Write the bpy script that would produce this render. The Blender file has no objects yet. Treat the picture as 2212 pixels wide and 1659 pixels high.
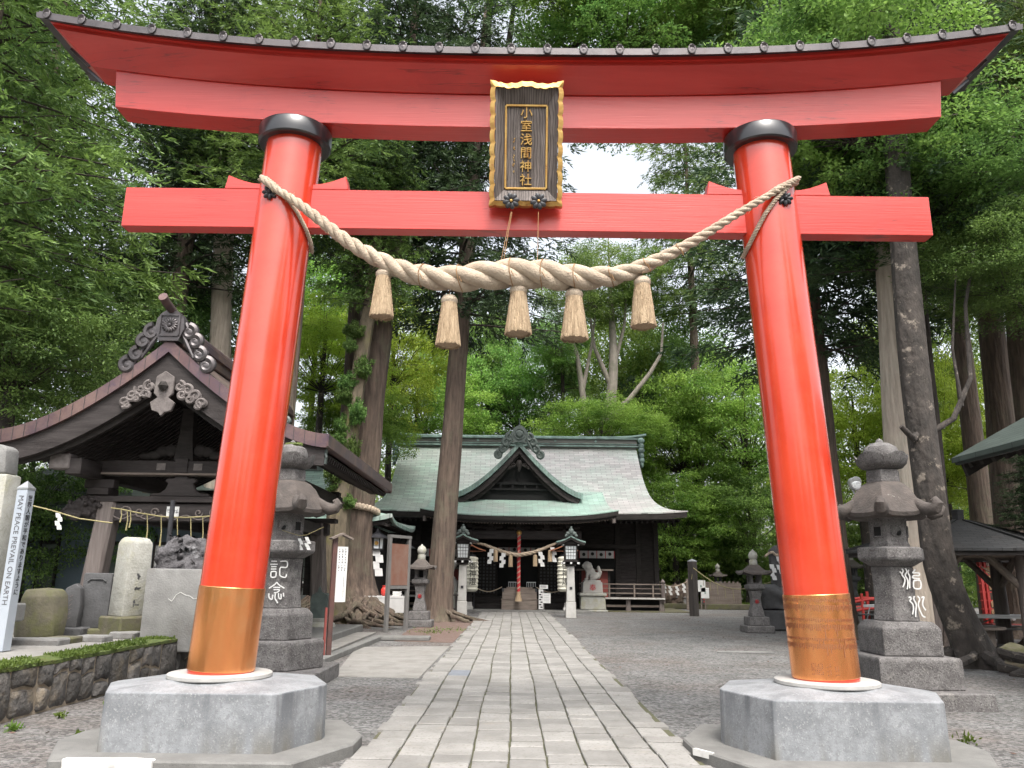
import bpy, bmesh, math, random
import numpy as np
from mathutils import Vector, Matrix, noise
R = math.radians
PI = math.pi
C = bpy.context.scene.collection
rng = np.random.default_rng(7)
random.seed(5)

# ------------------------------------------------------------------ camera, sky, sun, exposure
FPX, PITCH, ROLL, CAMH = 1700.0, R(13.78), R(0.7), 1.55      # focal length in pixels of a 2212-wide frame
cam = bpy.data.cameras.new('camera'); camo = bpy.data.objects.new('camera', cam); C.objects.link(camo)
cam.sensor_width = 36; cam.lens = 36 * FPX / 2212; cam.clip_end = 2000; cam.clip_start = .05
camo.matrix_world = Matrix.Translation((0, 0, CAMH)) @ Matrix.Rotation(PI/2 + PITCH, 4, 'X') @ Matrix.Rotation(ROLL, 4, 'Z')
bpy.context.scene.camera = camo
sc = bpy.context.scene
SUN_EL, SUN_AZ = R(60), R(12)          # the sun stands high, behind the camera and a little to its right
w = bpy.data.worlds.new('World'); sc.world = w; w.use_nodes = True
nt = w.node_tree; bg = nt.nodes['Background']
sky = nt.nodes.new('ShaderNodeTexSky'); sky.sky_type = 'NISHITA'; sky.sun_disc = False
sky.sun_elevation = SUN_EL; sky.sun_rotation = PI - SUN_AZ; sky.air_density = 1.2; sky.dust_density = 6.0; sky.ozone_density = 1.0
hs = nt.nodes.new('ShaderNodeHueSaturation'); hs.inputs['Saturation'].default_value = 0.30; hs.inputs['Value'].default_value = 1.15
nt.links.new(sky.outputs[0], hs.inputs['Color']); nt.links.new(hs.outputs[0], bg.inputs['Color'])
bg.inputs['Strength'].default_value = 0.15
sl = bpy.data.lights.new('sun', 'SUN'); so = bpy.data.objects.new('sun', sl); C.objects.link(so)
sl.energy = 1.15; sl.angle = R(16); sl.color = (1, .95, .87)
so.rotation_euler = (PI/2 - SUN_EL, 0, SUN_AZ)
sc.view_settings.view_transform = 'Standard'; sc.view_settings.look = 'None'
sc.view_settings.exposure = 1.3; sc.view_settings.gamma = 1.0
sc.cycles.max_bounces = 6; sc.cycles.diffuse_bounces = 4; sc.cycles.glossy_bounces = 3; sc.cycles.transmission_bounces = 4
sc.cycles.use_denoising = True; sc.cycles.use_adaptive_sampling = True; sc.cycles.adaptive_threshold = 0.02
sc.cycles.sample_clamp_indirect = 6

# ------------------------------------------------------------------ where a sight line meets a depth or a level
_m = camo.matrix_world.to_3x3()
def _ray(u, v): return _m @ Vector(((u - 1106) / FPX, (829.5 - v) / FPX, -1))
def at(u, v, Y):
    d = _ray(u, v); t = Y / d.y
    return Vector((d.x * t, Y, CAMH + d.z * t))
def gnd(u, v, z=0.0):
    d = _ray(u, v); t = (z - CAMH) / d.z
    return Vector((d.x * t, d.y * t, z))

# ------------------------------------------------------------------ objects
def tag(o, label=None, cat=None, group=None, kind=None):
    if label: o['label'] = label
    if cat: o['category'] = cat
    if group: o['group'] = group
    if kind: o['kind'] = kind
    return o
def thing(name, label, cat, loc=(0, 0, 0), rz=0, group=None):
    o = bpy.data.objects.new(name, None); C.objects.link(o); o.empty_display_size = .2
    o.location = loc; o.rotation_euler = (0, 0, rz)
    return tag(o, label, cat, group)
def copy_tree(o, parent=None):
    c = o.copy(); C.objects.link(c)
    if parent: c.parent = parent
    for ch in list(KIDS.get(o.as_pointer(), [])):
        k = copy_tree(ch, c)
        KIDS.setdefault(c.as_pointer(), []).append(k)
    return c
KIDS = {}
def clone(o, label, loc, rz=None, scale=None):
    c = copy_tree(o); c['label'] = label; c.location = loc
    if rz is not None: c.rotation_euler = (0, 0, rz)
    if scale is not None: c.scale = (scale,)*3 if not isinstance(scale, tuple) else scale
    return c
def link(name, me, mat, parent=None, label=None):
    o = bpy.data.objects.new(name, me); C.objects.link(o)
    if mat: me.materials.clear(); me.materials.append(mat)
    if parent:
        o.parent = parent; KIDS.setdefault(parent.as_pointer(), []).append(o)
    if label: o['label'] = label
    return o

class MB:
    """collects shapes; build() links them as ONE mesh object"""
    def __init__(s): s.v = []; s.f = []; s.uv = {}
    def add(s, vs, fs):
        n = len(s.v); s.v += [tuple(p) for p in vs]; s.f += [tuple(i + n for i in f) for f in fs]; return s
    def box(s, x0, x1, y0, y1, z0, z1):
        return s.add([(x0,y0,z0),(x1,y0,z0),(x1,y1,z0),(x0,y1,z0),(x0,y0,z1),(x1,y0,z1),(x1,y1,z1),(x0,y1,z1)],
                     [(3,2,1,0),(4,5,6,7),(0,1,5,4),(1,2,6,5),(2,3,7,6),(3,0,4,7)])
    def bar(s, a, b, wx, wz, up=(0, 0, 1)):
        a = Vector(a); b = Vector(b); d = (b - a).normalized(); u = Vector(up)
        if abs(d.dot(u)) > .99: u = Vector((0, 1, 0))
        x = d.cross(u).normalized(); z = x.cross(d)
        vs = []
        for p in (a, b):
            for sx, sz in ((-1,-1),(1,-1),(1,1),(-1,1)): vs.append(p + x*sx*wx/2 + z*sz*wz/2)
        return s.add(vs, [(0,1,2,3),(7,6,5,4),(0,4,5,1),(1,5,6,2),(2,6,7,3),(3,7,4,0)])
    def lathe(s, prof, n=24, c=(0, 0, 0), rot=0, sx=1, sy=1):
        vs = []; fs = []
        for r, z in prof:
            for k in range(n):
                a = rot + 2*PI*k/n; vs.append((c[0] + r*sx*math.cos(a), c[1] + r*sy*math.sin(a), c[2] + z))
        m = len(prof)
        for i in range(m - 1):
            for k in range(n):
                k2 = (k+1) % n; fs.append((i*n+k, i*n+k2, (i+1)*n+k2, (i+1)*n+k))
        fs.append(tuple(range(n-1, -1, -1))); fs.append(tuple((m-1)*n + k for k in range(n)))
        return s.add(vs, fs)
    def tube(s, pts, rad, n=8, caps=True):
        pts = [Vector(p) for p in pts]; vs = []; fs = []
        if not hasattr(rad, '__len__'): rad = [rad]*len(pts)
        x = None
        for i, p in enumerate(pts):
            d = (pts[min(i+1, len(pts)-1)] - pts[max(i-1, 0)])
            d = d.normalized() if d.length > 1e-9 else Vector((0, 0, 1))
            if x is None: x = d.cross(Vector((0, 0, 1)) if abs(d.z) < .95 else Vector((0, 1, 0))).normalized()
            else:
                x = x - d*x.dot(d); x = x.normalized() if x.length > 1e-6 else d.orthogonal().normalized()
            y = d.cross(x)
            for k in range(n):
                a = 2*PI*k/n; vs.append(p + (x*math.cos(a) + y*math.sin(a))*rad[i])
        for i in range(len(pts)-1):
            for k in range(n):
                k2 = (k+1) % n; fs.append((i*n+k, i*n+k2, (i+1)*n+k2, (i+1)*n+k))
        if caps:
            fs.append(tuple(range(n-1, -1, -1))); fs.append(tuple((len(pts)-1)*n + k for k in range(n)))
        return s.add(vs, fs)
    def prism(s, poly, d0, d1, axis='y'):
        """extrude a 2-D outline: axis y -> (x,z) outline, x -> (y,z), z -> (x,y)"""
        def P(a, b, d): return {'y': (a, d, b), 'x': (d, a, b), 'z': (a, b, d)}[axis]
        n = len(poly); vs = [P(a, b, d0) for a, b in poly] + [P(a, b, d1) for a, b in poly]
        fs = [tuple(range(n)), tuple(range(2*n-1, n-1, -1))] + [(i, i+n, (i+1) % n + n, (i+1) % n) for i in range(n)]
        return s.add(vs, fs)
    def grid(s, nu, nv, fn, closed=False):
        vs = [fn(i/(nu-1), j/(nv-1)) for j in range(nv) for i in range(nu)]
        fs = [(j*nu+i, j*nu+i+1, (j+1)*nu+i+1, (j+1)*nu+i) for j in range(nv-1) for i in range(nu-1)]
        return s.add(vs, fs)
    def slab(s, nu, nv, fn, thick, dirn=(0, 0, -1)):
        """a curved sheet with real thickness and closed rim"""
        d = Vector(dirn) * thick; top = [Vector(fn(i/(nu-1), j/(nv-1))) for j in range(nv) for i in range(nu)]
        N = len(top); vs = top + [p + d for p in top]; fs = []
        for j in range(nv-1):
            for i in range(nu-1):
                q = (j*nu+i, j*nu+i+1, (j+1)*nu+i+1, (j+1)*nu+i)
                fs.append(q); fs.append(tuple(N+k for k in reversed(q)))
        rim = [i for i in range(nu)] + [j*nu+nu-1 for j in range(1, nv)] + [(nv-1)*nu+i for i in range(nu-2, -1, -1)] + [j*nu for j in range(nv-2, 0, -1)]
        for a, b in zip(rim, rim[1:] + rim[:1]): fs.append((b, a, N+a, N+b))
        return s.add(vs, fs)
    def blob(s, c, r, seg=10, rot=None):
        """ellipsoid"""
        vs = []; fs = []; m = seg//2 + 1
        M = rot or Matrix.Identity(3)
        for i in range(1, m):
            t = PI*i/m
            for k in range(seg):
                a = 2*PI*k/seg; p = M @ Vector((r[0]*math.sin(t)*math.cos(a), r[1]*math.sin(t)*math.sin(a), r[2]*math.cos(t)))
                vs.append(Vector(c) + p)
        vs.append(Vector(c) + M @ Vector((0, 0, r[2]))); vs.append(Vector(c) - M @ Vector((0, 0, r[2])))
        T = len(vs) - 2
        for i in range(m-2):
            for k in range(seg):
                k2 = (k+1) % seg; fs.append((i*seg+k, (i+1)*seg+k, (i+1)*seg+k2, i*seg+k2))
        for k in range(seg):
            k2 = (k+1) % seg; fs.append((T, k, k2)); fs.append((T+1, (m-2)*seg+k2, (m-2)*seg+k))
        return s.add(vs, fs)
    def xform(s, M, start=0):
        for i in range(start, len(s.v)): s.v[i] = tuple(M @ Vector(s.v[i]))
        return s
    def mesh(s, name='m', bevel=0, seg=1, smooth=35, jit=0, jscale=1.0, sub=0, recalc=True):
        me = bpy.data.meshes.new(name); me.from_pydata(s.v, [], s.f)
        bm = bmesh.new(); bm.from_mesh(me)
        if recalc: bmesh.ops.recalc_face_normals(bm, faces=bm.faces)
        if bevel:
            es = [e for e in bm.edges if len(e.link_faces) == 2 and e.calc_face_angle(0) > R(25)]
            bmesh.ops.bevel(bm, geom=es, offset=bevel, segments=seg, affect='EDGES', profile=.5, clamp_overlap=True)
        if sub: bmesh.ops.subdivide_edges(bm, edges=bm.edges, cuts=sub, use_grid_fill=True)
        if jit:
            for v in bm.verts: v.co += noise.noise_vector(v.co*jscale)*jit + noise.noise_vector(v.co*jscale*3.1)*jit*.4
        bm.to_mesh(me); bm.free()
        if smooth:
            me.shade_smooth(); me.set_sharp_from_angle(angle=R(smooth))
        return me
    def build(s, name, mat, parent=None, label=None, **k):
        return link(name, s.mesh(name, **k), mat, parent, label)

def remesh(mb, voxel, amp=0, scale=4, smooth_iter=2):
    """fuse overlapping lumps into one continuous surface"""
    me = mb.mesh('tmp', smooth=0); o = bpy.data.objects.new('tmp', me); C.objects.link(o)
    m = o.modifiers.new('r', 'REMESH'); m.mode = 'VOXEL'; m.voxel_size = voxel
    s_ = o.modifiers.new('s', 'SMOOTH'); s_.iterations = smooth_iter; s_.factor = .5
    bpy.context.view_layer.update()
    out = bpy.data.meshes.new_from_object(o.evaluated_get(bpy.context.evaluated_depsgraph_get()))
    bpy.data.objects.remove(o); bpy.data.meshes.remove(me)
    if amp:
        for v in out.vertices:
            v.co += Vector(v.normal) * noise.fractal(v.co*scale, 1.0, 2.0, 3)*amp
    out.shade_smooth()
    return out
def text_mesh(body, size, extrude=.004, spacing=1.0, cx=True, bold=0):
    cu = bpy.data.curves.new('t', 'FONT'); cu.body = body; cu.size = size; cu.extrude = extrude; cu.resolution_u = 3; cu.offset = bold
    cu.align_x = 'CENTER' if cx else 'LEFT'; cu.align_y = 'CENTER'; cu.space_line = spacing
    o = bpy.data.objects.new('t', cu); C.objects.link(o); bpy.context.view_layer.update()
    me = bpy.data.meshes.new_from_object(o.evaluated_get(bpy.context.evaluated_depsgraph_get()))
    bpy.data.objects.remove(o); bpy.data.curves.remove(cu)
    return me
def put_text(name, body, size, mat, parent, loc, rot, extrude=.004, spacing=1.0, scale=(1, 1, 1), bold=0):
    """writing: upright text faces -y after rot=(90 deg,0,0)"""
    o = link(name, text_mesh(body, size, extrude, spacing, True, bold), mat, parent)
    o.location = loc; o.rotation_euler = rot; o.scale = scale
    return o
def column(chars): return '\n'.join(chars)
def spiral(c, r0, turns, start=0, n=28, sgn=1, y=0):
    return [(c[0] + r0*(1 - .85*i/n)*math.cos(start + sgn*turns*2*PI*i/n), y, c[1] + r0*(1 - .85*i/n)*math.sin(start + sgn*turns*2*PI*i/n)) for i in range(n+1)]
def unit(a): return a/np.maximum(np.linalg.norm(a, axis=1, keepdims=True), 1e-9)
def leaf_mesh(name, P, A, L, W, flat=None, fold=.0):
    """n rhombic leaves: base P, axis A (unit), length L, width W; flat = preferred leaf normal"""
    n = len(P); rnd = rng.normal(size=(n, 3))
    if flat is not None: rnd = np.cross(A, flat + .45*rng.normal(size=(n, 3)))
    S = unit(np.cross(A, rnd)) if flat is None else unit(rnd)
    L = np.asarray(L).reshape(-1, 1)*np.ones((n, 1)); W = np.asarray(W).reshape(-1, 1)*np.ones((n, 1))
    V = np.empty((n, 4, 3), np.float32)
    V[:, 0] = P; V[:, 1] = P + A*L*.45 + S*W/2; V[:, 2] = P + A*L; V[:, 3] = P + A*L*.45 - S*W/2
    me = bpy.data.meshes.new(name); me.vertices.add(4*n); me.vertices.foreach_set('co', V.ravel())
    me.loops.add(4*n); me.loops.foreach_set('vertex_index', np.arange(4*n, dtype=np.int32))
    me.polygons.add(n); me.polygons.foreach_set('loop_start', np.arange(0, 4*n, 4, dtype=np.int32)); me.polygons.foreach_set('loop_total', np.full(n, 4, np.int32))
    me.update(calc_edges=True); me.validate()
    return me

def worn_marks(name, n, size, pitch, mat_, parent, loc, rotz, seed, t=.012):
    """carved characters too worn to read: short strokes in character-sized cells, facing -y before rotz"""
    r = random.Random(seed); m = MB()
    for k in range(n):
        z = -k*pitch
        for _ in range(5):
            a = Vector((r.uniform(-.4, .1)*size, 0, z + r.uniform(-.4, .4)*size))
            d = Vector((r.uniform(.3, .7)*size, 0, r.uniform(-.08, .08)*size)) if r.random() < .5 else Vector((r.uniform(-.15, .15)*size, 0, r.uniform(.3, .6)*size))
            b = a + d; b.x = max(-.5*size, min(.5*size, b.x)); b.z = max(z - .5*size, min(z + .5*size, b.z)); m.bar(a, b, t, t*.6, (0, 1, 0))
    o = m.build(name, mat_, parent); o.location = loc; o.rotation_euler = (0, 0, rotz); return o
# ------------------------------------------------------------------ materials
def mat(name, col, rough=.6, col2=None, nscale=3.0, detail=6, contrast=(.35, .65), metal=0, spec=.5, bump=0, bscale=20, stretch=(1, 1, 1),
        stain=None, sscale=1.2, srange=(.5, .7), coat=0, bdist=.02, rvar=0, bstretch=None):
    m = bpy.data.materials.new(name); m.use_nodes = True; t = m.node_tree; N = t.nodes; L = t.links
    b = N['Principled BSDF']; b.inputs['Roughness'].default_value = rough; b.inputs['Metallic'].default_value = metal
    b.inputs['Specular IOR Level'].default_value = spec; b.inputs['Coat Weight'].default_value = coat
    b.inputs['Coat Roughness'].default_value = .12
    b.inputs['Base Color'].default_value = (*col, 1)
    tc = N.new('ShaderNodeTexCoord'); mp = N.new('ShaderNodeMapping'); mp.inputs['Scale'].default_value = stretch
    L.new(tc.outputs['Object'], mp.inputs['Vector'])
    out = None
    if col2:
        n = N.new('ShaderNodeTexNoise'); n.inputs['Scale'].default_value = nscale; n.inputs['Detail'].default_value = detail
        n.inputs['Roughness'].default_value = .65
        L.new(mp.outputs[0], n.inputs['Vector'])
        r = N.new('ShaderNodeMapRange'); r.inputs['From Min'].default_value, r.inputs['From Max'].default_value = contrast
        L.new(n.outputs['Fac'], r.inputs['Value'])
        x = N.new('ShaderNodeMix'); x.data_type = 'RGBA'; x.inputs['A'].default_value = (*col, 1); x.inputs['B'].default_value = (*col2, 1)
        L.new(r.outputs[0], x.inputs['Factor']); out = x.outputs['Result']
        if rvar:
            q = N.new('ShaderNodeMapRange'); q.inputs['To Min'].default_value = rough - rvar; q.inputs['To Max'].default_value = rough + rvar
            L.new(n.outputs['Fac'], q.inputs['Value']); L.new(q.outputs[0], b.inputs['Roughness'])
    if stain:
        n = N.new('ShaderNodeTexNoise'); n.inputs['Scale'].default_value = sscale; n.inputs['Detail'].default_value = 8
        n.inputs['Roughness'].default_value = .7
        L.new(tc.outputs['Object'], n.inputs['Vector'])
        r = N.new('ShaderNodeMapRange'); r.inputs['From Min'].default_value, r.inputs['From Max'].default_value = srange
        L.new(n.outputs['Fac'], r.inputs['Value'])
        x = N.new('ShaderNodeMix'); x.data_type = 'RGBA'; x.inputs['A'].default_value = (*col, 1); x.inputs['B'].default_value = (*stain, 1)
        if out: L.new(out, x.inputs['A'])
        L.new(r.outputs[0], x.inputs['Factor']); out = x.outputs['Result']
    if out: L.new(out, b.inputs['Base Color'])
    if bump:
        n = N.new('ShaderNodeTexNoise'); n.inputs['Scale'].default_value = bscale; n.inputs['Detail'].default_value = 5
        mp2 = N.new('ShaderNodeMapping'); mp2.inputs['Scale'].default_value = bstretch or stretch; L.new(tc.outputs['Object'], mp2.inputs['Vector'])
        L.new(mp2.outputs[0], n.inputs['Vector'])
        u = N.new('ShaderNodeBump'); u.inputs['Strength'].default_value = bump; u.inputs['Distance'].default_value = bdist
        L.new(n.outputs['Fac'], u.inputs['Height']); L.new(u.outputs[0], b.inputs['Normal'])
    m['out'] = 1
    return m
def base_socket(m):
    b = m.node_tree.nodes['Principled BSDF']; l = b.inputs['Base Color'].links
    return l[0].from_socket if l else None
def overlay(m, fac_socket, col):
    """mix a colour over the material's base where fac is 1"""
    t = m.node_tree; b = t.nodes['Principled BSDF']; x = t.nodes.new('ShaderNodeMix'); x.data_type = 'RGBA'
    s = base_socket(m)
    if s: t.links.new(s, x.inputs['A'])
    else: x.inputs['A'].default_value = b.inputs['Base Color'].default_value
    x.inputs['B'].default_value = (*col, 1); t.links.new(fac_socket, x.inputs['Factor']); t.links.new(x.outputs['Result'], b.inputs['Base Color'])
def shingle(name, col, col2, col3, bw, bh, rough=.55, metal=0, mortar=(.02, .025, .022), msize=.012, bump=.5):
    """sheet-metal shingle rows laid along the mesh's UV metres"""
    m = mat(name, col, rough, col2, nscale=.9, contrast=(.35, .65), metal=metal, stain=col3, sscale=.45, srange=(.45, .68))
    t = m.node_tree; N = t.nodes; L = t.links; b = N['Principled BSDF']
    uv = N.new('ShaderNodeUVMap'); br = N.new('ShaderNodeTexBrick'); L.new(uv.outputs[0], br.inputs['Vector'])
    br.inputs['Scale'].default_value = 1; br.inputs['Brick Width'].default_value = bw; br.inputs['Row Height'].default_value = bh
    br.inputs['Mortar Size'].default_value = msize; br.inputs['Mortar Smooth'].default_value = .3
    br.inputs['Color1'].default_value = (.78, .78, .78, 1); br.inputs['Color2'].default_value = (1.12, 1.12, 1.12, 1); br.inputs['Mortar'].default_value = (.45, .45, .45, 1)
    x = N.new('ShaderNodeMix'); x.data_type = 'RGBA'; x.blend_type = 'MULTIPLY'; x.inputs['Factor'].default_value = 1
    L.new(base_socket(m), x.inputs['A']); L.new(br.outputs['Color'], x.inputs['B']); L.new(x.outputs['Result'], b.inputs['Base Color'])
    u = N.new('ShaderNodeBump'); u.inputs['Strength'].default_value = bump; u.inputs['Distance'].default_value = .02; u.invert = True
    L.new(br.outputs['Fac'], u.inputs['Height']); L.new(u.outputs[0], b.inputs['Normal'])
    return m
def leafmat(name, c1, c2, trans=.35, c3=None):
    m = bpy.data.materials.new(name); m.use_nodes = True; t = m.node_tree; N = t.nodes; L = t.links
    b = N['Principled BSDF']; b.inputs['Roughness'].default_value = .55; b.inputs['Specular IOR Level'].default_value = .3
    g = N.new('ShaderNodeNewGeometry'); tc = N.new('ShaderNodeTexCoord')
    n = N.new('ShaderNodeTexNoise'); n.inputs['Scale'].default_value = .45; n.inputs['Detail'].default_value = 3
    L.new(tc.outputs['Object'], n.inputs['Vector'])
    a = N.new('ShaderNodeMath'); a.operation = 'MULTIPLY_ADD'; a.inputs[1].default_value = .55
    L.new(g.outputs['Random Per Island'], a.inputs[0])
    s = N.new('ShaderNodeMapRange'); s.inputs['From Min'].default_value = .35; s.inputs['From Max'].default_value = .65; s.inputs['To Max'].default_value = .6; s.inputs['To Min'].default_value = -.1
    L.new(n.outputs['Fac'], s.inputs['Value']); L.new(s.outputs[0], a.inputs[2])
    x = N.new('ShaderNodeMix'); x.data_type = 'RGBA'; x.inputs['A'].default_value = (*c1, 1); x.inputs['B'].default_value = (*c2, 1)
    x.clamp_factor = True; L.new(a.outputs[0], x.inputs['Factor'])
    oi = N.new('ShaderNodeObjectInfo'); hv = N.new('ShaderNodeHueSaturation')
    h = N.new('ShaderNodeMapRange'); h.inputs['To Min'].default_value = .485; h.inputs['To Max'].default_value = .515; L.new(oi.outputs['Random'], h.inputs['Value']); L.new(h.outputs[0], hv.inputs['Hue'])
    vv = N.new('ShaderNodeMapRange'); vv.inputs['To Min'].default_value = .75; vv.inputs['To Max'].default_value = 1.25; L.new(oi.outputs['Random'], vv.inputs['Value']); L.new(vv.outputs[0], hv.inputs['Value'])
    L.new(x.outputs['Result'], hv.inputs['Color']); L.new(hv.outputs[0], b.inputs['Base Color'])
    tr = N.new('ShaderNodeBsdfTranslucent'); L.new(hv.outputs[0], tr.inputs['Color'])
    ms = N.new('ShaderNodeMixShader'); ms.inputs[0].default_value = trans
    L.new(b.outputs[0], ms.inputs[1]); L.new(tr.outputs[0], ms.inputs[2])
    L.new(ms.outputs[0], N['Material Output'].inputs['Surface'])
    return m
M = {}
M['red'] = mat('red_lacquer', (.52, .036, .014), .22, (.60, .052, .022), nscale=2.2, spec=.5, coat=.8, bump=.03, bscale=4)
M['redbeam'] = mat('red_painted_timber', (.44, .026, .018), .34, (.53, .045, .034), nscale=1.6, stretch=(.25, 1.5, 3.5), stain=(.40, .025, .022), sscale=1.1, srange=(.55, .75), bump=.12, bscale=9, coat=.15, bstretch=(.2, 3, 9))
def _cracks(m, col=(.16, .012, .010)):
    t = m.node_tree; N = t.nodes; L = t.links; tc = N.new('ShaderNodeTexCoord'); mp = N.new('ShaderNodeMapping'); mp.inputs['Scale'].default_value = (.35, 1, 9); L.new(tc.outputs['Object'], mp.inputs['Vector'])
    n = N.new('ShaderNodeTexNoise'); n.inputs['Scale'].default_value = 1.5; n.inputs['Detail'].default_value = 4; L.new(mp.outputs[0], n.inputs['Vector'])
    a = N.new('ShaderNodeMath'); a.operation = 'SUBTRACT'; a.inputs[1].default_value = .5; L.new(n.outputs['Fac'], a.inputs[0]); b = N.new('ShaderNodeMath'); b.operation = 'ABSOLUTE'; L.new(a.outputs[0], b.inputs[0])
    r = N.new('ShaderNodeMapRange'); r.inputs['From Min'].default_value = .010; r.inputs['From Max'].default_value = .002; L.new(b.outputs[0], r.inputs['Value'])
    k = N.new('ShaderNodeTexNoise'); k.inputs['Scale'].default_value = 1.1; L.new(tc.outputs['Object'], k.inputs['Vector']); q = N.new('ShaderNodeMapRange'); q.inputs['From Min'].default_value = .52; q.inputs['From Max'].default_value = .62; q.inputs['To Max'].default_value = .7; L.new(k.outputs['Fac'], q.inputs['Value'])
    mu = N.new('ShaderNodeMath'); mu.operation = 'MULTIPLY'; L.new(r.outputs[0], mu.inputs[0]); L.new(q.outputs[0], mu.inputs[1]); overlay(m, mu.outputs[0], col)
_cracks(M['redbeam'])
M['black'] = mat('black_lacquer', (.012, .012, .014), .28, (.02, .02, .022), coat=.3)
M['blackmetal'] = mat('black_cast_metal', (.015, .015, .018), .45, (.035, .035, .04), nscale=9)
M['bronze'] = mat('weathered_bronze_sheet', (.055, .05, .053), .42, (.105, .095, .097), nscale=4, metal=.55, stain=(.05, .04, .04), sscale=2, bump=.1, bscale=10)
M['gold'] = mat('gold_leaf', (.55, .36, .12), .42, (.42, .22, .06), nscale=7, metal=.6, stain=(.25, .10, .04), sscale=6, srange=(.58, .72), bump=.2, bscale=25)
M['plaquewood'] = mat('weathered_plaque_wood', (.058, .044, .038), .7, (.17, .142, .13), nscale=3.5, detail=3, contrast=(.3, .7), stretch=(5, 1, .7), bump=.5, bscale=9)
def _rings(m):
    t = m.node_tree; N = t.nodes; L = t.links
    tc = N.new('ShaderNodeTexCoord'); mp = N.new('ShaderNodeMapping'); mp.inputs['Scale'].default_value = (3.2, 1, .8); L.new(tc.outputs['Object'], mp.inputs['Vector'])
    wv = N.new('ShaderNodeTexWave'); wv.wave_type = 'BANDS'; wv.bands_direction = 'X'; wv.inputs['Scale'].default_value = 3.6; wv.inputs['Distortion'].default_value = 9
    wv.inputs['Detail'].default_value = 1.2; wv.inputs['Detail Scale'].default_value = .8; L.new(mp.outputs[0], wv.inputs['Vector'])
    r = N.new('ShaderNodeMapRange'); r.inputs['From Min'].default_value = .35; r.inputs['From Max'].default_value = .0; r.inputs['To Max'].default_value = .8; L.new(wv.outputs['Fac'], r.inputs['Value'])
    overlay(m, r.outputs[0], (.022, .015, .013))
_rings(M['plaquewood'])
M['copper'] = mat('brushed_copper', (1.0, .43, .17), .23, (.86, .31, .11), nscale=3, metal=.92, stretch=(1, 1, .25), stain=(.88, .50, .25), sscale=2.5, srange=(.5, .8), bump=.05, bscale=40, rvar=.07)
M['etch'] = mat('etched_lettering', (.22, .085, .035), .6)
M['rope'] = mat('rice_straw_rope', (.46, .375, .285), .85, (.33, .26, .195), nscale=7, bump=.6, bscale=55)
M['straw'] = mat('straw_tassel', (.50, .375, .245), .85, (.35, .25, .155), nscale=5, stretch=(9, 9, .4), bump=.9, bscale=16, bdist=.03)
M['twine'] = mat('straw_twine', (.32, .28, .14), .85, (.22, .19, .09), nscale=8)
M['brownrope'] = mat('brown_cord', (.30, .17, .07), .8, (.2, .11, .05), nscale=10)
M['granite'] = mat('weathered_granite', (.245, .255, .268), .75, (.155, .162, .172), nscale=3.2, contrast=(.38, .62), stain=(.15, .158, .17), sscale=1.6, srange=(.54, .78), bump=.15, bscale=60)
def _speck(m, scale=150, col=(.08, .08, .085), lo=.62, hi=.72):
    t = m.node_tree; N = t.nodes; L = t.links; tc = N.new('ShaderNodeTexCoord'); n = N.new('ShaderNodeTexNoise'); n.inputs['Scale'].default_value = scale; n.inputs['Detail'].default_value = 1
    L.new(tc.outputs['Object'], n.inputs['Vector']); r = N.new('ShaderNodeMapRange'); r.inputs['From Min'].default_value = lo; r.inputs['From Max'].default_value = hi; r.inputs['To Max'].default_value = .7
    L.new(n.outputs['Fac'], r.inputs['Value']); overlay(m, r.outputs[0], col)
def _streaks(m, z0, z1, col, scale=7):
    """dark upright streaks, strongest at one end of a height range"""
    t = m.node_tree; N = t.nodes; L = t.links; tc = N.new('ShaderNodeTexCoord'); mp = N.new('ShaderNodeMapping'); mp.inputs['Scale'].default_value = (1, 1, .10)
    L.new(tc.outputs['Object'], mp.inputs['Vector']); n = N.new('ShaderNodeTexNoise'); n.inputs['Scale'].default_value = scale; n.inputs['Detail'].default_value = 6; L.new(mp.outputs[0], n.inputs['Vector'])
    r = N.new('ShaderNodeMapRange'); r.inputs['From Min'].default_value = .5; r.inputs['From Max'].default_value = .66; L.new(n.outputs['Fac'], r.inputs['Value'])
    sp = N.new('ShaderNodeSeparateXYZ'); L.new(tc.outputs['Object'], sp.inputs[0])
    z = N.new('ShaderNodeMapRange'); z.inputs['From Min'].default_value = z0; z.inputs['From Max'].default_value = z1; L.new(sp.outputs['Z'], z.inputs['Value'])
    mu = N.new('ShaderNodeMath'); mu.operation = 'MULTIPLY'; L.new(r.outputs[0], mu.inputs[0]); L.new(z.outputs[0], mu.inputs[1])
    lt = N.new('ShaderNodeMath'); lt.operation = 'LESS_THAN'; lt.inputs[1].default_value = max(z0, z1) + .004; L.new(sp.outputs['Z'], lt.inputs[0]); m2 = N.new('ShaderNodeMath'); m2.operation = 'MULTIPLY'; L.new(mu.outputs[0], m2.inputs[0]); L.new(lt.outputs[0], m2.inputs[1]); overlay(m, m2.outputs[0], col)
_speck(M['granite']); _speck(M['granite'], 26, (.16, .165, .175), .56, .70); _speck(M['granite'], 60, (.30, .305, .31), .60, .72)
_streaks(M['granite'], .15, .56, (.10, .105, .115)); _streaks(M['granite'], .34, .07, (.13, .12, .10), 3.5)  # run-off from the top edge, then streaks darker towards the foot
M['slabstone'] = mat('plinth_stone', (.175, .172, .163), .85, (.125, .122, .116), nscale=4, stain=(.15, .15, .14), sscale=2, srange=(.6, .75), bump=.25, bscale=70); _speck(M['slabstone'], 170)
M['mortar'] = mat('pale_mortar', (.37, .36, .345), .85, (.29, .285, .275), nscale=6, bump=.2, bscale=40)
M['whitepaint'] = mat('flaking_white_paint', (.60, .59, .57), .7, (.36, .355, .34), nscale=8, contrast=(.5, .7))
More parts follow.
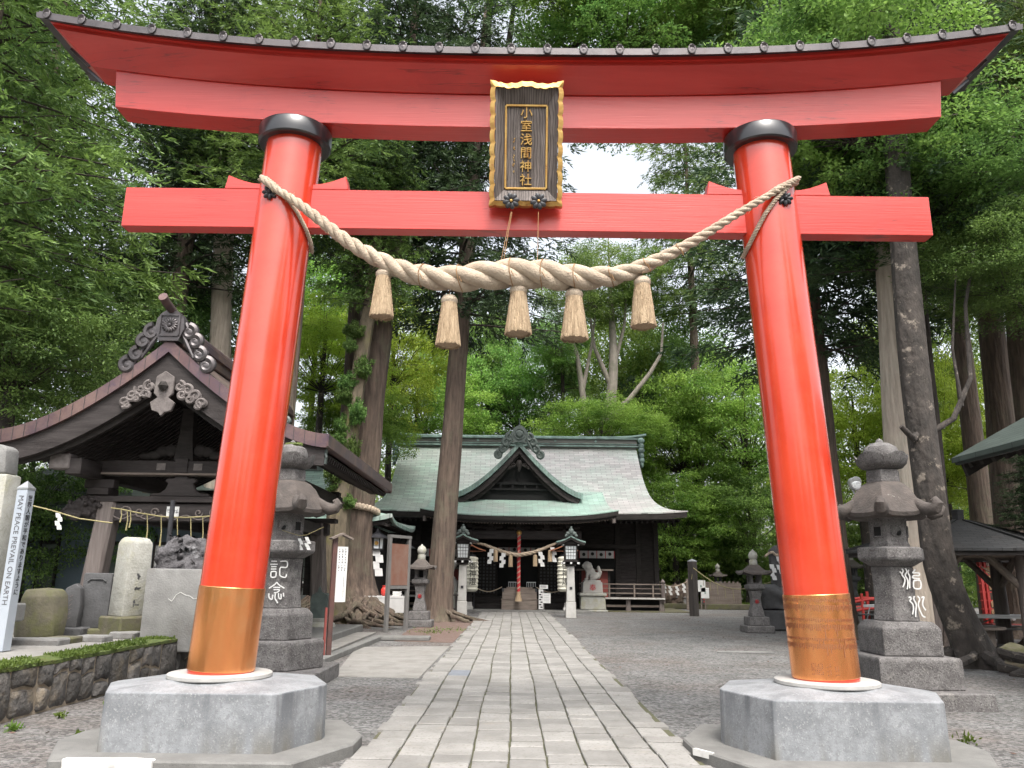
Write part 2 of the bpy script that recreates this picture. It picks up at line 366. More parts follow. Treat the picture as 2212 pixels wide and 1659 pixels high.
M['lantern'] = mat('dark_lantern_stone', (.15, .142, .14), .85, (.085, .079, .078), nscale=6, contrast=(.40, .60), stain=(.20, .19, .18), sscale=3.2, srange=(.56, .72), bump=.6, bscale=38); _speck(M['lantern'], 34, (.055, .05, .05), .56, .66); _speck(M['lantern'], 48, (.24, .23, .22), .60, .70)
M['lanternroof'] = mat('lichened_lantern_stone', (.10, .083, .074), .88, (.055, .047, .043), nscale=4, stain=(.42, .41, .37), sscale=5, srange=(.66, .74), bump=.5, bscale=30)
M['palestone'] = mat('pale_granite_marker', (.38, .375, .345), .85, (.29, .285, .25), nscale=5, stain=(.30, .29, .18), sscale=1.5, srange=(.5, .7), bump=.5, bscale=30); _speck(M['palestone'], 140)
M['mossstone'] = mat('mossy_brown_stone', (.12, .108, .075), .9, (.07, .064, .045), nscale=4, stain=(.09, .092, .035), sscale=3, srange=(.45, .65), bump=.5, bscale=22)
M['darkstone'] = mat('dark_slate_stone', (.085, .085, .088), .8, (.05, .05, .052), nscale=4, stain=(.17, .17, .165), sscale=4, srange=(.64, .74), bump=.4, bscale=28)
M['lava'] = mat('lava_rock', (.10, .095, .10), .85, (.045, .042, .045), nscale=5, stain=(.26, .26, .27), sscale=3, srange=(.55, .72), bump=1, bscale=14, bdist=.05)
M['blockstone'] = mat('grey_cut_stone', (.22, .218, .21), .85, (.155, .152, .148), nscale=3, stain=(.13, .12, .11), sscale=1.8, srange=(.55, .72), bump=.4, bscale=40); _speck(M['blockstone'], 120)
M['wallstone'] = mat('rubble_basalt', (.125, .115, .105), .9, (.065, .062, .06), nscale=3.5, stain=(.20, .165, .12), sscale=2.2, srange=(.52, .68), bump=.9, bscale=16, bdist=.04)
def _isl(m, lo=.6, hi=1.5):
    t = m.node_tree; N = t.nodes; L = t.links; g = N.new('ShaderNodeNewGeometry'); r = N.new('ShaderNodeMapRange'); r.inputs['To Min'].default_value = lo; r.inputs['To Max'].default_value = hi
    L.new(g.outputs['Random Per Island'], r.inputs['Value']); hv = N.new('ShaderNodeHueSaturation'); b = N['Principled BSDF']; L.new(base_socket(m), hv.inputs['Color']); L.new(r.outputs[0], hv.inputs['Value']); L.new(hv.outputs[0], b.inputs['Base Color'])
_isl(M['wallstone'])
M['joint'] = mat('old_cement_joint', (.36, .30, .23), .95, (.22, .18, .13), nscale=8, bump=.5, bscale=30)
M['paver'] = mat('path_paving_stone', (.255, .247, .234), .82, (.185, .178, .167), nscale=2.5, stain=(.24, .22, .19), sscale=3.5, srange=(.57, .75), bump=.25, bscale=35); _isl(M['paver'], .78, 1.14); _speck(M['paver'], 30, (.15, .14, .125), .58, .68)
M['slatepaver'] = mat('bluish_slate_paver', (.17, .185, .21), .8, (.13, .14, .16), nscale=6)
M['earthjoint'] = mat('mossy_joint_earth', (.085, .075, .05), 1, (.07, .08, .035), nscale=6)
M['concrete'] = mat('worn_concrete', (.25, .24, .225), .9, (.185, .178, .165), nscale=3, stain=(.17, .155, .14), sscale=2, bump=.3, bscale=50); _speck(M['concrete'], 60, (.15, .14, .13), .6, .7)
M['gravel'] = mat('grey_gravel', (.172, .170, .167), .95, (.112, .110, .107), nscale=1.2, detail=8, stain=(.128, .110, .100), sscale=.35, srange=(.46, .66), bump=1.0, bscale=55, bdist=.03)
def _gravel(m):
    t = m.node_tree; N = t.nodes; L = t.links; tc = N.new('ShaderNodeTexCoord'); v = N.new('ShaderNodeTexVoronoi'); v.inputs['Scale'].default_value = 27; L.new(tc.outputs['Object'], v.inputs['Vector'])
    s = N.new('ShaderNodeSeparateColor'); L.new(v.outputs['Color'], s.inputs[0]); r = N.new('ShaderNodeMapRange'); r.inputs['To Min'].default_value = .45; r.inputs['To Max'].default_value = 1.6; L.new(s.outputs[0], r.inputs['Value'])
    hv = N.new('ShaderNodeHueSaturation'); b = N['Principled BSDF']; L.new(base_socket(m), hv.inputs['Color']); L.new(r.outputs[0], hv.inputs['Value']); L.new(hv.outputs[0], b.inputs['Base Color'])
    n = N.new('ShaderNodeTexNoise'); n.inputs['Scale'].default_value = 5; n.inputs['Detail'].default_value = 9; n.inputs['Roughness'].default_value = .8; L.new(tc.outputs['Object'], n.inputs['Vector'])
    q = N.new('ShaderNodeMapRange'); q.inputs['From Min'].default_value = .53; q.inputs['From Max'].default_value = .64; q.inputs['To Max'].default_value = .38; L.new(n.outputs['Fac'], q.inputs['Value']); overlay(m, q.outputs[0], (.085, .062, .05))
_gravel(M['gravel'])
M['needles'] = mat('reddish_fallen_needles', (.115, .07, .055), 1, (.15, .11, .095), nscale=6, bump=.8, bscale=60)
M['moss'] = mat('green_moss', (.045, .070, .014), 1, (.09, .115, .024), nscale=9, stain=(.09, .07, .02), sscale=4, srange=(.55, .7), bump=1, bscale=30, bdist=.03)
M['darkwood'] = mat('dark_weathered_wood', (.020, .0175, .0165), .75, (.038, .033, .031), nscale=3, spec=.2, stretch=(1, 1, 5), bump=.3, bscale=14, bstretch=(1, 1, 7))
M['pavwood'] = mat('grey_brown_timber', (.021, .017, .0165), .66, (.048, .041, .040), nscale=2.5, stretch=(.5, .5, 4), spec=.25, stain=(.024, .019, .018), sscale=1.2, srange=(.5, .7), bump=.35, bscale=12, bstretch=(.5, .5, 8))
M['postwood'] = mat('silvered_post_timber', (.16, .135, .125), .75, (.09, .072, .066), nscale=3, stretch=(5, 5, .35), bump=.5, bscale=10, bstretch=(6, 6, .4))
M['carving'] = mat('silvered_carving', (.155, .135, .128), .8, (.085, .072, .069), nscale=6, bump=.4, bscale=20)
M['oldwood'] = mat('grey_old_board', (.20, .165, .14), .8, (.12, .095, .08), nscale=3, stretch=(.4, 4, 4), bump=.3, bscale=14, bstretch=(.4, 6, 6))
M['greenroof'] = shingle('verdigris_copper_roof', (.36, .50, .435), (.25, .38, .325), (.40, .405, .39), .55, .16, .45)
M['greyroof'] = shingle('grey_copper_roof', (.47, .45, .44), (.40, .375, .375), (.44, .52, .47), .55, .16, .45)
M['darkgreenroof'] = shingle('dark_green_roof', (.052, .068, .06), (.036, .05, .044), (.07, .09, .08), .5, .14, .6)
M['slateroof'] = shingle('dark_shingle_roof', (.042, .043, .045), (.03, .03, .03), (.055, .045, .04), .3, .14, .8)
M['pavroof'] = shingle('brown_copper_shingle', (.085, .062, .055), (.125, .092, .078), (.07, .048, .048), .42, .17, .5)
M['greentrim'] = mat('verdigris_trim', (.26, .37, .33), .5, (.14, .21, .19), nscale=3, stain=(.08, .10, .095), sscale=1.2, srange=(.5, .7))
M['darktrim'] = mat('dark_green_bronze', (.055, .07, .066), .55, (.10, .125, .115), nscale=4)
M['coppertrim'] = mat('brown_copper_sheet', (.105, .063, .064), .36, (.085, .060, .082), nscale=1.3, metal=.5, stain=(.22, .14, .115), sscale=.9, srange=(.45, .7))
M['ridge'] = mat('ridge_boards', (.10, .10, .09), .6, (.16, .16, .145), nscale=3, stretch=(.3, 1, 4))
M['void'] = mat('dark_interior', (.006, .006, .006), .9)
M['white'] = mat('white_paper', (.62, .62, .61), .8, (.56, .56, .55), nscale=4)
M['cloth'] = mat('white_curtain_cloth', (.55, .545, .54), .9, (.46, .455, .455), nscale=3)
M['ink'] = mat('black_ink', (.01, .01, .011), .7)
M['redink'] = mat('red_paint_mark', (.42, .025, .03), .7)
M['peace'] = mat('silver_peace_pole', (.50, .54, .60), .38, (.44, .48, .55), nscale=2, metal=.35)
M['greytext'] = mat('grey_lettering', (.10, .10, .11), .6)
M['paperlamp'] = mat('ivory_paper_lantern', (.66, .64, .55), .8, (.58, .56, .47), nscale=4, stretch=(1, 1, 12))
M['postpaint'] = mat('pale_concrete_post', (.46, .45, .43), .8, (.37, .36, .34), nscale=3, stain=(.36, .34, .31), sscale=2, srange=(.6, .75))
M['pane'] = mat('frosted_lamp_pane', (.62, .65, .66), .35)
M['cherry'] = mat('orange_brown_wood', (.34, .13, .06), .6, (.25, .09, .045), nscale=4, stretch=(1, 1, 4))
M['redwood'] = mat('dull_red_board', (.22, .045, .035), .7, (.16, .035, .03), nscale=3)
M['redrail'] = mat('vermilion_rail', (.60, .05, .04), .5)
M['statue'] = mat('pale_stone_carving', (.40, .385, .36), .85, (.36, .345, .32), nscale=5, bump=.4, bscale=25)
M['steel'] = mat('galvanised_steel', (.42, .43, .44), .4, (.35, .36, .37), nscale=5, metal=.7)
M['greypost'] = mat('grey_painted_steel', (.17, .165, .16), .6, (.13, .125, .12), nscale=4)
M['rustpost'] = mat('dark_brown_post', (.055, .032, .03), .6, (.11, .045, .035), nscale=3)
M['boardreflect'] = mat('notice_board_red_reflection', (.19, .085, .06), .4, (.22, .14, .11), nscale=3)  # greyish panel; its brownish-red reflection is put into the colour
M['benchwhite'] = mat('white_bench_slat', (.82, .82, .82), .5, (.74, .75, .75), nscale=3)
M['bluewall'] = mat('dull_blue_wall', (.13, .17, .20), .85, (.11, .145, .17), nscale=2)
M['plaster'] = mat('white_plaster', (.62, .62, .61), .9, (.56, .56, .55), nscale=2)
M['glass'] = mat('window_glass', (.10, .11, .11), .08, spec=.8)
M['lensglass'] = mat('lamp_glass', (.6, .62, .64), .12, metal=.5)
M['ema'] = mat('votive_tablet_wood', (.48, .30, .16), .8, (.36, .22, .12), nscale=6); _isl(M['ema'], .7, 1.2)
def bark(name, c1, c2, c3, zs=.12, sc=9, bump=1.0, ss=1.3, sr=(.5, .72)):
    return mat(name, c1, .95, c2, nscale=sc, detail=7, contrast=(.36, .64), stretch=(1, 1, zs), stain=c3, sscale=ss, srange=sr, bump=bump, bscale=sc*1.3, bdist=.07, bstretch=(1, 1, zs))
M['bark'] = bark('cedar_bark', (.135, .098, .075), (.058, .042, .034), (.12, .11, .075))
M['palebark'] = bark('pale_cedar_bark', (.44, .375, .31), (.28, .235, .195), (.36, .335, .275))
M['darkbark'] = bark('dark_cedar_bark', (.062, .047, .040), (.028, .022, .02), (.08, .066, .055))
M['spotbark'] = bark('flaking_grey_bark', (.060, .050, .044), (.030, .026, .023), (.20, .17, .14), zs=.5, sc=6, ss=3.5, sr=(.58, .64))
M['greybark'] = bark('smooth_grey_bark', (.24, .21, .18), (.16, .14, .12), (.11, .12, .08), zs=.3, sc=4, bump=.5)
M['mossbark'] = bark('mossy_bark', (.17, .135, .095), (.09, .075, .05), (.16, .155, .05), zs=.3, sc=5)
M['cedar'] = leafmat('cedar_needles', (.042, .080, .024), (.175, .25, .058), .35)
M['cedar2'] = leafmat('dark_conifer_needles', (.022, .050, .026), (.080, .135, .052), .28)
M['fresh'] = leafmat('fresh_green_leaves', (.10, .21, .035), (.35, .52, .10), .48)
M['lime'] = leafmat('lime_maple_leaves', (.20, .31, .03), (.52, .64, .10), .5)
M['mid'] = leafmat('mid_green_leaves', (.075, .155, .038), (.26, .40, .09), .48)
M['deep'] = leafmat('deep_green_maple', (.050, .102, .028), (.19, .30, .075), .42)
M['grass'] = leafmat('weed_leaves', (.06, .11, .02), (.16, .24, .04), .4)
M['mosstuft'] = leafmat('moss_tufts', (.05, .080, .016), (.13, .175, .034), .35)
M['willow'] = leafmat('weeping_leaves', (.12, .18, .06), (.28, .34, .12), .4)
# ------------------------------------------------------------------ ground
def ground():
    m = MB(); m.grid(60, 60, lambda a, b: (-160 + 320*a, -40 + 300*b, .02*noise.noise(Vector((a*40, b*40, 0)))*0))
    tag(m.build('ground', M['gravel'], smooth=0), 'grey gravel forecourt ground', kind='structure')
    # worn concrete apron left of the path, and the brown strip of fallen cedar needles behind it
    pts = [gnd(720, 1462), gnd(905, 1466), gnd(972, 1397), gnd(770, 1399)]
    m = MB(); m.prism([(p.x, p.y) for p in pts], -.02, .016, 'z')
    tag(m.build('concrete_apron', M['concrete'], bevel=.006, smooth=0), 'worn concrete patch left of the path', kind='structure')
    pts = [gnd(852, 1385), gnd(978, 1389), gnd(1030, 1335), gnd(960, 1338), gnd(880, 1362)]
    m = MB(); m.prism([(p.x, p.y) for p in pts], -.02, .010, 'z')
    tag(m.build('needle_litter', M['needles'], smooth=0), 'reddish fallen needles beside the path', kind='structure')
    m = MB()
    p = [gnd(660, 1436), gnd(690, 1428), gnd(828, 1377), gnd(818, 1371)]
    m.prism([(q.x, q.y) for q in (gnd(676, 1436), gnd(700, 1436), gnd(832, 1380), gnd(816, 1380))], 0, .10, 'z')
    tag(m.build('kerb', M['slabstone'], bevel=.01, smooth=0), 'pale stone kerb before the water pavilion', kind='structure')
ground()

def path():
    """nine rows of long paving stones, each stone its own little slab"""
    pv = MB(); sl = MB(); r = random.Random(11)
    X0, X1 = -1.30, 1.66
    n = 9; xs = [X0 + (X1-X0)*i/n for i in range(n+1)]
    def skew(y): return (y-7)*.0029
    for i in range(n):
        y = 3.2 + r.uniform(0, .3)
        wob = [r.uniform(-.02, .02) for _ in range(90)]
        while y < 36.3:
            L = r.choice((.28, .34, .4, .46, .55))*r.uniform(.9, 1.15)
            g = .017
            k = int(y*2) % 90
            wa = .03*noise.noise(Vector((i*7.1, y*.35, 0))); wb = .03*noise.noise(Vector(((i+1)*7.1, y*.35, 0)))
            if i == 0: wa = r.uniform(-.07, .05)
            if i == n-1: wb = r.uniform(-.05, .07)
            x0 = xs[i] + wa + .009; x1 = xs[i+1] + wb - .009; s0 = skew(y)
            z = .034 + r.uniform(-.004, .005); t = r.uniform(-.004, .004)
            d = sl if (i in (1, 2) and 13.1 < y < 13.7 and r.random() < .8) else pv
            j = lambda: r.uniform(-.006, .006)
            c = [(x0+s0+j(), y+g+j()), (x1+s0+j(), y+g+j()), (x1+s0+j(), y+L-g+j()), (x0+s0+j(), y+L-g+j())]
            # chamfered slab
            b = .008; cx = sum(p[0] for p in c)/4; cy = sum(p[1] for p in c)/4
            ins = [(p[0]+(b if p[0] < cx else -b), p[1]+(b if p[1] < cy else -b)) for p in c]
            vs = [(p[0], p[1], 0) for p in c] + [(p[0], p[1], z-.006) for p in c] + [(p[0], p[1], z + (t if q in (0, 1) else -t)) for q, p in enumerate(ins)]
            d.add(vs, [(0,1,5,4),(1,2,6,5),(2,3,7,6),(3,0,4,7),(4,5,9,8),(5,6,10,9),(6,7,11,10),(7,4,8,11),(8,9,10,11)])
            y += L
    p = pv.build('path', M['paver'], smooth=0, recalc=False); tag(p, 'straight paved approach of pale stones', kind='structure')
    if sl.v: tag(sl.build('path_inlay', M['slatepaver'], smooth=0, recalc=False), 'bluish paving stones let into the path', kind='structure')
    m = MB(); m.add([(X0-.02, 3, .008), (X1+.02, 3, .008), (X1+.10, 36.4, .008), (X0+.06, 36.4, .008)], [(0, 1, 2, 3)])
    tag(m.build('path_bed', M['earthjoint'], smooth=0), 'mossy earth between paving stones', kind='structure')
path()

# ------------------------------------------------------------------ torii gate
XT, YT = .14, 7.75
gate = thing('torii_gate', 'tall glossy vermilion torii gate straddling the stone path', 'gate', (XT, YT, 0))
def rise(x, k=.37, e=5.2, p=2.6): return k*(abs(x)/e)**p
def pillar_axis(s, z): return s*(2.815 - .27*(z-.63)/5.57)
PR = .297
for s in (-1, 1):
    m = MB(); n = 40
    zs = [.64, .70, 1.40, 2.5, 4, 5.2, 6.24]
    m.tube([(pillar_axis(s, z), 0, z) for z in zs], PR, 48)
    p = m.build('pillar', M['red'], gate)
    m = MB(); m.tube([(pillar_axis(s, z), 0, z) for z in (.685, .69, 1.0, 1.425, 1.43)], [PR+.002, PR+.006, PR+.006, PR+.006, PR+.002], 64)
    sl_ = m.build('copper_sleeve', M['copper'], p, 'plain copper sleeve' if s < 0 else 'copper sleeve etched all round with rows of lettering')
    if s > 0:
        # rows of tiny etched marks wrapping round the sleeve
        m = MB(); r = random.Random(3)
        rows = [(1.392, .036), (1.335, .062), (1.215, .032), (1.165, .060), (1.045, .030), (.995, .055)]
        for zt, h in rows:
            a = -PI
            while a < PI*.98:
                a += r.uniform(.050, .068)
                hh = h*(r.uniform(1.3, 2.2) if r.random() < .07 else r.uniform(.55, 1.0)); w_ = .0042
                q = []
                for aa, zz in ((a-w_/PR, zt), (a+w_/PR, zt), (a+w_/PR, zt-hh), (a-w_/PR, zt-hh)):
                    q.append((pillar_axis(s, zz)+(PR+.0085)*math.sin(aa), -(PR+.0085)*math.cos(aa), zz))
                m.add(q, [(0, 1, 2, 3)])
        for a in [-.72+.05*i for i in range(7)] + [-.28, -.2, -.05, .02]:
            z = .83 - r.uniform(0, .03)
            while z > .73:
                q = []
                for aa, zz in ((a-.014, z), (a+.014, z), (a+.014, z-.011), (a-.014, z-.011)):
                    q.append((pillar_axis(s, zz)+(PR+.0085)*math.sin(aa), -(PR+.0085)*math.cos(aa), zz))
                m.add(q, [(0, 1, 2, 3)]); z -= .016 + r.choice((0, 0, .02))
        m.build('lettering', M['etch'], p, smooth=0, recalc=False)
    m = MB(); cx = pillar_axis(s, 6.18)
    m.lathe([(PR-.01, 6.075), (.365, 6.075), (.385, 6.09), (.388, 6.13), (.388, 6.25), (.38, 6.262), (.2, 6.262)], 56, (cx, 0, 0))
    m.build('cap_ring', M['black'], p)
    # flower boss above the tie beam's end wedge
    bx = pillar_axis(s, 5.47); m = MB()
    def rosette(mb, c, R0, nrm_y=-1, petals=8, th=.03, rim=True):
        for k in range(petals):
            a = 2*PI*k/petals; q = Vector((math.cos(a)*R0*.58, 0, math.sin(a)*R0*.58))
            rot = Matrix.Rotation(-a, 3, 'Y')
            mb.blob((c[0]+q.x, c[1], c[2]+q.z), (R0*.44, th, R0*.27), 10, rot)
        mb.blob((c[0], c[1]-.6*th, c[2]), (R0*.25, th*1.2, R0*.25), 10)
    ang = -.30 if s < 0 else .28
    rosette(m, (bx + PR*math.sin(ang), -PR*math.cos(ang)-.015, 5.39), .085)
    m.build('flower_boss', M['blackmetal'], p)
def beam(name, prof, half, material, parent, k, e, p=2.6, ends=0, n=40, seg=None, bevel=0, label=None, twist=None):
    """sweep a (y,z) section along x with upturned ends; ends = how much the top overhangs the bottom"""
    m = MB(); N = len(prof); zlo = min(q[1] for q in prof); zhi = max(q[1] for q in prof); vs = []
    for i in range(n+1):
        u = -1 + 2*i/n
        for y, z in prof:
            t = (z-zlo)/(zhi-zlo) if zhi > zlo else 0
            x = u*(half + ends*t)
            vs.append((x, y, z + rise(x, k*(1 + (twist or 0)*t), e, p)))
    fs = [(i*N+j, i*N+(j+1) % N, (i+1)*N+(j+1) % N, (i+1)*N+j) for i in range(n) for j in range(N)]
    fs += [tuple(range(N)), tuple(range(n*N+N-1, n*N-1, -1))]
    m.add(vs, fs)
    return m.build(name, material, parent, label, smooth=20, bevel=bevel)
beam('tie_beam', [(-.085, 5.095), (.085, 5.095), (.085, 5.54), (-.085, 5.54)], 4.28, M['redbeam'], gate, 0, 5, bevel=.006)
for s in (-1, 1):
    for q in (-1, 1):
        c = pillar_axis(s, 5.6); x0 = c + q*(PR-.03); x1 = c + q*.63
        pts = [(x0, 5.543), (x1 + q*.03, 5.543), (x1, 5.70)] + [(x1 + (x0-x1)*t, 5.70 - .10*math.sin(t*PI/2)) for t in (.25, .5, .75, 1)]
        m = MB(); m.prism(pts, -.082, .082); m.build('wedge', M['redbeam'], gate, bevel=.005, smooth=0)
beam('lower_lintel', [(-.15, 6.265), (.15, 6.265), (.15, 6.66), (-.15, 6.66)], 4.49, M['redbeam'], gate, .19, 4.44, ends=.05, bevel=.006, twist=.3)
# upper lintel: leans outward to the eaves in a hollow curve, two stepped fascias
up = [(-.17, 6.662), (.17, 6.662), (.33, 6.78), (.43, 6.84), (.43, 6.875), (.47, 6.875), (.47, 6.915), (-.47, 6.915), (-.47, 6.875), (-.43, 6.875), (-.43, 6.84), (-.33, 6.775), (-.24, 6.71)]
kas = beam('upper_lintel', up, 4.80, M['redbeam'], gate, .30, 4.9, ends=.40, twist=.2)
rf = [(-.55, 6.885), (-.49, 6.918), (.49, 6.918), (.55, 6.885), (.55, 6.95), (.50, 6.965), (.50, 7.0), (.45, 7.005), (.05, 7.13), (0, 7.16), (-.05, 7.13), (-.45, 7.005), (-.50, 7.0), (-.50, 6.965), (-.55, 6.95)]
groof = beam('gate_roof', rf, 5.235, M['bronze'], gate, .37, 5.2, ends=.05)
for side in (-1, 1):
    for k in range(28):
        x = -5.13 + 10.26*k/27; z = 6.945 + rise(x, .37)
        m = MB(); m.lathe([(.001, -.012), (.030, -.012), (.034, .0), (.030, .002), (.024, .002), (.022, -.004), (.010, -.004), (.001, .0)], 14)
        M_ = Matrix.Translation((x, side*.565, z)) @ Matrix.Rotation(PI/2*(1 if side < 0 else -1), 4, 'X') @ Matrix.Diagonal((1.25, 1.75, 1.2, 1))
        m.xform(M_); st = len(m.v); m.tube([(x, side*.555, z+.005), (x, side*.45, z+.055)], [.050, .012], 8)
        m.build('tile_end', M['bronze'], groof)
for s in (-1, 1):        # thin dark iron strips along the raking ends of the upper lintel
    for y in (-.10, .20):
        m = MB(); m.bar((s*4.87, y, 6.70 + rise(4.85, .30, 4.9)), (s*5.09, y*1.2, 6.84 + rise(5.06, .33, 4.9)), .018, .03); m.build('end_plate', M['black'], gate, smooth=0)

# ------------------------------------------------------------------ octagonal pillar pedestals
def octo(hw, hd, cx, cy): return [(-hw, -cy), (-hw+cx, -hd), (hw-cx, -hd), (hw, -cy), (hw, cy), (hw-cx, hd), (-hw+cx, hd), (-hw, cy)]
def pedestal(s, label):
    t = thing('pillar_pedestal', label, 'pedestal', (XT + s*2.815, YT, 0), 0, 'granite pedestals under the gate pillars')
    m = MB(); m.prism(octo(1.31, .98, .34, .22), -.05, .10, 'z'); pl = m.build('plinth_slab', M['slabstone'], t, bevel=.014, smooth=0)
    m = MB(); o = octo(.99, .68, .26, .06); n = 8
    vs = [(x, y, .08) for x, y in o] + [(x*.992, y*.992, .565) for x, y in o] + [(x*.36, y*.5, .632) for x, y in o]
    fs = [(i, (i+1) % n, (i+1) % n+n, i+n) for i in range(n)] + [(i+n, (i+1) % n+n, (i+1) % n+2*n, i+2*n) for i in range(n)] + [tuple(range(2*n, 3*n))]
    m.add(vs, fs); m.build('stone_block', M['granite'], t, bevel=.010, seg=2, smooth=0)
    m = MB(); m.lathe([(.30, .62), (.462, .62), (.468, .63), (.465, .655), (.455, .662), (.29, .664)], 56); m.build('mortar_collar', M['mortar'], t)
    if s < 0:
        m = MB(); m.box(-.84, -.13, -1.01, -.93, .03, .112); m.build('paint_stripe', M['whitepaint'], t, bevel=.006, jit=.006, jscale=9, sub=3)
    else:
        m = MB(); m.prism([(-1.325, -.26), (-1.29, -.26), (-1.18, -.44), (-1.20, -.45)], .05, .107, 'z'); m.build('paint_stripe', M['whitepaint'], t)
    return t
pedestal(-1, 'granite octagonal pedestal with a long white painted front edge, under the pillar with plain copper')
pedestal(1, 'granite octagonal pedestal with only a small white corner mark, under the pillar with lettered copper')

# ------------------------------------------------------------------ plaque
def plaque():
    W, H, D = .765, 1.31, .10
    b = at(1135, 448, 7.56); tp = at(1131, 176, 7.24)
    t = thing('shrine_plaque', 'tall framed wooden plaque with gilt writing and scalloped gold edge on the gate', 'plaque', b)
    tilt = math.atan2(b.y - tp.y, tp.z - b.z); t.rotation_euler = (tilt, 0, 0)
    W2 = W/2; iw, i0, i1 = .215, .20, 1.07       # inner field
    m = MB(); m.box(-iw, iw, .03, .05, i0, i1); m.build('writing_board', M['plaquewood'], t)
    # sloping frame boards from the field out to the scalloped rim
    m = MB(); o = [(-W2+.055, .06), (W2-.055, .06), (W2-.055, H-.07), (-W2+.055, H-.07)]; i = [(-iw, i0), (iw, i0), (iw, i1), (-iw, i1)]
    vs = [(x, -.055, z) for x, z in o] + [(x, .03, z) for x, z in i] + [(x, .06, z) for x, z in o] + [(x, .06, z) for x, z in i]
    for k in range(4):
        l = (k+1) % 4
        m.add([vs[k], vs[l], vs[4+l], vs[4+k], vs[8+k], vs[8+l], vs[12+l], vs[12+k]], [(0, 1, 2, 3), (4, 7, 6, 5), (0, 4, 5, 1), (3, 2, 6, 7)])
    fr = m.build('sloping_frame', M['plaquewood'], t, smooth=0)
    # scalloped gold rim
    m = MB(); r = []
    def side(a, b, n, amp, inward):
        a = Vector(a); b = Vector(b); L = []
        for k in range(n*8+1):
            s = k/(n*8); ph = s*n
            q = a.lerp(b, s) + Vector(inward)*(amp*(.5-.5*abs(math.cos(PI*ph))**.6) if n > 0 else 0)
            L.append(q)
        return L
    outer = side((-W2, 0), (W2, 0), 6, .022, (0, 1))[:-1] + side((W2, 0), (W2, H), 9, .030, (-1, 0))[:-1]
    top = []
    for k in range(49):
        s = k/48; x = W2 - W*s
        z = H - .035*(1-abs(2*s-1)**3) + .03*math.exp(-((s-.5)/.16)**2) - .012*abs(math.sin(s*PI*7))*(1 if .1 < s < .9 else 0)
        top.append(Vector((x, z)))
    outer += top[:-1] + side((-W2, H), (-W2, 0), 9, .030, (1, 0))[:-1]
    inner = []
    for p in outer:
        q = Vector((max(-W2+.05, min(W2-.05, p.x*.87)), 0)); q.y = max(.05, min(H-.075, p.y)) if abs(p.x) > W2*.8 else (p.y+.045 if p.y < H/2 else p.y-.055)
        if abs(p.x) > W2-.035 and (p.y < .05 or p.y > H-.05): pass
        inner.append(q)
    n = len(outer)
    vs = [(p.x, -.055, p.y) for p in outer] + [(q.x, -.072, q.y) for q in inner] + [(p.x, .05, p.y) for p in outer] + [(q.x, -.03, q.y) for q in inner]
    fs = []
    for k in range(n):
        l = (k+1) % n; fs += [(k, l, n+l, n+k), (k, 2*n+k, 2*n+l, l), (n+k, n+l, 3*n+l, 3*n+k)]
    m.add(vs, fs); m.build('gilt_rim', M['gold'], t, smooth=30)
    m = MB()
    for a, b2 in (((-iw, i0), (iw, i0)), ((iw, i0), (iw, i1)), ((iw, i1), (-iw, i1)), ((-iw, i1), (-iw, i0))):
        m.bar((a[0], .02, a[1]), (b2[0], .02, b2[1]), .022, .022)
    m.build('gilt_moulding', M['gold'], t, bevel=.004)
    put_text('gilt_writing', column('小室浅間神社'), .132, M['gold'], t, (.0, .022, .635), (PI/2, 0, 0), .014, 1.09, (.98, .98, 1), 0)
    m = MB(); r = random.Random(2)          # the small column of writing beside it is too worn to read: flecks of gilt
    z = .72
    while z > .36:
        for _ in range(3):
            a = Vector((-.128 + r.uniform(-.008, .008), .026, z + r.uniform(-.008, .008))); d = Vector((r.uniform(-.010, .010), 0, r.uniform(-.010, .010))); m.bar(a-d, a+d, .003, .003, (0, 1, 0))
        z -= .026 if r.random() < .85 else .06
    m.build('worn_inscription', M['gold'], t)
    for x in (-.15, .135):
        m = MB()
        for k in range(8):
            a = 2*PI*k/8+.2; m.blob((x + math.cos(a)*.05, -.09, .045 + math.sin(a)*.05), (.040, .016, .028), 10, Matrix.Rotation(-a, 3, 'Y'))
        fb = m.build('flower_boss', M['blackmetal'], t)
        m = MB(); m.blob((x, -.107, .045), (.016, .012, .016), 10); m.build('boss_centre', M['gold'], fb)
    return t
plaque()

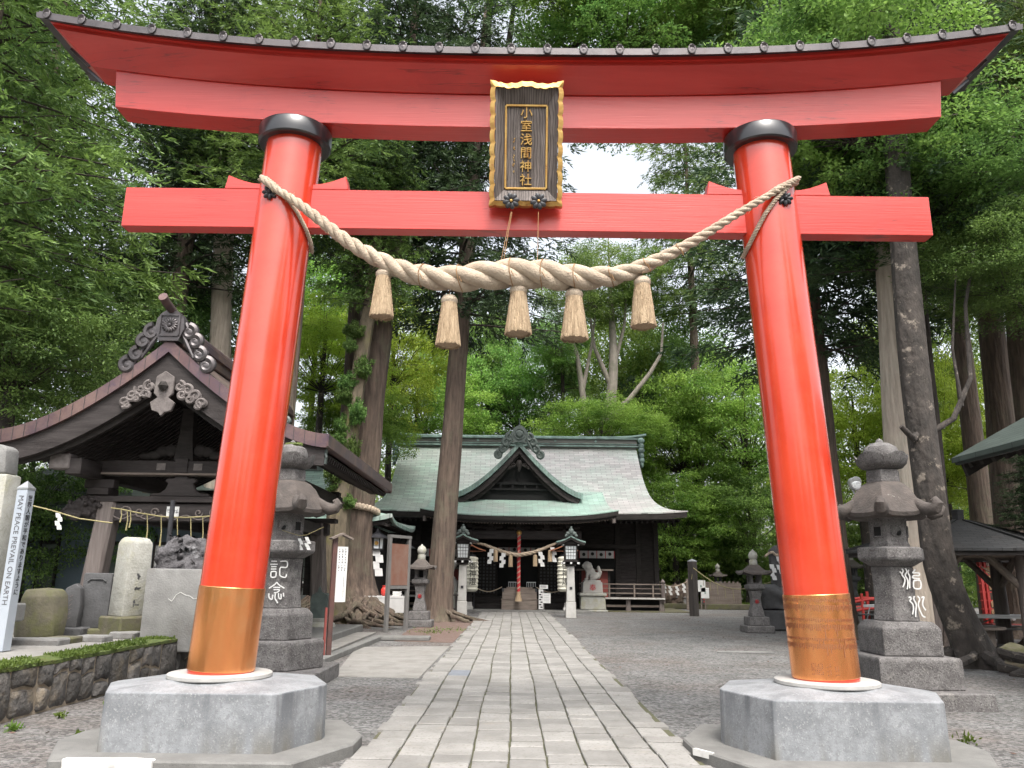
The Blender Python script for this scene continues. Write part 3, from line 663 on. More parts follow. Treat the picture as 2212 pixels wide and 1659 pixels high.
# ------------------------------------------------------------------ twisted rope with tassels
def rope():
    P = [(562, 384, 7.40), (596, 408, 7.40), (640, 436, 7.36), (690, 474, 7.34), (745, 517, 7.33), (800, 551, 7.33), (860, 580, 7.33), (920, 597, 7.33), (980, 602, 7.33), (1040, 596, 7.33), (1100, 591, 7.33),
         (1160, 592, 7.33), (1220, 598, 7.33), (1280, 600, 7.33), (1340, 593, 7.33), (1400, 571, 7.33), (1460, 542, 7.33), (1520, 508, 7.33), (1580, 470, 7.34), (1640, 434, 7.38), (1690, 405, 7.42), (1722, 389, 7.48)]
    rad = [.036, .040, .049, .058, .068, .080, .098, .117, .133, .146, .152, .150, .138, .118, .094, .075, .060, .051, .044, .039, .034, .030]
    pts = [at(*p) for p in P]
    t = thing('sacred_rope', 'thick twisted straw rope slung between the gate pillars with five hanging tassels', 'rope', pts[10])
    off = pts[10]
    pts = [p - off for p in pts]
    # resample
    L = [0]
    for a, b in zip(pts, pts[1:]): L.append(L[-1] + (b-a).length)
    def cat(vals, s):
        i = max(0, min(len(vals)-2, next((k for k in range(len(L)-1) if L[k+1] >= s), len(L)-2)))
        f = (s-L[i])/(L[i+1]-L[i])
        g = lambda k: vals[max(0, min(len(vals)-1, k))]
        p0, p1, p2, p3 = g(i-1), g(i), g(i+1), g(i+2)
        return p1 + (p2-p0)*.5*f + (p0*2-p1*5+p2*4-p3)*.5*f*f + (p1*3-p0-p2*3+p3)*.5*f*f*f
    N = 330; S = [L[-1]*i/N for i in range(N+1)]
    c = [cat(pts, s) for s in S]; rr = [cat(rad, s)*.98 for s in S]
    strands = [[], [], []]; srad = []; ph = 0
    for i in range(N+1):
        d = (c[min(i+1, N)] - c[max(i-1, 0)]).normalized(); y = Vector((0, 1, 0)); z = d.cross(y).normalized(); y = z.cross(d)
        for k in range(3):
            a = ph + 2*PI*k/3
            strands[k].append(c[i] + (y*math.cos(a) + z*math.sin(a))*rr[i]*.50)
        srad.append(rr[i]*.545)
        ph += (L[-1]/N)/(rr[i]*6.6)*2*PI
    for k in range(3):
        m = MB(); m.tube(strands[k], srad, 12); m.build('rope_strand', M['rope'], t)
    q = random.Random(12); m = MB()          # loose straw ends bristling from the strands
    for _ in range(520):
        i = q.randrange(8, N-8); k = q.randrange(3); a = q.uniform(0, 2*PI); d = (c[i+1]-c[i-1]).normalized(); y = Vector((0, 1, 0)); z = d.cross(y).normalized()
        o = (y*math.cos(a) + z*math.sin(a)); p0 = strands[k][i] + o*srad[i]*.97
        m.tube([p0, p0 + o*q.uniform(.008, .03) + d*q.uniform(-.05, .05)], .0018, 3, False)
    m.build('loose_straw', M['straw'], t, recalc=False)
    # thin loops tied round the pillars
    def loop(s, z0, zb, lab):
        m = MB(); q = []
        for i in range(41):
            a = PI*2*i/40; z = z0 + (zb-z0)*(.5 - .5*math.cos(a - (PI*.35 if s < 0 else -PI*.35)))
            q.append(Vector((XT + pillar_axis(s, z) + (PR+.022)*math.sin(a), YT - (PR+.022)*math.cos(a), z)) - off)
        for ph0 in (0, PI):
            h = []
            for i, p in enumerate(q): a = i*1.9 + ph0; h.append(p + Vector((0, math.cos(a), math.sin(a)))*.010)
            m.tube(h, .014, 6)
        m.build('tie_cord', M['brownrope'], t)
    def helix(pts, r, rs, turn, mat_, nm):
        m = MB(); Lx = [0]
        for a, b in zip(pts, pts[1:]): Lx.append(Lx[-1] + (b-a).length)
        n = int(Lx[-1]/.012); cs = []
        for i in range(n+1):
            s = Lx[-1]*i/n; k = next((j for j in range(len(Lx)-1) if Lx[j+1] >= s), len(Lx)-2); f = (s-Lx[k])/(Lx[k+1]-Lx[k]); cs.append(pts[k].lerp(pts[k+1], f))
        for ph0 in (0, 2*PI/3, 4*PI/3):
            h = []
            for i, p in enumerate(cs):
                d = (cs[min(i+1, n)] - cs[max(i-1, 0)]).normalized(); y = d.orthogonal().normalized() if abs(d.y) > .9 else Vector((0, 1, 0)); z = d.cross(y).normalized(); y = z.cross(d)
                a = ph0 + i*.012/turn*2*PI; h.append(p + (y*math.cos(a) + z*math.sin(a))*r*.5)
            m.tube(h, r*.55, 7)
        return m.build(nm, mat_, t)
    def wrap(s, pix):
        out = []
        for u, z in pix:        # u: angle round the pillar, z: height
            out.append(Vector((XT + pillar_axis(s, z) + (PR+.03)*math.sin(u), YT - (PR+.03)*math.cos(u), z)) - off)
        return out
    helix(wrap(-1, [(-.75, 5.60), (-.45, 5.55), (-.1, 5.46), (.3, 5.33), (.7, 5.19), (1.1, 5.05), (1.5, 4.94), (1.9, 4.9)]), .022, 0, .10, M['rope'], 'tie_cord')
    helix(wrap(1, [(.95, 5.62), (.55, 5.56), (.2, 5.46), (-.1, 5.36), (-.45, 5.22), (-.8, 5.06), (-1.15, 4.93), (-1.6, 4.86)]), .024, 0, .10, M['rope'], 'tie_cord')
    helix([at(1640, 434, 7.40)-off, at(1680, 406, 7.41)-off, at(1727, 384, 7.46)-off], .028, 0, .12, M['rope'], 'tie_cord')
    # wires up to the plaque, and thin binding twine
    for (u0, v0), (u1, v1) in (((1104, 458), (1083, 560)), ((1106, 458), (1088, 562)), ((1163, 458), (1161, 565))):
        m = MB(); m.tube([at(u0, v0, 7.46)-off, at(u1, v1, 7.30)-off], .0035, 5); m.build('hanging_wire', M['brownrope'], t)
    for f in (.33, .39, .47, .52, .57, .63, .69, .75):
        i = int(N*f); m = MB(); d = (c[i+1]-c[i-1]).normalized(); z = d.cross(Vector((0, 1, 0))).normalized(); R0 = rr[i]*1.03
        m.tube([c[i] + (Vector((0, 1, 0))*math.cos(2*PI*k/20) + z*math.sin(2*PI*k/20))*R0*(1 + .03*math.sin(k*2.1)) + d*.02*math.sin(k*.5) for k in range(21)], .005, 5)
        m.tube([c[i] - z*R0*.2 + Vector((0, -R0*1.0, 0)), c[i] + Vector((.03, -R0*1.05, -.09))], .004, 4)
        m.build('binding_twine', M['brownrope'], t)
    for (u, v0, v1, wpx, ulab) in ((829, 584, 686, 48, 0), (971, 641, 748, 51, 0), (1120, 619, 723, 54, 0), (1240, 628, 734, 55, 0), (1387, 601, 707, 52, 0)):
        a = at(u, v0, 7.36)-off; b = at(u, v1, 7.36)-off; h = a.z-b.z; rb = wpx/2/1700*8.0
        e = thing('tassel', None, None, (a.x, a.y, a.z)); e.parent = t; del_ = None
        C.objects.unlink(e); bpy.data.objects.remove(e)
        m = MB(); rt = rb*.62; r = random.Random(u)
        n = 44; prof = [(.55, -.06), (.98, -.12), (1.02, -.2), (1.10, -.3), (1.30, -.55), (1.48, -.8), (1.62, -.985)]
        vs = []
        for i, (k, z) in enumerate(prof):
            for q in range(n):
                ang = 2*PI*q/n; jj = 1 + (r.uniform(-.045, .045) if i > 1 else 0) + .03*(q % 2)*(i > 1)
                zz = z*h + (r.uniform(-.012, .010) if i == len(prof)-1 else 0)
                vs.append((a.x + rt*k*jj*math.cos(ang), a.y + rt*k*jj*math.sin(ang), a.z + zz))
        fs = [(i*n+q, i*n+(q+1) % n, (i+1)*n+(q+1) % n, (i+1)*n+q) for i in range(len(prof)-1) for q in range(n)]
        m.add(vs, fs)
        m.add([(x, y, z+.012) for x, y, z in vs[-n:]] , [tuple(range(n))])
        for q in range(170):             # single straws standing proud of the skirt
            ang = r.uniform(0, 2*PI); k0 = 1.02; p0 = Vector((math.cos(ang), math.sin(ang), 0))
            m.tube([a + p0*rt*.99 + Vector((0, 0, -.16*h)), a + p0*rt*1.31 + Vector((0, 0, -.55*h)), a + p0*rt*r.uniform(1.57, 1.67) + Vector((r.uniform(-.006, .006), r.uniform(-.006, .006), -h*r.uniform(.97, 1.01)))], .0022, 3, False)
        ts = m.build('tassel', M['straw'], t, smooth=25, recalc=False)
        m = MB(); m.lathe([(rt*.3, .012), (rt*.8, .006), (rt*1.12, -.03), (rt*1.12, -.055), (rt*.9, -.085)], 20, tuple(a)); m.build('tassel_head', M['rope'], ts)
        m = MB(); m.tube([a + Vector((0, 0, .0)), a + Vector((0, -.0, .09))], .006, 5); m.build('tassel_cord', M['brownrope'], ts)
rope()
# ------------------------------------------------------------------ roofs with UVs in metres
def roof_slab(name, fn, nu, nv, thick, material, parent, dirn=(0, 0, -1), smooth=30, label=None):
    m = MB(); m.slab(nu, nv, fn, thick, dirn)
    top = np.array(m.v[:nu*nv]).reshape(nv, nu, 3)
    U = np.zeros((nv, nu)); V = np.zeros((nv, nu))
    U[:, 1:] = np.cumsum(np.linalg.norm(np.diff(top, axis=1), axis=2), axis=1); V[1:, :] = np.cumsum(np.linalg.norm(np.diff(top, axis=0), axis=2), axis=0)
    U -= U[:, nu//2][:, None]
    uv = np.stack([U, V], 2).reshape(-1, 2); uv = np.concatenate([uv, uv])
    me = m.mesh(name, smooth=smooth)
    lay = me.uv_layers.new(name='UVMap'); idx = np.empty(len(me.loops), np.int32); me.loops.foreach_get('vertex_index', idx)
    lay.data.foreach_set('uv', uv[idx].astype(np.float32).ravel())
    return link(name, me, material, parent, label)
def _patina(m, x0, x1, col):
    t = m.node_tree; N = t.nodes; L = t.links; tc = N.new('ShaderNodeTexCoord'); sp = N.new('ShaderNodeSeparateXYZ'); n = N.new('ShaderNodeTexNoise'); n.inputs['Scale'].default_value = .35; n.inputs['Detail'].default_value = 5
    L.new(tc.outputs['Object'], sp.inputs[0]); L.new(tc.outputs['Object'], n.inputs['Vector'])
    a = N.new('ShaderNodeMath'); a.operation = 'MULTIPLY_ADD'; a.inputs[1].default_value = 5; L.new(n.outputs['Fac'], a.inputs[0]); L.new(sp.outputs['X'], a.inputs[2])
    r = N.new('ShaderNodeMapRange'); r.inputs['From Min'].default_value = x1; r.inputs['From Max'].default_value = x0; r.inputs['To Max'].default_value = .8; L.new(a.outputs[0], r.inputs['Value'])
    b = N['Principled BSDF']; mul = base_socket(m); x = N.new('ShaderNodeMix'); x.data_type = 'RGBA'; x.blend_type = 'MULTIPLY'; x.inputs['B'].default_value = (*col, 1)
    L.new(mul, x.inputs['A']); L.new(r.outputs[0], x.inputs['Factor']); L.new(x.outputs['Result'], b.inputs['Base Color'])
_patina(M['greyroof'], -1.5, 3.5, (.93, 1.14, 1.02))

# ------------------------------------------------------------------ shrine hall
HX, HY = .40, 36.0
hall = thing('shrine_hall', 'dark timber shrine hall with sweeping green copper roof and central gable behind the path', 'shrine', (HX, HY, 0))
def scrolls(mb, c, y, s, r0, side, tr):
    """a bold scroll ending"""
    pts = spiral((c[0], c[1]), r0, 1.3*1, PI/2 if side > 0 else PI/2, 22, -side, y)
    mb.tube(pts, [tr*(1 - .5*i/22) for i in range(23)], 7)
def ridge_ornament(parent, c, s, mat_, name='ridge_ornament', disc=True, horn=True, dy=.12):
    """demon-tile style end piece: crested plate, disc and scrolls spilling down both sides; c = (x,y,z) at its foot"""
    x, y, z = c; m = MB()
    P = [(-.22, 0), (-.33, .30), (-.30, .52), (-.20, .66), (-.10, .72), (0, .75), (.10, .72), (.20, .66), (.30, .52), (.33, .30), (.22, 0)]
    m.prism([(x + a*s, z + b*s) for a, b in P], y - dy, y + dy)
    for sd in (-1, 1):
        for (cx, cz, r0) in ((.42, .22, .17), (.58, .0, .15), (.70, -.30, .15), (.88, -.55, .17)):
            m.tube([(p[0], p[1], p[2]) for p in spiral((x + sd*cx*s, z + cz*s), r0*s, 1.35, PI/2, 20, -sd, y - dy*.3)], [.085*s*(1 - .55*i/20) for i in range(21)], 7); m.blob((x + sd*cx*s, y, z + cz*s), (r0*s*.95, dy*.7, r0*s*.9), 10)
        m.tube([(x + sd*.30*s, y, z + .45*s), (x + sd*.5*s, y, z + .05*s), (x + sd*.66*s, y, z - .30*s), (x + sd*.80*s, y, z - .62*s)], [.05*s, .06*s, .055*s, .03*s], 8)
        m.tube([(x + sd*.20*s, y-.02, z + .30*s), (x + sd*.40*s, y-.04, z - .05*s), (x + sd*.58*s, y-.04, z - .38*s)], [.04*s, .05*s, .03*s], 7)
    if horn: m.tube([(x, y, z + .7*s), (x, y - .05*s, z + .86*s), (x - .02*s, y - .18*s, z + 1.02*s)], [.05*s, .035*s, .012*s], 8)
    o = m.build(name, mat_, parent)
    if disc:
        m = MB(); m.lathe([(.001, -.06), (.10, -.06), (.155, -.02), (.17, 0), (.20, 0), (.21, -.03), (.24, -.03), (.25, .02)], 20)
        m.xform(Matrix.Translation((x, y - dy - .01, z + .36*s)) @ Matrix.Rotation(-PI/2, 4, 'X') @ Matrix.Diagonal((s, s, s, 1)))
        m.build('crest_disc', mat_, o)
    return o
def build_hall():
    h = hall
    W = lambda t: 6.72 + 1.48*t**5
    def front(a, b):
        s = 2*a-1; t = b
        return (s*W(t), 8.5 - 6*t, 4.62 + 4.2*(1-t)**1.55 + .16*abs(s)**5*t**3)
    roof = roof_slab('main_roof', front, 60, 30, .06, M['greyroof'], h)
    m = MB(); m.slab(40, 12, lambda a, b: ((2*a-1)*(W(b)-.02), 8.5 + 6*b, 4.62 + 4.2*(1-b)**1.55), .16); m.build('rear_roof_slope', M['greyroof'], roof)
    # eave edge board, rafters
    m = MB(); m.slab(60, 2, lambda a, b: ((2*a-1)*(8.16), 2.515 + .05*b, 4.575 + .16*abs(2*a-1)**5), .28); m.build('eave_edge', M['darkwood'], roof)
    m = MB(); m.slab(40, 6, lambda a, b: ((2*a-1)*7.9, 2.7 + 3.2*b, 4.28 + .35*b + .12*abs(2*a-1)**5*(1-b)), .05); m.build('soffit', M['darkwood'], roof)
    m = MB()
    for i in range(62):
        x = -7.8 + 15.6*i/61; m.bar((x, 2.72, 4.17 + .12*abs(x/7.9)**5), (x, 5.2, 4.42), .09, .10)
    m.build('rafters', M['darkwood'], roof)
    # ridge: boarded box, cap with upturned tips, end tiles
    m = MB(); m.box(-6.75, 6.75, 8.28, 8.72, 8.70, 9.22); m.build('ridge_box', M['ridge'], roof, bevel=.01)
    m = MB()
    for z0, z1, e in ((8.78, 8.86, .10), (8.93, 8.97, .06), (9.22, 9.28, .12)): m.box(-6.85, 6.85, 8.28-e, 8.72+e, z0, z1)
    m.build('ridge_moulding', M['greentrim'], roof, bevel=.01)
    m = MB(); m.slab(40, 5, lambda a, b: ((2*a-1)*7.28, 8.18 + .64*b, 9.33 + .10*math.sin(b*PI) + .20*abs(2*a-1)**9), .06); m.build('ridge_cap', M['greentrim'], roof)
    for s in (-1, 1):
        m = MB()
        for k, (w_, z) in enumerate(((.36, 9.15), (.30, 8.85), (.34, 8.6), (.28, 8.3), (.3, 8.02), (.2, 7.78))): m.blob((s*6.98, 8.2, z), (w_*.55, .16, .19), 10)
        m.box(s*6.98-.10, s*6.98+.10, 8.15, 8.85, 7.9, 9.25)
        m.build('ridge_end_tile', M['greentrim'], roof)
    for x in (-4.6, -2.3, 2.1, 4.4):
        m = MB(); m.lathe([(.001, 0), (.05, 0), (.07, .02)], 10); m.xform(Matrix.Translation((x, 8.26, 9.10)) @ Matrix.Rotation(PI/2, 4, 'X')); m.build('ridge_boss', M['greentrim'], roof)
    # porch roof running down in front
    def porch(a, b):
        s = 2*a-1; y = 4.3 - 4.3*b; hw = 4.28 + .25*b**3
        z = 4.27 + 1.55*(1-b)**1.5 + (.30*abs(s)**3.2)*b**1.2
        return (s*hw, y, z)
    pr = roof_slab('porch_roof', porch, 44, 20, .045, M['greenroof'], h)
    m = MB(); m.slab(44, 2, lambda a, b: ((2*a-1)*4.5, .015 + .06*b, 4.235 + .30*abs(2*a-1)**3.2), .20); m.build('eave_edge', M['darkwood'], pr)
    m = MB(); m.slab(44, 2, lambda a, b: ((2*a-1)*4.42, .10 + .06*b, 4.03 + .30*abs(2*a-1)**3.2), .10); m.build('eave_board', M['darkwood'], pr)
    m = MB(); m.slab(30, 4, lambda a, b: ((2*a-1)*4.35, .15 + 3.9*b, 4.02 + .25*abs(2*a-1)**3.2*(1-b) + .5*b), .05); m.build('soffit', M['darkwood'], pr)
    m = MB()
    for i in range(64):
        x = -4.3 + 8.6*i/63; z = 3.93 + .27*abs(x/4.4)**3.2; m.bar((x, .16, z), (x, 1.6, z+.12), .06, .085)
    m.build('rafters', M['oldwood'], pr)
    for s in (-1, 1):
        m = MB(); m.box(s*4.3-.07, s*4.3+.07, .1, .4, 3.98, 4.2); m.build('beam_end', M['postwood'], pr, bevel=.01)
    # gable: two concave slopes, bargeboards, dark face, pendant
    def gz(u): return 5.46 + 2.62*(1-u)**1.42 + .06*u**4      # height of the verge at u = 0 ridge .. 1 foot
    for s in (-1, 1):
        def slope(a, b, s=s): return (s*3.12*b, 2.62 + a*(4.2-.9*b), gz(b) - .02 + a*(.30*(1-b)))
        g = roof_slab('gable_slope', slope, 10, 26, .10, M['greenroof'], h)
        m = MB(); m.slab(26, 2, lambda a, b, s=s: (s*3.14*a, 2.58, gz(a) + .03 - .27*b), .16, (0, 1, 0)); m.build('verge_cladding', M['greentrim'], g)
        m = MB()
        for k in range(1, 22): m.bar((s*3.14*k/22, 2.575, gz(k/22) + .03), (s*3.14*k/22, 2.575, gz(k/22) - .24), .012, .012, (0, 1, 0))
        m.build('cladding_seam', M['darktrim'], g)
        m = MB(); n = 24
        up_ = [(s*3.02*k/n, gz(k/n) - .24) for k in range(n+1)]; dn = [(s*(3.02*k/n)*.97, gz(k/n) - .24 - (.34 - .12*k/n)) for k in range(n+1)]
        vs = [(x, 2.70, z) for x, z in up_] + [(x, 2.70, z) for x, z in dn] + [(x, 2.80, z) for x, z in up_] + [(x, 2.80, z) for x, z in dn]; N_ = n+1
        fs = [f for k in range(n) for f in ((k, k+1, N_+k+1, N_+k), (2*N_+k, 3*N_+k, 3*N_+k+1, 2*N_+k+1), (k, 2*N_+k, 2*N_+k+1, k+1), (N_+k, N_+k+1, 3*N_+k+1, 3*N_+k))]
        m.add(vs, fs); m.build('bargeboard', M['pavwood'], g)
        m = MB(); vs = []
        up_ = [(s*2.9*k/n, gz(k/n) - .50) for k in range(n+1)]; dn = [(s*2.78*k/n, gz(k/n) - .72 + .1*k/n) for k in range(n+1)]
        vs = [(x, 2.9, z) for x, z in up_] + [(x, 2.9, z) for x, z in dn]
        m.add(vs, [(k, k+1, N_+k+1, N_+k) for k in range(n)]); m.build('inner_bargeboard', M['darkwood'], g)
    m = MB(); n = 20
    P = [(3.0*k/n, gz(abs(k)/n) - .35) for k in range(-n, n+1)]
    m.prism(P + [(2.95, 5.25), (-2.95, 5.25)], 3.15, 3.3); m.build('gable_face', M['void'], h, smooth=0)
    m = MB(); m.box(-1.6, 1.6, 3.0, 3.14, 6.0, 6.10); m.box(-1.9, 1.9, 3.0, 3.14, 5.72, 5.80)
    for x in (-.9, -.3, .3, .9): m.box(x-.05, x+.05, 3.02, 3.13, 5.8, 6.0)
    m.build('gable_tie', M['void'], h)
    m = MB(); m.blob((0, 2.78, 6.98), (.16, .08, .22), 12); m.tube([(0, 2.8, 6.85), (0, 2.76, 6.62)], [.12, .04], 8)
    for s in (-1, 1):
        m.tube(spiral((s*.26, 6.95), .14, 1.2, PI/2, 18, -s, 2.78), .04, 6); m.tube(spiral((s*.46, 6.82), .11, 1.2, PI/2, 18, -s, 2.78), .035, 6)
        m.tube([(s*.1, 2.8, 6.95), (s*.35, 2.8, 6.85), (s*.66, 2.8, 6.66)], [.06, .06, .02], 6)
    m.build('gable_pendant', M['darkwood'], h)
    ridge_ornament(h, (0, 2.55, 8.02), 1.15, M['darktrim'])
    # body: plinth step, floor, posts, walls
    m = MB(); m.box(-3.2, 3.3, .7, 3.3, 0, .10); m.build('stone_step', M['slabstone'], h, bevel=.01)
    m = MB(); m.box(-8.3, 8.2, 2.55, 14, 0, .05); m.build('foundation_kerb', M['mossstone'], h)
    m = MB(); m.box(-7.1, 7.1, 4.9, 5.0, .1, 4.6); m.build('front_wall', M['darkwood'], h)
    for s in (-1, 1):
        m = MB(); m.box(s*6.0-.06, s*6.0+.06, 5.0, 13, .1, 4.7); m.build('side_wall', M['darkwood'], h)
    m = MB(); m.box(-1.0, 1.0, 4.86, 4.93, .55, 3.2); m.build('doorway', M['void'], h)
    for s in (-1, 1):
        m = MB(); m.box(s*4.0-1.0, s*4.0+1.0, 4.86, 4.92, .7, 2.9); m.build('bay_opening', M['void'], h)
        m = MB()
        for k in range(15): m.box(s*5.62-.48, s*5.62+.48, 4.80, 4.9, .75 + k*.135, .75 + k*.135 + .115)
        m.build('louvred_shutter', M['cherry'] if 0 else M['pavwood'], h)
        for x in (2.25, 3.0, 5.05, 6.1, 7.0):
            m = MB(); m.box(s*x-.12, s*x+.12, 4.68, 4.94, .1, 4.4); m.build('wall_post', M['darkwood'], h, bevel=.012)
        # lattice door: dark panel, pierced grid
        m = MB(); m.box(s*1.62-.58, s*1.62+.58, 4.80, 4.86, .62, 2.75); d = m.build('lattice_door', M['darkwood'], h)
        m = MB(); q = random.Random(4)
        for i in range(6):
            for k in range(11):
                x = s*1.62 - .44 + i*.176; z = .80 + k*.165
                m.box(x-.05, x+.05, 4.785, 4.80, z-.05, z+.05)
        m.build('lattice', mat('dim_lattice_pane', (.035, .035, .036), .4, (.10, .105, .11), nscale=2.2, contrast=(.5, .8)) if s < 0 else bpy.data.materials['dim_lattice_pane'], d)
    # porch posts and beams
    for s in (-1, 1):
        p_ = MB(); p_.box(s*2.28-.16, s*2.28+.16, .95, 1.27, .32, 3.9); pp = p_.build('porch_post', M['pavwood'], h, bevel=.03)
        m = MB(); m.lathe([(.34, 0), (.34, .10), (.27, .16), (.24, .34)], 4, (s*2.28, 1.11, .10), PI/4); m.build('stone_foot', M['postpaint'], pp, bevel=.015, smooth=0)
    m = MB(); m.box(-2.9, 2.9, .98, 1.24, 3.25, 3.66); m.build('porch_beam', M['pavwood'], h, bevel=.03)
    m = MB(); m.box(-2.5, 2.5, .94, .99, 3.36, 3.42)
    for x in (-2.28, -1.3, 0, 1.3, 2.28):
        m.box(x-.22, x+.22, .95, 1.27, 3.66, 3.76); m.box(x-.10, x+.10, .8, 1.3, 3.76, 3.92)
        for s in (-1, 1): m.blob((x + s*.36, 1.1, 3.80), (.2, .1, .10), 10)
    m.build('bracket_carving', M['pavwood'], h)
    m = MB(); m.box(-6.0, 6.1, 4.6, 4.72, 3.0, 3.22); m.build('lintel_beam', M['darkwood'], h)
    for x in (-.52, .62):         # red chevrons on the dark inner wall
        m = MB(); m.bar((x, 4.70, 2.98), (x+.16, 4.70, 2.74), .02, .04); m.bar((x, 4.70, 2.98), (x-.16, 4.70, 2.74), .02, .04); m.build('red_chevron', M['redink'], h)
    # veranda with railing on each side
    for s in (-1, 1):
        v = MB(); v.box(min(s*3.0, s*7.05), max(s*3.0, s*7.05), 3.0, 4.7, .56, .64); ver = v.build('veranda_floor', M['oldwood'], h, bevel=.008)
        m = MB()
        x = 3.1
        while x < 7.0: m.box(min(s*x, s*(x+.42)), max(s*x, s*(x+.42)), 2.90, 3.0, .59, .655); x += .44
        m.build('floor_edge', M['postpaint'], ver)
        for z, t in ((1.28, .05), (1.08, .035), (.86, .05)):
            m = MB(); m.box(min(s*2.95, s*6.95), max(s*2.95, s*6.95), 3.05, 3.05+t, z-t/2, z+t/2); m.build('rail', M['oldwood'], ver)
        for x in (3.2, 4.4, 5.6, 6.5):
            m = MB(); m.box(s*x-.035, s*x+.035, 3.04, 3.10, .64, 1.24); m.build('rail_post', M['oldwood'], ver)
        m = MB(); m.lathe([(.10, .0), (.10, .85), (.08, .87), (.11, .93), (.12, .98), (.06, 1.06), (.01, 1.12)], 12, (s*6.98, 3.08, .42)); m.build('corner_post', M['postwood'], ver)
        for x in (3.1, 5.3, 6.9):
            m = MB(); m.prism([(s*x-.13, 0), (s*x-.10, .3), (s*x-.10, .56), (s*x+.10, .56), (s*x+.10, .3), (s*x+.13, 0)], 3.05, 3.2); m.build('floor_post', M['postwood'], ver)
        m = MB(); m.box(min(s*3.0, s*6.9), max(s*3.0, s*6.9), 3.1, 3.16, .22, .32); m.build('floor_tie', M['oldwood'], ver)
        m = MB(); m.box(min(s*3.0, s*7.0), max(s*3.0, s*7.0), 3.6, 3.65, 0.05, .56); m.build('underfloor', M['void'], ver)
    m = MB(); m.box(-2.5, 2.5, 3.0, 4.8, .1, .62); m.box(-2.5, 2.5, 2.3, 3.0, .1, .36); m.build('entrance_steps', M['darkwood'], h, bevel=.01)
build_hall()
def hang_curtain(x0, x1, z0, z1, n, Y, lab):
    t = thing('crest_curtain', lab, 'curtain', (0, 0, 0), 0)
    t.location = (HX + (x0+x1)/2, HY + Y, z1); w_ = (x1-x0); m = MB()
    m.slab(40, 3, lambda a, b: (-w_/2 + w_*a, .02*math.sin(a*n*2*PI), -(z1-z0)*b), .006, (0, 1, 0)); m.build('cloth', M['cloth'], t)
    for k in range(n+1):
        m = MB(); x = -w_/2 + w_*k/n; m.box(x-.018, x+.018, -.035, -.028, -(z1-z0), 0); m.build('red_tape', M['redink'], t)
    for k in range(n):
        x = -w_/2 + w_*(k+.5)/n; m = MB(); m.lathe([(.001, 0), (.085, 0), (.085, .008)], 14); m.xform(Matrix.Translation((x, -.033, -(z1-z0)*.5 + .03*(k % 2))) @ Matrix.Rotation(PI/2, 4, 'X')); m.build('round_crest', M['ink'], t)
hang_curtain(3.1, 4.85, 2.52, 2.88, 4, 4.55, 'white curtain with black round crests over the right bay opening of the hall')
hang_curtain(-4.9, -2.6, 2.52, 2.88, 5, 4.55, 'white curtain with round crests over the left bay, half behind the leaning cedar')
hang_curtain(-1.0, 1.2, 2.75, 3.0, 4, 4.62, 'dim white curtain with crests above the dark central doorway')

def shide(parent, c, h, s=1):
    """zigzag folded paper streamer"""
    m = MB(); w_ = h*.28; x, y, z = c
    for k in range(4):
        dx = (k % 2)*w_*.45*s; z1 = z - h*k/4.2; z0 = z1 - h/3.6
        m.add([(x+dx-w_*.5, y + .006*k, z1), (x+dx+w_*.5, y + .006*k, z1), (x+dx+w_*.55 + .02*s, y + .006*k-.004, z0), (x+dx-w_*.45 + .02*s, y + .006*k-.004, z0),
               (x+dx-w_*.5, y + .006*k+.003, z1), (x+dx+w_*.5, y + .006*k+.003, z1), (x+dx+w_*.55 + .02*s, y + .006*k-.001, z0), (x+dx-w_*.45 + .02*s, y + .006*k-.001, z0)], [(0, 1, 2, 3), (7, 6, 5, 4), (0, 4, 5, 1), (1, 5, 6, 2), (2, 6, 7, 3), (3, 7, 4, 0)])
    return m.build('paper_streamer', M['white'], parent, smooth=0)
def small_tassel(parent, c, h, r):
    m = MB(); m.lathe([(r*.35, 0), (r*.8, -.02), (r*.95, -h*.25), (r*1.02, -h)], 12, tuple(c)); return m.build('straw_tassel', M['straw'], parent)
# rope across the porch
def porch_rope():
    P = [(1022, 1172), (1045, 1176), (1070, 1186), (1095, 1195), (1120, 1199), (1145, 1195), (1170, 1187), (1195, 1176), (1218, 1166)]
    pts = [at(u, v, 36.7) for u, v in P]; o = pts[4]
    t = thing('porch_rope', 'twisted straw rope with white paper streamers hung across the hall porch', 'rope', o)
    c = []
    for i in range(len(pts)-1):
        for k in range(12): c.append(pts[i].lerp(pts[i+1], k/12) - o)
    c.append(pts[-1]-o); n = len(c)
    for ph in (0, 2*PI/3, 4*PI/3):
        q = []; rd = []
        for i, p in enumerate(c):
            r_ = .035 + .055*math.sin(PI*i/(n-1)); a = ph + i*.42; q.append(p + Vector((0, math.cos(a), math.sin(a)))*r_*.55); rd.append(r_*.6)
        m = MB(); m.tube(q, rd, 8); m.build('rope_strand', M['rope'], t)
    for u, v, k in ((1062, 1186, 's'), (1088, 1194, 's'), (1167, 1192, 's'), (1193, 1182, 's'), (1071, 1188, 't'), (1103, 1199, 't'), (1156, 1198, 't'), (1188, 1188, 't')):
        p = at(u, v, 36.62) - o
        if k == 's': shide(t, p, .66, -1 if u < 1120 else 1)
        else: small_tassel(t, p, .52, .10)
porch_rope()
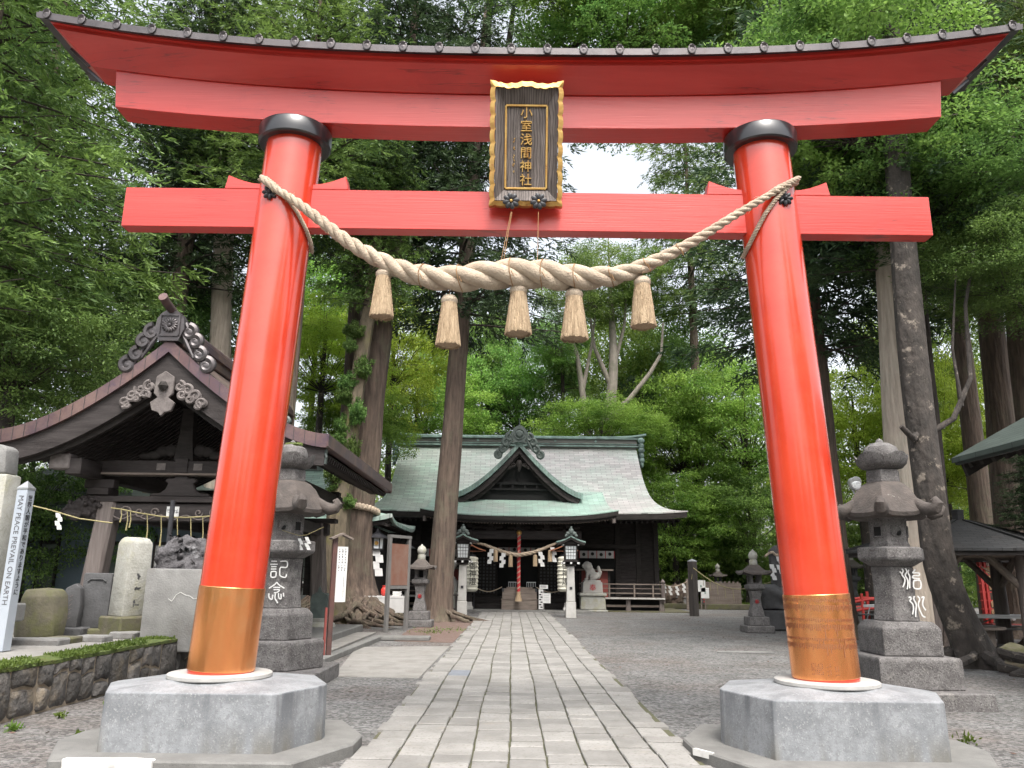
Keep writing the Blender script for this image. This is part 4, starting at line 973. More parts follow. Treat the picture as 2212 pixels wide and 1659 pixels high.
# bell rope and offertory box
def bell_rope():
    a = at(1119, 1150, 36.9); b = at(1120, 1282, 36.9)
    t = thing('bell_rope', 'red and white twisted bell pull hanging above the offering box', 'bell rope', b); h = a.z-b.z
    for k, mt in ((0, 'redink'), (1, 'redink'), (2, 'rope')):
        q = []
        for i in range(120):
            an = i*.62 + k*2*PI/3; q.append((.045*math.cos(an), .045*math.sin(an), h*i/119))
        m = MB(); m.tube(q, .042, 7); m.build('cord_strand', M[mt], t)
    m = MB(); m.lathe([(.09, 0), (.10, .06), (.09, -.05), (.13, -.2), (.17, -.36)], 14, (0, 0, .02)); m.build('end_tassel', M['straw'], t)
    m = MB(); m.blob((0, 0, h-.02), (.13, .13, .12), 12); m.build('bell', M['gold'], t)
bell_rope()
def offering_box():
    t = thing('offering_box', 'wide weathered wooden offering box at the end of the path', 'box', (HX + .06, HY + 1.25, .1))
    m = MB(); m.box(-.82, .82, 0, .75, 0, .44); m.build('lower_panel', M['oldwood'], t, bevel=.012)
    m = MB(); m.box(-.79, .79, .02, .73, .47, .93); m.build('upper_panel', M['oldwood'], t, bevel=.012)
    m = MB(); m.box(-.84, .84, -.02, .77, .44, .475); m.box(-.6, .6, .05, .7, .93, 1.0); m.build('rim', M['oldwood'], t, bevel=.008)
    for x in (-.76, .76):
        m = MB(); m.box(x-.05, x+.05, -.012, .0, .80, .95); m.build('corner_iron', M['blackmetal'], t)
    for x in (-.5, .35):
        m = MB()
        for k in range(6): m.box(x+k*.08-.01, x+k*.08+.01, .72, .74, 1.0, 1.22)
        m.box(x-.02, x+.42, .715, .745, 1.2, 1.235); m.build('coin_guard', M['steel'], t)
offering_box()
for s, x, lab in ((-1, -1.62, 'tall paper lantern with black characters left of the hall entrance'), (1, 2.38, 'tall paper lantern with black characters right of the hall entrance')):
    c = at(1019 if s < 0 else 1218, 1240, 36.75)
    t = thing('paper_lantern', lab, 'lantern', c, 0, 'tall paper lanterns on the porch posts')
    m = MB(); pr = [(.17, -.78), (.25, -.74)] + [(.28 + .02*math.sin(k*2.2) + .02*math.sin(PI*k/24), -.7 + 1.4*k/24) for k in range(25)] + [(.25, .74), (.17, .78)]
    pr = [(r_, z) for r_, z in pr]; m.lathe(pr, 24); m.build('paper_body', M['paperlamp'], t)
    m = MB(); m.lathe([(.18, .77), (.18, .86), (.03, .87), (.02, 1.0)], 16); m.build('cap', M['blackmetal'], t)
    put_text('black_writing', column('御神燈'), .36, M['ink'], t, (.06 if s < 0 else .07, -.315, 0), (PI/2, 0, 0), .004, .95)
    m = MB(); m.box(-.55, .50, -.25, .25, 1.0, 1.02)
    for q in (-1, 1): m.slab(8, 2, lambda a, b, q=q: (q*.62*a, -.35 + .7*b, 1.30 - .34*a + .10*a*a), .05)
    m.build('little_roof', M['cherry'], t)
# ------------------------------------------------------------------ lamp posts with little copper roofs
def lamp_post(c, label):
    t = thing('lamp_post', label, 'lamp post', c, 0, 'roofed lamp posts flanking the path')
    m = MB(); m.lathe([(.30, 0), (.27, .62)], 4, rot=PI/4); m.build('stone_foot', M['postpaint'], t, bevel=.015, smooth=0)
    m = MB(); m.lathe([(.245, .62), (.20, 2.02)], 4, rot=PI/4); m.build('post', M['postpaint'], t, bevel=.03, seg=2, smooth=0)
    m = MB(); m.box(-.05, .05, -.185, -.15, 1.10, 1.20); m.build('switch_plate', M['blackmetal'], t)
    m = MB(); m.box(-.20, .20, -.20, .20, 2.0, 2.08); m.box(-.33, .33, -.06, .06, 2.08, 2.16); m.box(-.06, .06, -.33, .33, 2.08, 2.16); m.box(-.30, .30, -.30, .30, 2.16, 2.22); m.build('bracket', M['darkwood'], t, bevel=.01)
    for x, y in ((-.34, 0), (.34, 0), (0, -.34), (-.28, -.30), (.28, -.30)):
        m = MB(); m.box(x-.035, x+.035, y-.035, y+.035, 2.085, 2.155); m.build('painted_beam_end', M['white'], t)
    # lamp box with paned sides, widening upward
    m = MB(); f = [(-.215, 2.22), (-.25, 2.80)]
    for a in range(4):
        R_ = Matrix.Rotation(a*PI/2, 4, 'Z'); st = len(m.v)
        m.bar((-.215, -.215, 2.22), (-.25, -.25, 2.82), .06, .06); m.xform(R_, st)
    m.box(-.27, .27, -.27, .27, 2.80, 2.86); m.box(-.24, .24, -.24, .24, 2.22, 2.27); lb = m.build('lamp_frame', M['darkwood'], t)
    for a in range(4):
        R_ = Matrix.Rotation(a*PI/2, 4, 'Z')
        m = MB(); m.add([(-.19, -.205, 2.28), (.19, -.205, 2.28), (.22, -.235, 2.79), (-.22, -.235, 2.79)], [(0, 1, 2, 3)]); m.xform(R_); m.build('lamp_pane', M['pane'], lb)
        m = MB()
        for k in range(1, 4):
            u = -1 + 2*k/4; m.bar((u*.19, -.212, 2.28), (u*.22, -.242, 2.79), .014, .014)
        for k in range(1, 4):
            q = k/4; m.bar((-.19-.03*q, -.212-.03*q, 2.28+.51*q), (.19+.03*q, -.212-.03*q, 2.28+.51*q), .014, .014)
        m.xform(R_); m.build('lamp_lattice', M['darkwood'], lb)
    for x in (-.30, .30):
        for y in (-.30, .30):
            m = MB(); m.box(x-.03, x+.03, y-.03, y+.03, 2.80, 2.86); m.build('painted_beam_end', M['white'], t)
    rf = None
    for s in (-1, 1):
        fn = lambda a, b, s=s: (s*.58*b, -.46 + .92*a, 3.20 - .36*b + .13*b*b - .0)
        o = roof_slab('roof_slope', fn, 8, 10, .055, M['greentrim'], t)
        m = MB(); m.slab(4, 10, lambda a, b, s=s: (s*.55*b, -.44 + .88*a, 3.13 - .36*b + .13*b*b), .07); m.build('roof_board', M['darkwood'], o)
    m = MB(); m.prism([(-.45, 2.86), (.45, 2.86), (.2, 3.0), (0, 3.14), (-.2, 3.0)], -.30, .30); m.build('gable_board', M['darkwood'], t, smooth=0)
    m = MB(); m.box(-.06, .06, -.48, .48, 3.18, 3.27); m.build('ridge_cap', M['darktrim'], t, bevel=.01)
    m = MB()
    for y in (-.48,):
        m.blob((0, y, 3.36), (.11, .06, .13), 10); m.blob((0, y, 3.5), (.05, .05, .05), 8)
        for s in (-1, 1): m.blob((s*.13, y, 3.27), (.09, .05, .08), 8); m.blob((s*.2, y, 3.18), (.07, .05, .06), 8)
    m.build('ridge_ornament', M['darktrim'], t)
    return t
lamp_post(gnd(997, 1334), 'pale lamp post with lattice lamp box and green roof, beside the leaning cedar')
lamp_post(gnd(1233, 1335), 'pale lamp post with lattice lamp box and green roof, beside the stone lion-dog')

# ------------------------------------------------------------------ guardian lion-dogs
def lion_dog(c, face, label):
    t = thing('lion_dog_statue', label, 'statue', c, 0, 'stone guardian lion-dogs before the hall')
    m = MB(); m.lathe([(.98, 0), (.95, .10)], 4, rot=PI/4); m.lathe([(.86, .10), (.80, .72)], 4, rot=PI/4); m.lathe([(.90, .72), (.92, .80), (.88, .86)], 4, rot=PI/4); p = m.build('rough_plinth', M['palestone'], t, bevel=.03, smooth=0)
    m = MB(); m.lathe([(.68, .86), (.64, 1.36)], 4, rot=PI/4); m.lathe([(.56, 1.36), (.54, 1.45)], 4, rot=PI/4); q = m.build('pedestal', M['statue'], t, bevel=.015, smooth=0)
    put_text('red_character', '奉', .34, M['redink'], q, (0, -.475, 1.08), (PI/2 - .03, 0, 0), .006)
    m = MB(); f = face
    B = lambda x, y, z, rx, ry, rz, rot=None: m.blob((f*x, y, 1.45 + z), (rx, ry, rz), 12, Matrix.Rotation(-f*rot, 3, 'Y') if rot else None)
    B(.12, 0, .20, .27, .20, .20)                       # haunches
    B(-.02, 0, .36, .20, .17, .30, .35)                 # back and chest
    B(-.14, 0, .42, .17, .17, .22)
    for y in (-.11, .11):
        m.tube([(f*-.18, y, 1.45+.40), (f*-.22, y, 1.45+.22), (f*-.22, y*1.1, 1.45+.05)], [.085, .065, .06], 8); B(-.27, y*1.1, .035, .10, .06, .045)
        B(.10, y*1.5, .13, .19, .08, .14); B(-.02, y*1.7, .035, .14, .06, .045)
    B(-.15, 0, .58, .22, .21, .20); B(-.22, 0, .72, .18, .17, .16); B(-.37, 0, .68, .11, .11, .085); B(-.35, 0, .60, .09, .095, .055)   # mane, head, muzzle, jaw
    for y in (-.11, .11): B(-.14, y, .80, .06, .03, .05); B(-.28, y*.55, .77, .04, .04, .035)
    for k in range(14):
        a = k*2.4; B(-.12 + .06*math.cos(a), .14*math.sin(a), .50 + .02*k, .07, .06, .06)
    for k in range(7): B(.30 + .035*k*(k < 4) + .07*(k >= 4) - .02*max(0, k-4), 0, .14 + .075*k, .115 - .006*k, .09, .09)
    o = link('lion_dog', remesh(m, .026, .012, 9, 1), M['statue'], t)
    return t
k1 = gnd(1279, 1321)
lion_dog(k1, 1, 'pale stone lion-dog on a pedestal with a red character, right of the lamp post')
lion_dog((-2.95, k1.y - .2, 0), -1, 'pale stone lion-dog half hidden behind the leaning cedar')
# altar boards behind them
for X, lab in ((k1.x + .35, 'dull red roofed board standing behind the right lion-dog'), (-2.75, 'dull red roofed board standing behind the left lion-dog')):
    t = thing('red_board', lab, 'board', (X, k1.y + 1.0, 0)); m = MB(); m.box(-.85, .65, 0, .06, .3, 1.9); m.build('panel', M['redwood'], t)
    m = MB(); m.box(-1.05, .80, -.25, .25, 1.9, 1.98); m.build('top_board', M['oldwood'], t)
    for x in (-.8, .6):
        m = MB(); m.box(x-.05, x+.05, -.06, .0, 0, 1.9); m.build('post', M['darkwood'], t)
# barrier ropes, sign stand, side tables near the entrance
t = thing('barrier_rope', 'yellowish rope barrier slung across the hall entrance steps', 'rope', (HX, HY+1.9, .1))
for x in (-2.05, 2.25):
    m = MB(); m.lathe([(.14, 0), (.03, .04), (.025, 1.05), (.04, 1.08)], 10, (x, 0, 0)); m.build('stanchion', M['blackmetal'], t)
for x0, x1 in ((-2.05, -.75), (.85, 2.25)):
    m = MB(); m.tube([(x0 + (x1-x0)*i/14, -.02, 1.0 - .22*math.sin(PI*i/14)) for i in range(15)], .022, 6); m.build('cord', M['rope'], t)
t = thing('sign_stand', 'stand of small white notices beside the offering box', 'sign', at(1174, 1316, 37.0) * Vector((1, 1, 0)))
m = MB(); m.box(-.03, .03, 0, .04, 0, 1.0); m.build('post', M['greypost'], t)
for x0, x1, z0, z1 in ((-.18, .20, 1.05, 1.22), (-.02, .32, .42, .86)):
    m = MB(); m.box(x0, x1, -.02, .0, z0, z1); p = m.build('notice', M['white'], t)
    m = MB()
    for k in range(5): m.box(x0+.04, x1-.05-.02*(k % 3), -.024, -.02, z1-.04-k*(z1-z0-.06)/5, z1-.03-k*(z1-z0-.06)/5)
    m.build('notice_lines', M['greytext'], p)
m = MB(); m.box(-.22, -.02, -.01, .01, .15, 1.02); m.build('banner', M['cloth'], t)
m = MB()
for k in range(7): m.blob((-.12 + .03*(-1)**k, -.014, .24 + .11*k), (.06, .004, .03), 8)
m.build('banner_writing', M['ink'], t)
for (u, v, lab) in ((965, 1330, 'small orange wooden stand right beside the leaning cedar foot'),):
    c = gnd(968, 1338); t = thing('box_stand', lab, 'stand', c)
    for x in (-.28, .28):
        for y in (-.2, .2):
            m = MB(); m.box(x-.025, x+.025, y-.025, y+.025, 0, .85); m.build('leg', M['darkwood'], t)
    m = MB(); m.box(-.34, .34, -.26, .26, .85, .89); m.build('shelf', M['darkwood'], t)
    m = MB(); m.box(-.28, .16, -.2, .2, .89, 1.25); m.build('wooden_box', M['cherry'], t, bevel=.01)
    m = MB(); m.box(-.3, .3, -.2, -.17, .35, .40); m.build('stretcher', M['darkwood'], t)

# ------------------------------------------------------------------ the two great stone lanterns
def strokes(name, lines, parent, loc, size, material, rad=.011, rotz=0):
    """brush or chisel strokes given in a unit square, x right z up, facing -y"""
    m = MB()
    for L in lines:
        pts = [Vector(p) for p in L]; q = []
        if len(pts) > 2:
            for i in range(len(pts)-1):
                p0, p1, p2, p3 = pts[max(0, i-1)], pts[i], pts[i+1], pts[min(len(pts)-1, i+2)]
                for k in range(5):
                    f = k/5; q.append(p1 + (p2-p0)*.5*f + (p0*2-p1*5+p2*4-p3)*.5*f*f + (p1*3-p0-p2*3+p3)*.5*f*f*f)
            q.append(pts[-1])
        else: q = pts
        m.tube([(p.x*size, 0, p.y*size) for p in q], rad, 6)
    m.xform(Matrix.Scale(.4, 4, (0, 1, 0)))
    o = m.build(name, material, parent); o.location = loc; o.rotation_euler = (0, 0, rotz); return o
MIZU = [[(.42, 1.0), (.36, .85), (.46, .6), (.40, .3), (.36, .0)], [(.56, 1.0), (.66, .86), (.56, .62), (.60, .35), (.72, .05), (.84, .0)], [(.24, .86), (.16, .76), (.28, .62), (.30, .4), (.22, .12)], [(.74, .92), (.88, .96), (.80, .74), (.78, .55), (.9, .32)], [(.12, .92), (.2, .95), (.24, .86)]]
CHI = [[(.10, 1.0), (.16, .88), (.08, .72), (.2, .5), (.14, .25), (.06, .1)], [(.28, 1.02), (.34, .86), (.24, .68), (.34, .45), (.32, .2), (.26, .0)], [(-.02, .86), (.06, .78)], [(.44, .95), (.40, .8), (.46, .6), (.42, .3), (.40, .05)],
       [(.62, .80), (.92, .80), (.94, .68), (.66, .66), (.62, .56), (.96, .52)], [(.78, .98), (.62, .80)], [(.64, .42), (.62, .06), (.94, .06), (.96, .42), (.64, .42)]]
KI = [[(.0, .96), (.34, .96)], [(-.04, .78), (.4, .78)], [(.02, .64), (.34, .64)], [(.02, .50), (.34, .50)], [(.04, .34), (.06, .04), (.32, .04), (.32, .34), (.04, .34)], [(.54, .95), (.94, .95), (.96, .62), (.60, .60), (.56, .35), (.62, .1), (.92, .02), (.98, .22)]]
NEN = [[(.46, 1.05), (.30, .88), (.0, .68)], [(.46, 1.05), (.64, .88), (.96, .70)], [(.28, .74), (.70, .74)], [(.30, .60), (.66, .60), (.56, .46), (.34, .42)], [(.02, .38), (.06, .12), (.24, .02), (.28, .3)], [(.44, .38), (.42, .12), (.52, -.06), (.62, -.2)], [(.62, .40), (.66, .12), (.80, .06), (.78, .36)], [(.92, .42), (.96, .2)]]
def great_lantern(c, label, rz, moss=False):
    t = thing('stone_lantern', label, 'stone lantern', c, rz, 'great stone lanterns before the gate')
    hx = lambda r0, r1, z0, z1, mb, n=6, rot=0: mb.lathe([(r0, z0), (r1, z1)], n, rot=rot)
    m = MB(); m.lathe([(1.28, -.04), (1.26, .24)], 4, rot=PI/4); m.build('ground_slab', M['lantern'], t, bevel=.02, jit=.012, jscale=2.5, smooth=0)
    n = 6 if moss else 4; ro = 0 if moss else PI/4; k = 1.0 if moss else 1.10
    m = MB(); m.lathe([(.80*k, .24), (.80*k, .66), (.77*k, .70)], n, rot=ro); m.build('lower_base', M['lantern'], t, bevel=.022, seg=2, smooth=0)
    m = MB(); m.lathe([(.58*k, .70), (.58*k, 1.10), (.48*k, 1.20)], n, rot=ro); m.build('upper_base', M['lantern'], t, bevel=.022, seg=2, smooth=0)
    m = MB(); m.lathe([(.365, 1.20), (.33, 1.5), (.325, 1.75), (.34, 2.02)], 6, rot=0); m.build('shaft', M['lantern'], t, bevel=.012, smooth=0)
    m = MB(); m.lathe([(.33, 2.02), (.52, 2.12), (.535, 2.16), (.53, 2.31), (.45, 2.325)], 6); m.build('platform', M['lantern'], t, bevel=.012, smooth=0)
    m = MB(); m.lathe([(.335, 2.32), (.325, 2.38), (.305, 2.40), (.31, 2.74), (.33, 2.80)], 6); m.build('fire_box', M['lantern'], t, bevel=.01, smooth=0)
    # window panels on the three faces towards the path and the camera
    for a, kind in ((-PI/2-PI/3, 0), (-PI/2, 1), (-PI/2+PI/3, 0)):
        d = .275; ct = Vector((d*math.cos(a), d*math.sin(a), 2.57)); tx = Vector((-math.sin(a), math.cos(a), 0)); o = Vector((math.cos(a), math.sin(a), 0))
        st = MB()
        if kind == 0:
            for q in (-1, 1): st.bar(ct + tx*q*.075 + Vector((0, 0, -.08)), ct + tx*q*.075 + Vector((0, 0, .08)), .018, .02)
            st.bar(ct + tx*-.08 + Vector((0, 0, .08)), ct + tx*.08 + Vector((0, 0, .08)), .02, .018); st.bar(ct + tx*-.08 - Vector((0, 0, .08)), ct + tx*.08 - Vector((0, 0, .08)), .02, .018)
            w_ = MB(); w_.bar(ct - o*.012 - Vector((0, 0, .075)), ct - o*.012 + Vector((0, 0, .075)), .14, .024, tuple(o)); w_.build('window_hole', M['void'], t)
        else:
            st.tube([ct + (tx*math.cos(b) + Vector((0, 0, 1))*math.sin(b))*.085 for b in [2*PI*i/20 for i in range(21)]], .012, 6)
            w_ = MB(); w_.tube([ct + o*.006 + (tx*math.cos(b) + Vector((0, 0, 1))*math.sin(b))*.05 for b in [-.2 - PI*.6*i/8 + .4 for i in range(9)]], [.004, .02, .028, .032, .034, .032, .028, .02, .004], 6); w_.build('crescent_hole', M['void'], t)
        st.build('window_moulding', M['lantern'], t)
    # six sided roof swelling to scrolled corners
    m = MB(); n = 24; rows = [(.20, 3.37), (.245, 3.36), (.33, 3.31), (.42, 3.21), (.485, 3.09), (.525, 2.99), (.565, 2.91), (.60, 2.85), (.585, 2.79), (.50, 2.765), (.30, 2.78)]
    vs = []
    for r_, z in rows:
        for q in range(n):
            a = 2*PI*q/n; ph = (a % (PI/3)) - PI/6; hex_ = math.cos(PI/6)/math.cos(ph); kk = abs(ph)/(PI/6)
            vs.append((r_*1.12*hex_*math.cos(a), r_*1.12*hex_*math.sin(a), z + (.05*kk**3 if r_ > .5 else 0)))
    fs = [(i*n+q, i*n+(q+1) % n, (i+1)*n+(q+1) % n, (i+1)*n+q) for i in range(len(rows)-1) for q in range(n)] + [tuple(range(n)), tuple((len(rows)-1)*n+q for q in range(n))]
    m.add(vs, fs); rf = m.build('roof', M['lanternroof'], t, smooth=40)
    for q in range(6):
        a = PI/3*q; d = Vector((math.cos(a), math.sin(a), 0)); m = MB()
        m.tube([d*.50 + Vector((0, 0, 3.04)), d*.62 + Vector((0, 0, 2.93)), d*.74 + Vector((0, 0, 2.875)), d*.84 + Vector((0, 0, 2.90)), d*.875 + Vector((0, 0, 2.97)), d*.84 + Vector((0, 0, 3.025)), d*.79 + Vector((0, 0, 3.01))], [.06, .095, .11, .10, .085, .06, .03], 12)
        m.build('roof_scroll', M['lanternroof'], rf)
    m = MB(); m.lathe([(.27, 3.35), (.275, 3.37), (.27, 3.55), (.24, 3.57)], 6); m.build('neck', M['lantern'], t, bevel=.008, smooth=0)
    m = MB(); n = 40; rows = [(.20, 3.57), (.31, 3.60), (.37, 3.67), (.405, 3.74)]
    vs = []
    for i, (r_, z) in enumerate(rows):
        for q in range(n):
            a = 2*PI*q/n; p_ = abs(math.cos(a*2.5)); vs.append((r_*(1 + .03*p_)*math.cos(a), r_*(1 + .03*p_)*math.sin(a), z + (.10*p_ if i == 3 else 0)))
    for r_, z in ((.34, 3.73), (.25, 3.70)):
        for q in range(n): a = 2*PI*q/n; vs.append((r_*math.cos(a), r_*math.sin(a), z))
    K = len(rows)+2; m.add(vs, [(i*n+q, i*n+(q+1) % n, (i+1)*n+(q+1) % n, (i+1)*n+q) for i in range(K-1) for q in range(n)]); m.build('lotus_cup', M['lantern'], t)
    m = MB(); m.lathe([(.24, 3.68), (.275, 3.76), (.28, 3.84), (.245, 3.94), (.15, 4.005), (.06, 4.03), (.045, 4.07), (.01, 4.10)], 24)
    m.build('jewel', M['lantern'], t, jit=.008, jscale=9)
    if moss:
        m = MB()
        for k_ in range(26): a = k_*2.4; m.blob((.16*math.cos(a)*((k_ % 5)/5+.1), .16*math.sin(a)*((k_ % 5)/5+.1), 3.96 + .05*math.cos(k_)), (.09, .09, .05), 8)
        m.build('moss_cap', M['moss'], t, jit=.02, jscale=14)
    return t
LS = .865
rl = great_lantern((5.28, 11.15, 0), 'great stone lantern with white seal characters and a floodlight, behind the right pillar', 0)
rl.scale = (LS,)*3
strokes('white_character', CHI, rl, (-.03, -.318, 1.68), .31, M['white'], .0115)
strokes('white_character', MIZU, rl, (.02, -.33, 1.27), .31, M['white'], .0115)
c = at(1846, 1044, 10.75)
t = thing('floodlight', 'round silver floodlight perched on a roof scroll of the right stone lantern', 'floodlight', c)
m = MB(); m.lathe([(.02, .10), (.05, .08), (.095, 0), (.10, -.02), (.09, -.025)], 20); m.xform(Matrix.Rotation(R(-70), 4, 'X')); m.xform(Matrix.Rotation(R(20), 4, 'Z')); m.build('housing', M['steel'], t)
m = MB(); m.blob((.01, -.02, -.01), (.085, .02, .085), 14); m.xform(Matrix.Rotation(R(20), 4, 'Z')); m.build('lens', M['lensglass'], t)
m = MB(); m.tube([(0, .04, -.02), (0, .05, -.14)], .014, 6); m.build('bracket', M['steel'], t)
ll = great_lantern((-3.46, 12.35, 0), 'great stone lantern with mossy cap and two white seal characters, behind the left pillar', 0, True)
ll.scale = (LS*1.02,)*3
strokes('white_character', KI, ll, (-.12, -.318, 1.70), .28, M['white'], .0115)
strokes('white_character', NEN, ll, (-.12, -.33, 1.34), .27, M['white'], .0115)
t = thing('hanging_streamer', 'white folded paper streamers on a thin cord beside the left stone lantern', 'streamer', at(662, 1160, 12.0))
shide(t, (0, 0, 0), .19); shide(t, (-.12, .05, -.02), .17)
m = MB(); m.tube([(-.4, .1, .10), (-.12, .05, .02), (0, 0, .03), (.25, .0, .15)], .004, 4); m.build('cord', M['twine'], t)

# ------------------------------------------------------------------ smaller lanterns further back
def small_lantern(c, label, s, mats=('lantern', 'lanternroof'), red=None, hexa=False, jewel=True):
    t = thing('stone_lantern', label, 'stone lantern', c, 0, 'smaller stone lanterns in the grounds'); t.scale = (s,)*3
    n = 6 if hexa else 4; ro = 0 if hexa else PI/4
    m = MB(); m.lathe([(.75, 0), (.74, .26)], 4, rot=PI/4); m.build('ground_slab', M[mats[0]], t, bevel=.03, jit=.015, smooth=0)
    m = MB(); m.lathe([(.56, .26), (.54, .58)], 4, rot=PI/4); m.build('base', M[mats[0]], t, bevel=.025, smooth=0)
    m = MB(); m.lathe([(.36, .58), (.34, .72), (.25, 1.0), (.235, 1.25), (.30, 1.52)], 4, rot=PI/4); sh = m.build('shaft', M[mats[0]], t, bevel=.02, smooth=0)
    if red: put_text('red_writing', column(red), .17, M['redink'], sh, (0, -.185, 1.12), (PI/2, 0, 0), .012, .95)
    m = MB(); m.lathe([(.28, 1.52), (.44, 1.62), (.45, 1.74), (.36, 1.78)], 4, rot=PI/4); m.build('platform', M[mats[0]], t, bevel=.012, smooth=0)
    m = MB()
    for x in (-.17, .17):
        for y in (-.17, .17): m.box(x-.055, x+.055, y-.055, y+.055, 1.76, 2.12)
    m.box(-.24, .24, -.24, .24, 2.10, 2.16); m.box(-.23, .23, -.23, .23, 1.76, 1.83); m.build('fire_box', M[mats[0]], t, bevel=.008, smooth=0)
    m = MB(); N_ = 24; rows = [(.16, 2.52), (.22, 2.46), (.38, 2.30), (.62, 2.20), (.63, 2.13), (.3, 2.15)]; vs = []
    kk = 3 if hexa else 2
    for i, (r_, z) in enumerate(rows):
        for q in range(N_):
            a = 2*PI*q/N_; w_ = PI/kk; ph = ((a - (0 if hexa else PI/4)) % w_) - w_/2; hq = math.cos(w_/2)/math.cos(ph); e = abs(ph)/(w_/2)
            vs.append((r_*1.25*hq*math.cos(a), r_*1.25*hq*math.sin(a), z + (.09*e**3 if r_ > .5 else 0)))
    m.add(vs, [(i*N_+q, i*N_+(q+1) % N_, (i+1)*N_+(q+1) % N_, (i+1)*N_+q) for i in range(len(rows)-1) for q in range(N_)] + [tuple(range(N_)), tuple((len(rows)-1)*N_+q for q in range(N_))]); m.build('roof', M[mats[1]], t, jit=.012, jscale=4)
    m = MB(); m.lathe([(.15, 2.5), (.16, 2.52), (.155, 2.68), (.12, 2.70)], 12); m.build('neck', M['palestone'], t)
    m = MB(); m.lathe([(.12, 2.70), (.17, 2.78), (.18, 2.88), (.14, 2.98), (.05, 3.05), (.01, 3.10)], 14); m.build('jewel', M['palestone'], t)
    return t
small_lantern(gnd(1636, 1366), 'small stone lantern with red writing on the gravel left of the right pillar', .80, red='奉')
small_lantern(gnd(905, 1354), 'small stone lantern with mossy roof between the notice board and the leaning cedar', .82, red='奉')
for u, v, s, lab in ((1554, 1311, .80, 'distant dark stone lantern in front of the paling fence'), (1408, 1308, .95, 'distant lantern with a mossy cap at the end of the veranda'), (1846, 1330, 1.0, 'tall shaded stone lantern seen right beside the copper sleeve of the right pillar')):
    c = gnd(u, v); small_lantern((c.x, c.y, 0), lab, s, mats=('darkstone', 'lanternroof'))
# rock-mounted stone monument with rope and streamers
c = gnd(1715, 1362)
t = thing('rope_girt_monument', 'dark upright memorial stone on a boulder, girt with rope and paper streamers', 'monument', c)
m = MB(); m.box(-1.05, .9, -.4, .7, 0, .62); m.build('base', M['darkstone'], t, bevel=.05, jit=.03, smooth=0)
m = MB(); m.box(-1.05, .7, -.4, .6, .62, 1.15); m.blob((-.75, .0, 1.15), (.5, .45, .3), 12); m.blob((.2, .1, 1.1), (.6, .5, .32), 12); link('boulder', remesh(m, .06, .10, 2.2, 2), M['darkstone'], t)
m = MB(); m.prism([(-.55, 1.3), (-.6, 2.5), (-.35, 2.68), (.2, 2.66), (.5, 2.5), (.45, 1.3)], 0, .3); m.build('upright_stone', M['darkstone'], t, bevel=.05, seg=2, jit=.03, jscale=2)
m = MB(); m.tube([(-.62 + 1.2*i/14, -.08, 2.42 - .10*math.sin(PI*i/14) + .04*math.sin(i*2)) for i in range(15)], .045, 8); m.tube([(-.62, .0, 2.42), (-.80, -.1, 2.3)], .04, 8); m.build('rope', M['rope'], t)
shide(t, (-.62, -.12, 2.05), .50); shide(t, (-.38, -.12, 2.3), .55)
# black inscribed post with straw rope to the right
c = gnd(1500, 1331)
t = thing('inscribed_post', 'tall square charred wooden post with carved characters standing alone on the gravel', 'post', c, R(38))
m = MB(); m.box(-.15, .15, -.15, .15, 0, 2.30); m.build('shaft', mat('charred_post_wood', (.028, .024, .022), .75, (.055, .046, .042), nscale=4, stretch=(4, 4, .4), bump=.5, bscale=12), t, bevel=.012)
m = MB(); m.lathe([(.205, 2.30), (.205, 2.33), (.01, 2.42)], 4, rot=PI/4); m.build('cap', M['steel'], t, smooth=0)
put_text('carved_writing', '大', .20, M['ink'], t, (.152, 0, 1.98), (PI/2, 0, PI/2), .006); worn_marks('worn_inscription', 6, .17, .225, M['ink'], t, (.153, 0, 1.74), PI/2, 31, .026)
t = thing('boundary_rope', 'thin straw rope with hanging strands strung from the charred post to the monument', 'rope', c)
a = Vector((0, -.1, 2.05)); b = at(1672, 1255, 27) - c
pts = [a.lerp(b, i/20) + Vector((0, 0, -.55*math.sin(PI*i/20))) for i in range(21)]; m = MB(); m.tube(pts, .018, 6); m.tube([a, a + Vector((-.1, -.1, -.5))], .012, 5); m.build('cord', M['twine'], t)
for i in range(3, 12, 2):
    m = MB(); m.tube([pts[i], pts[i] + Vector((.02, 0, -.42))], .009, 4); m.build('strand', M['twine'], t)
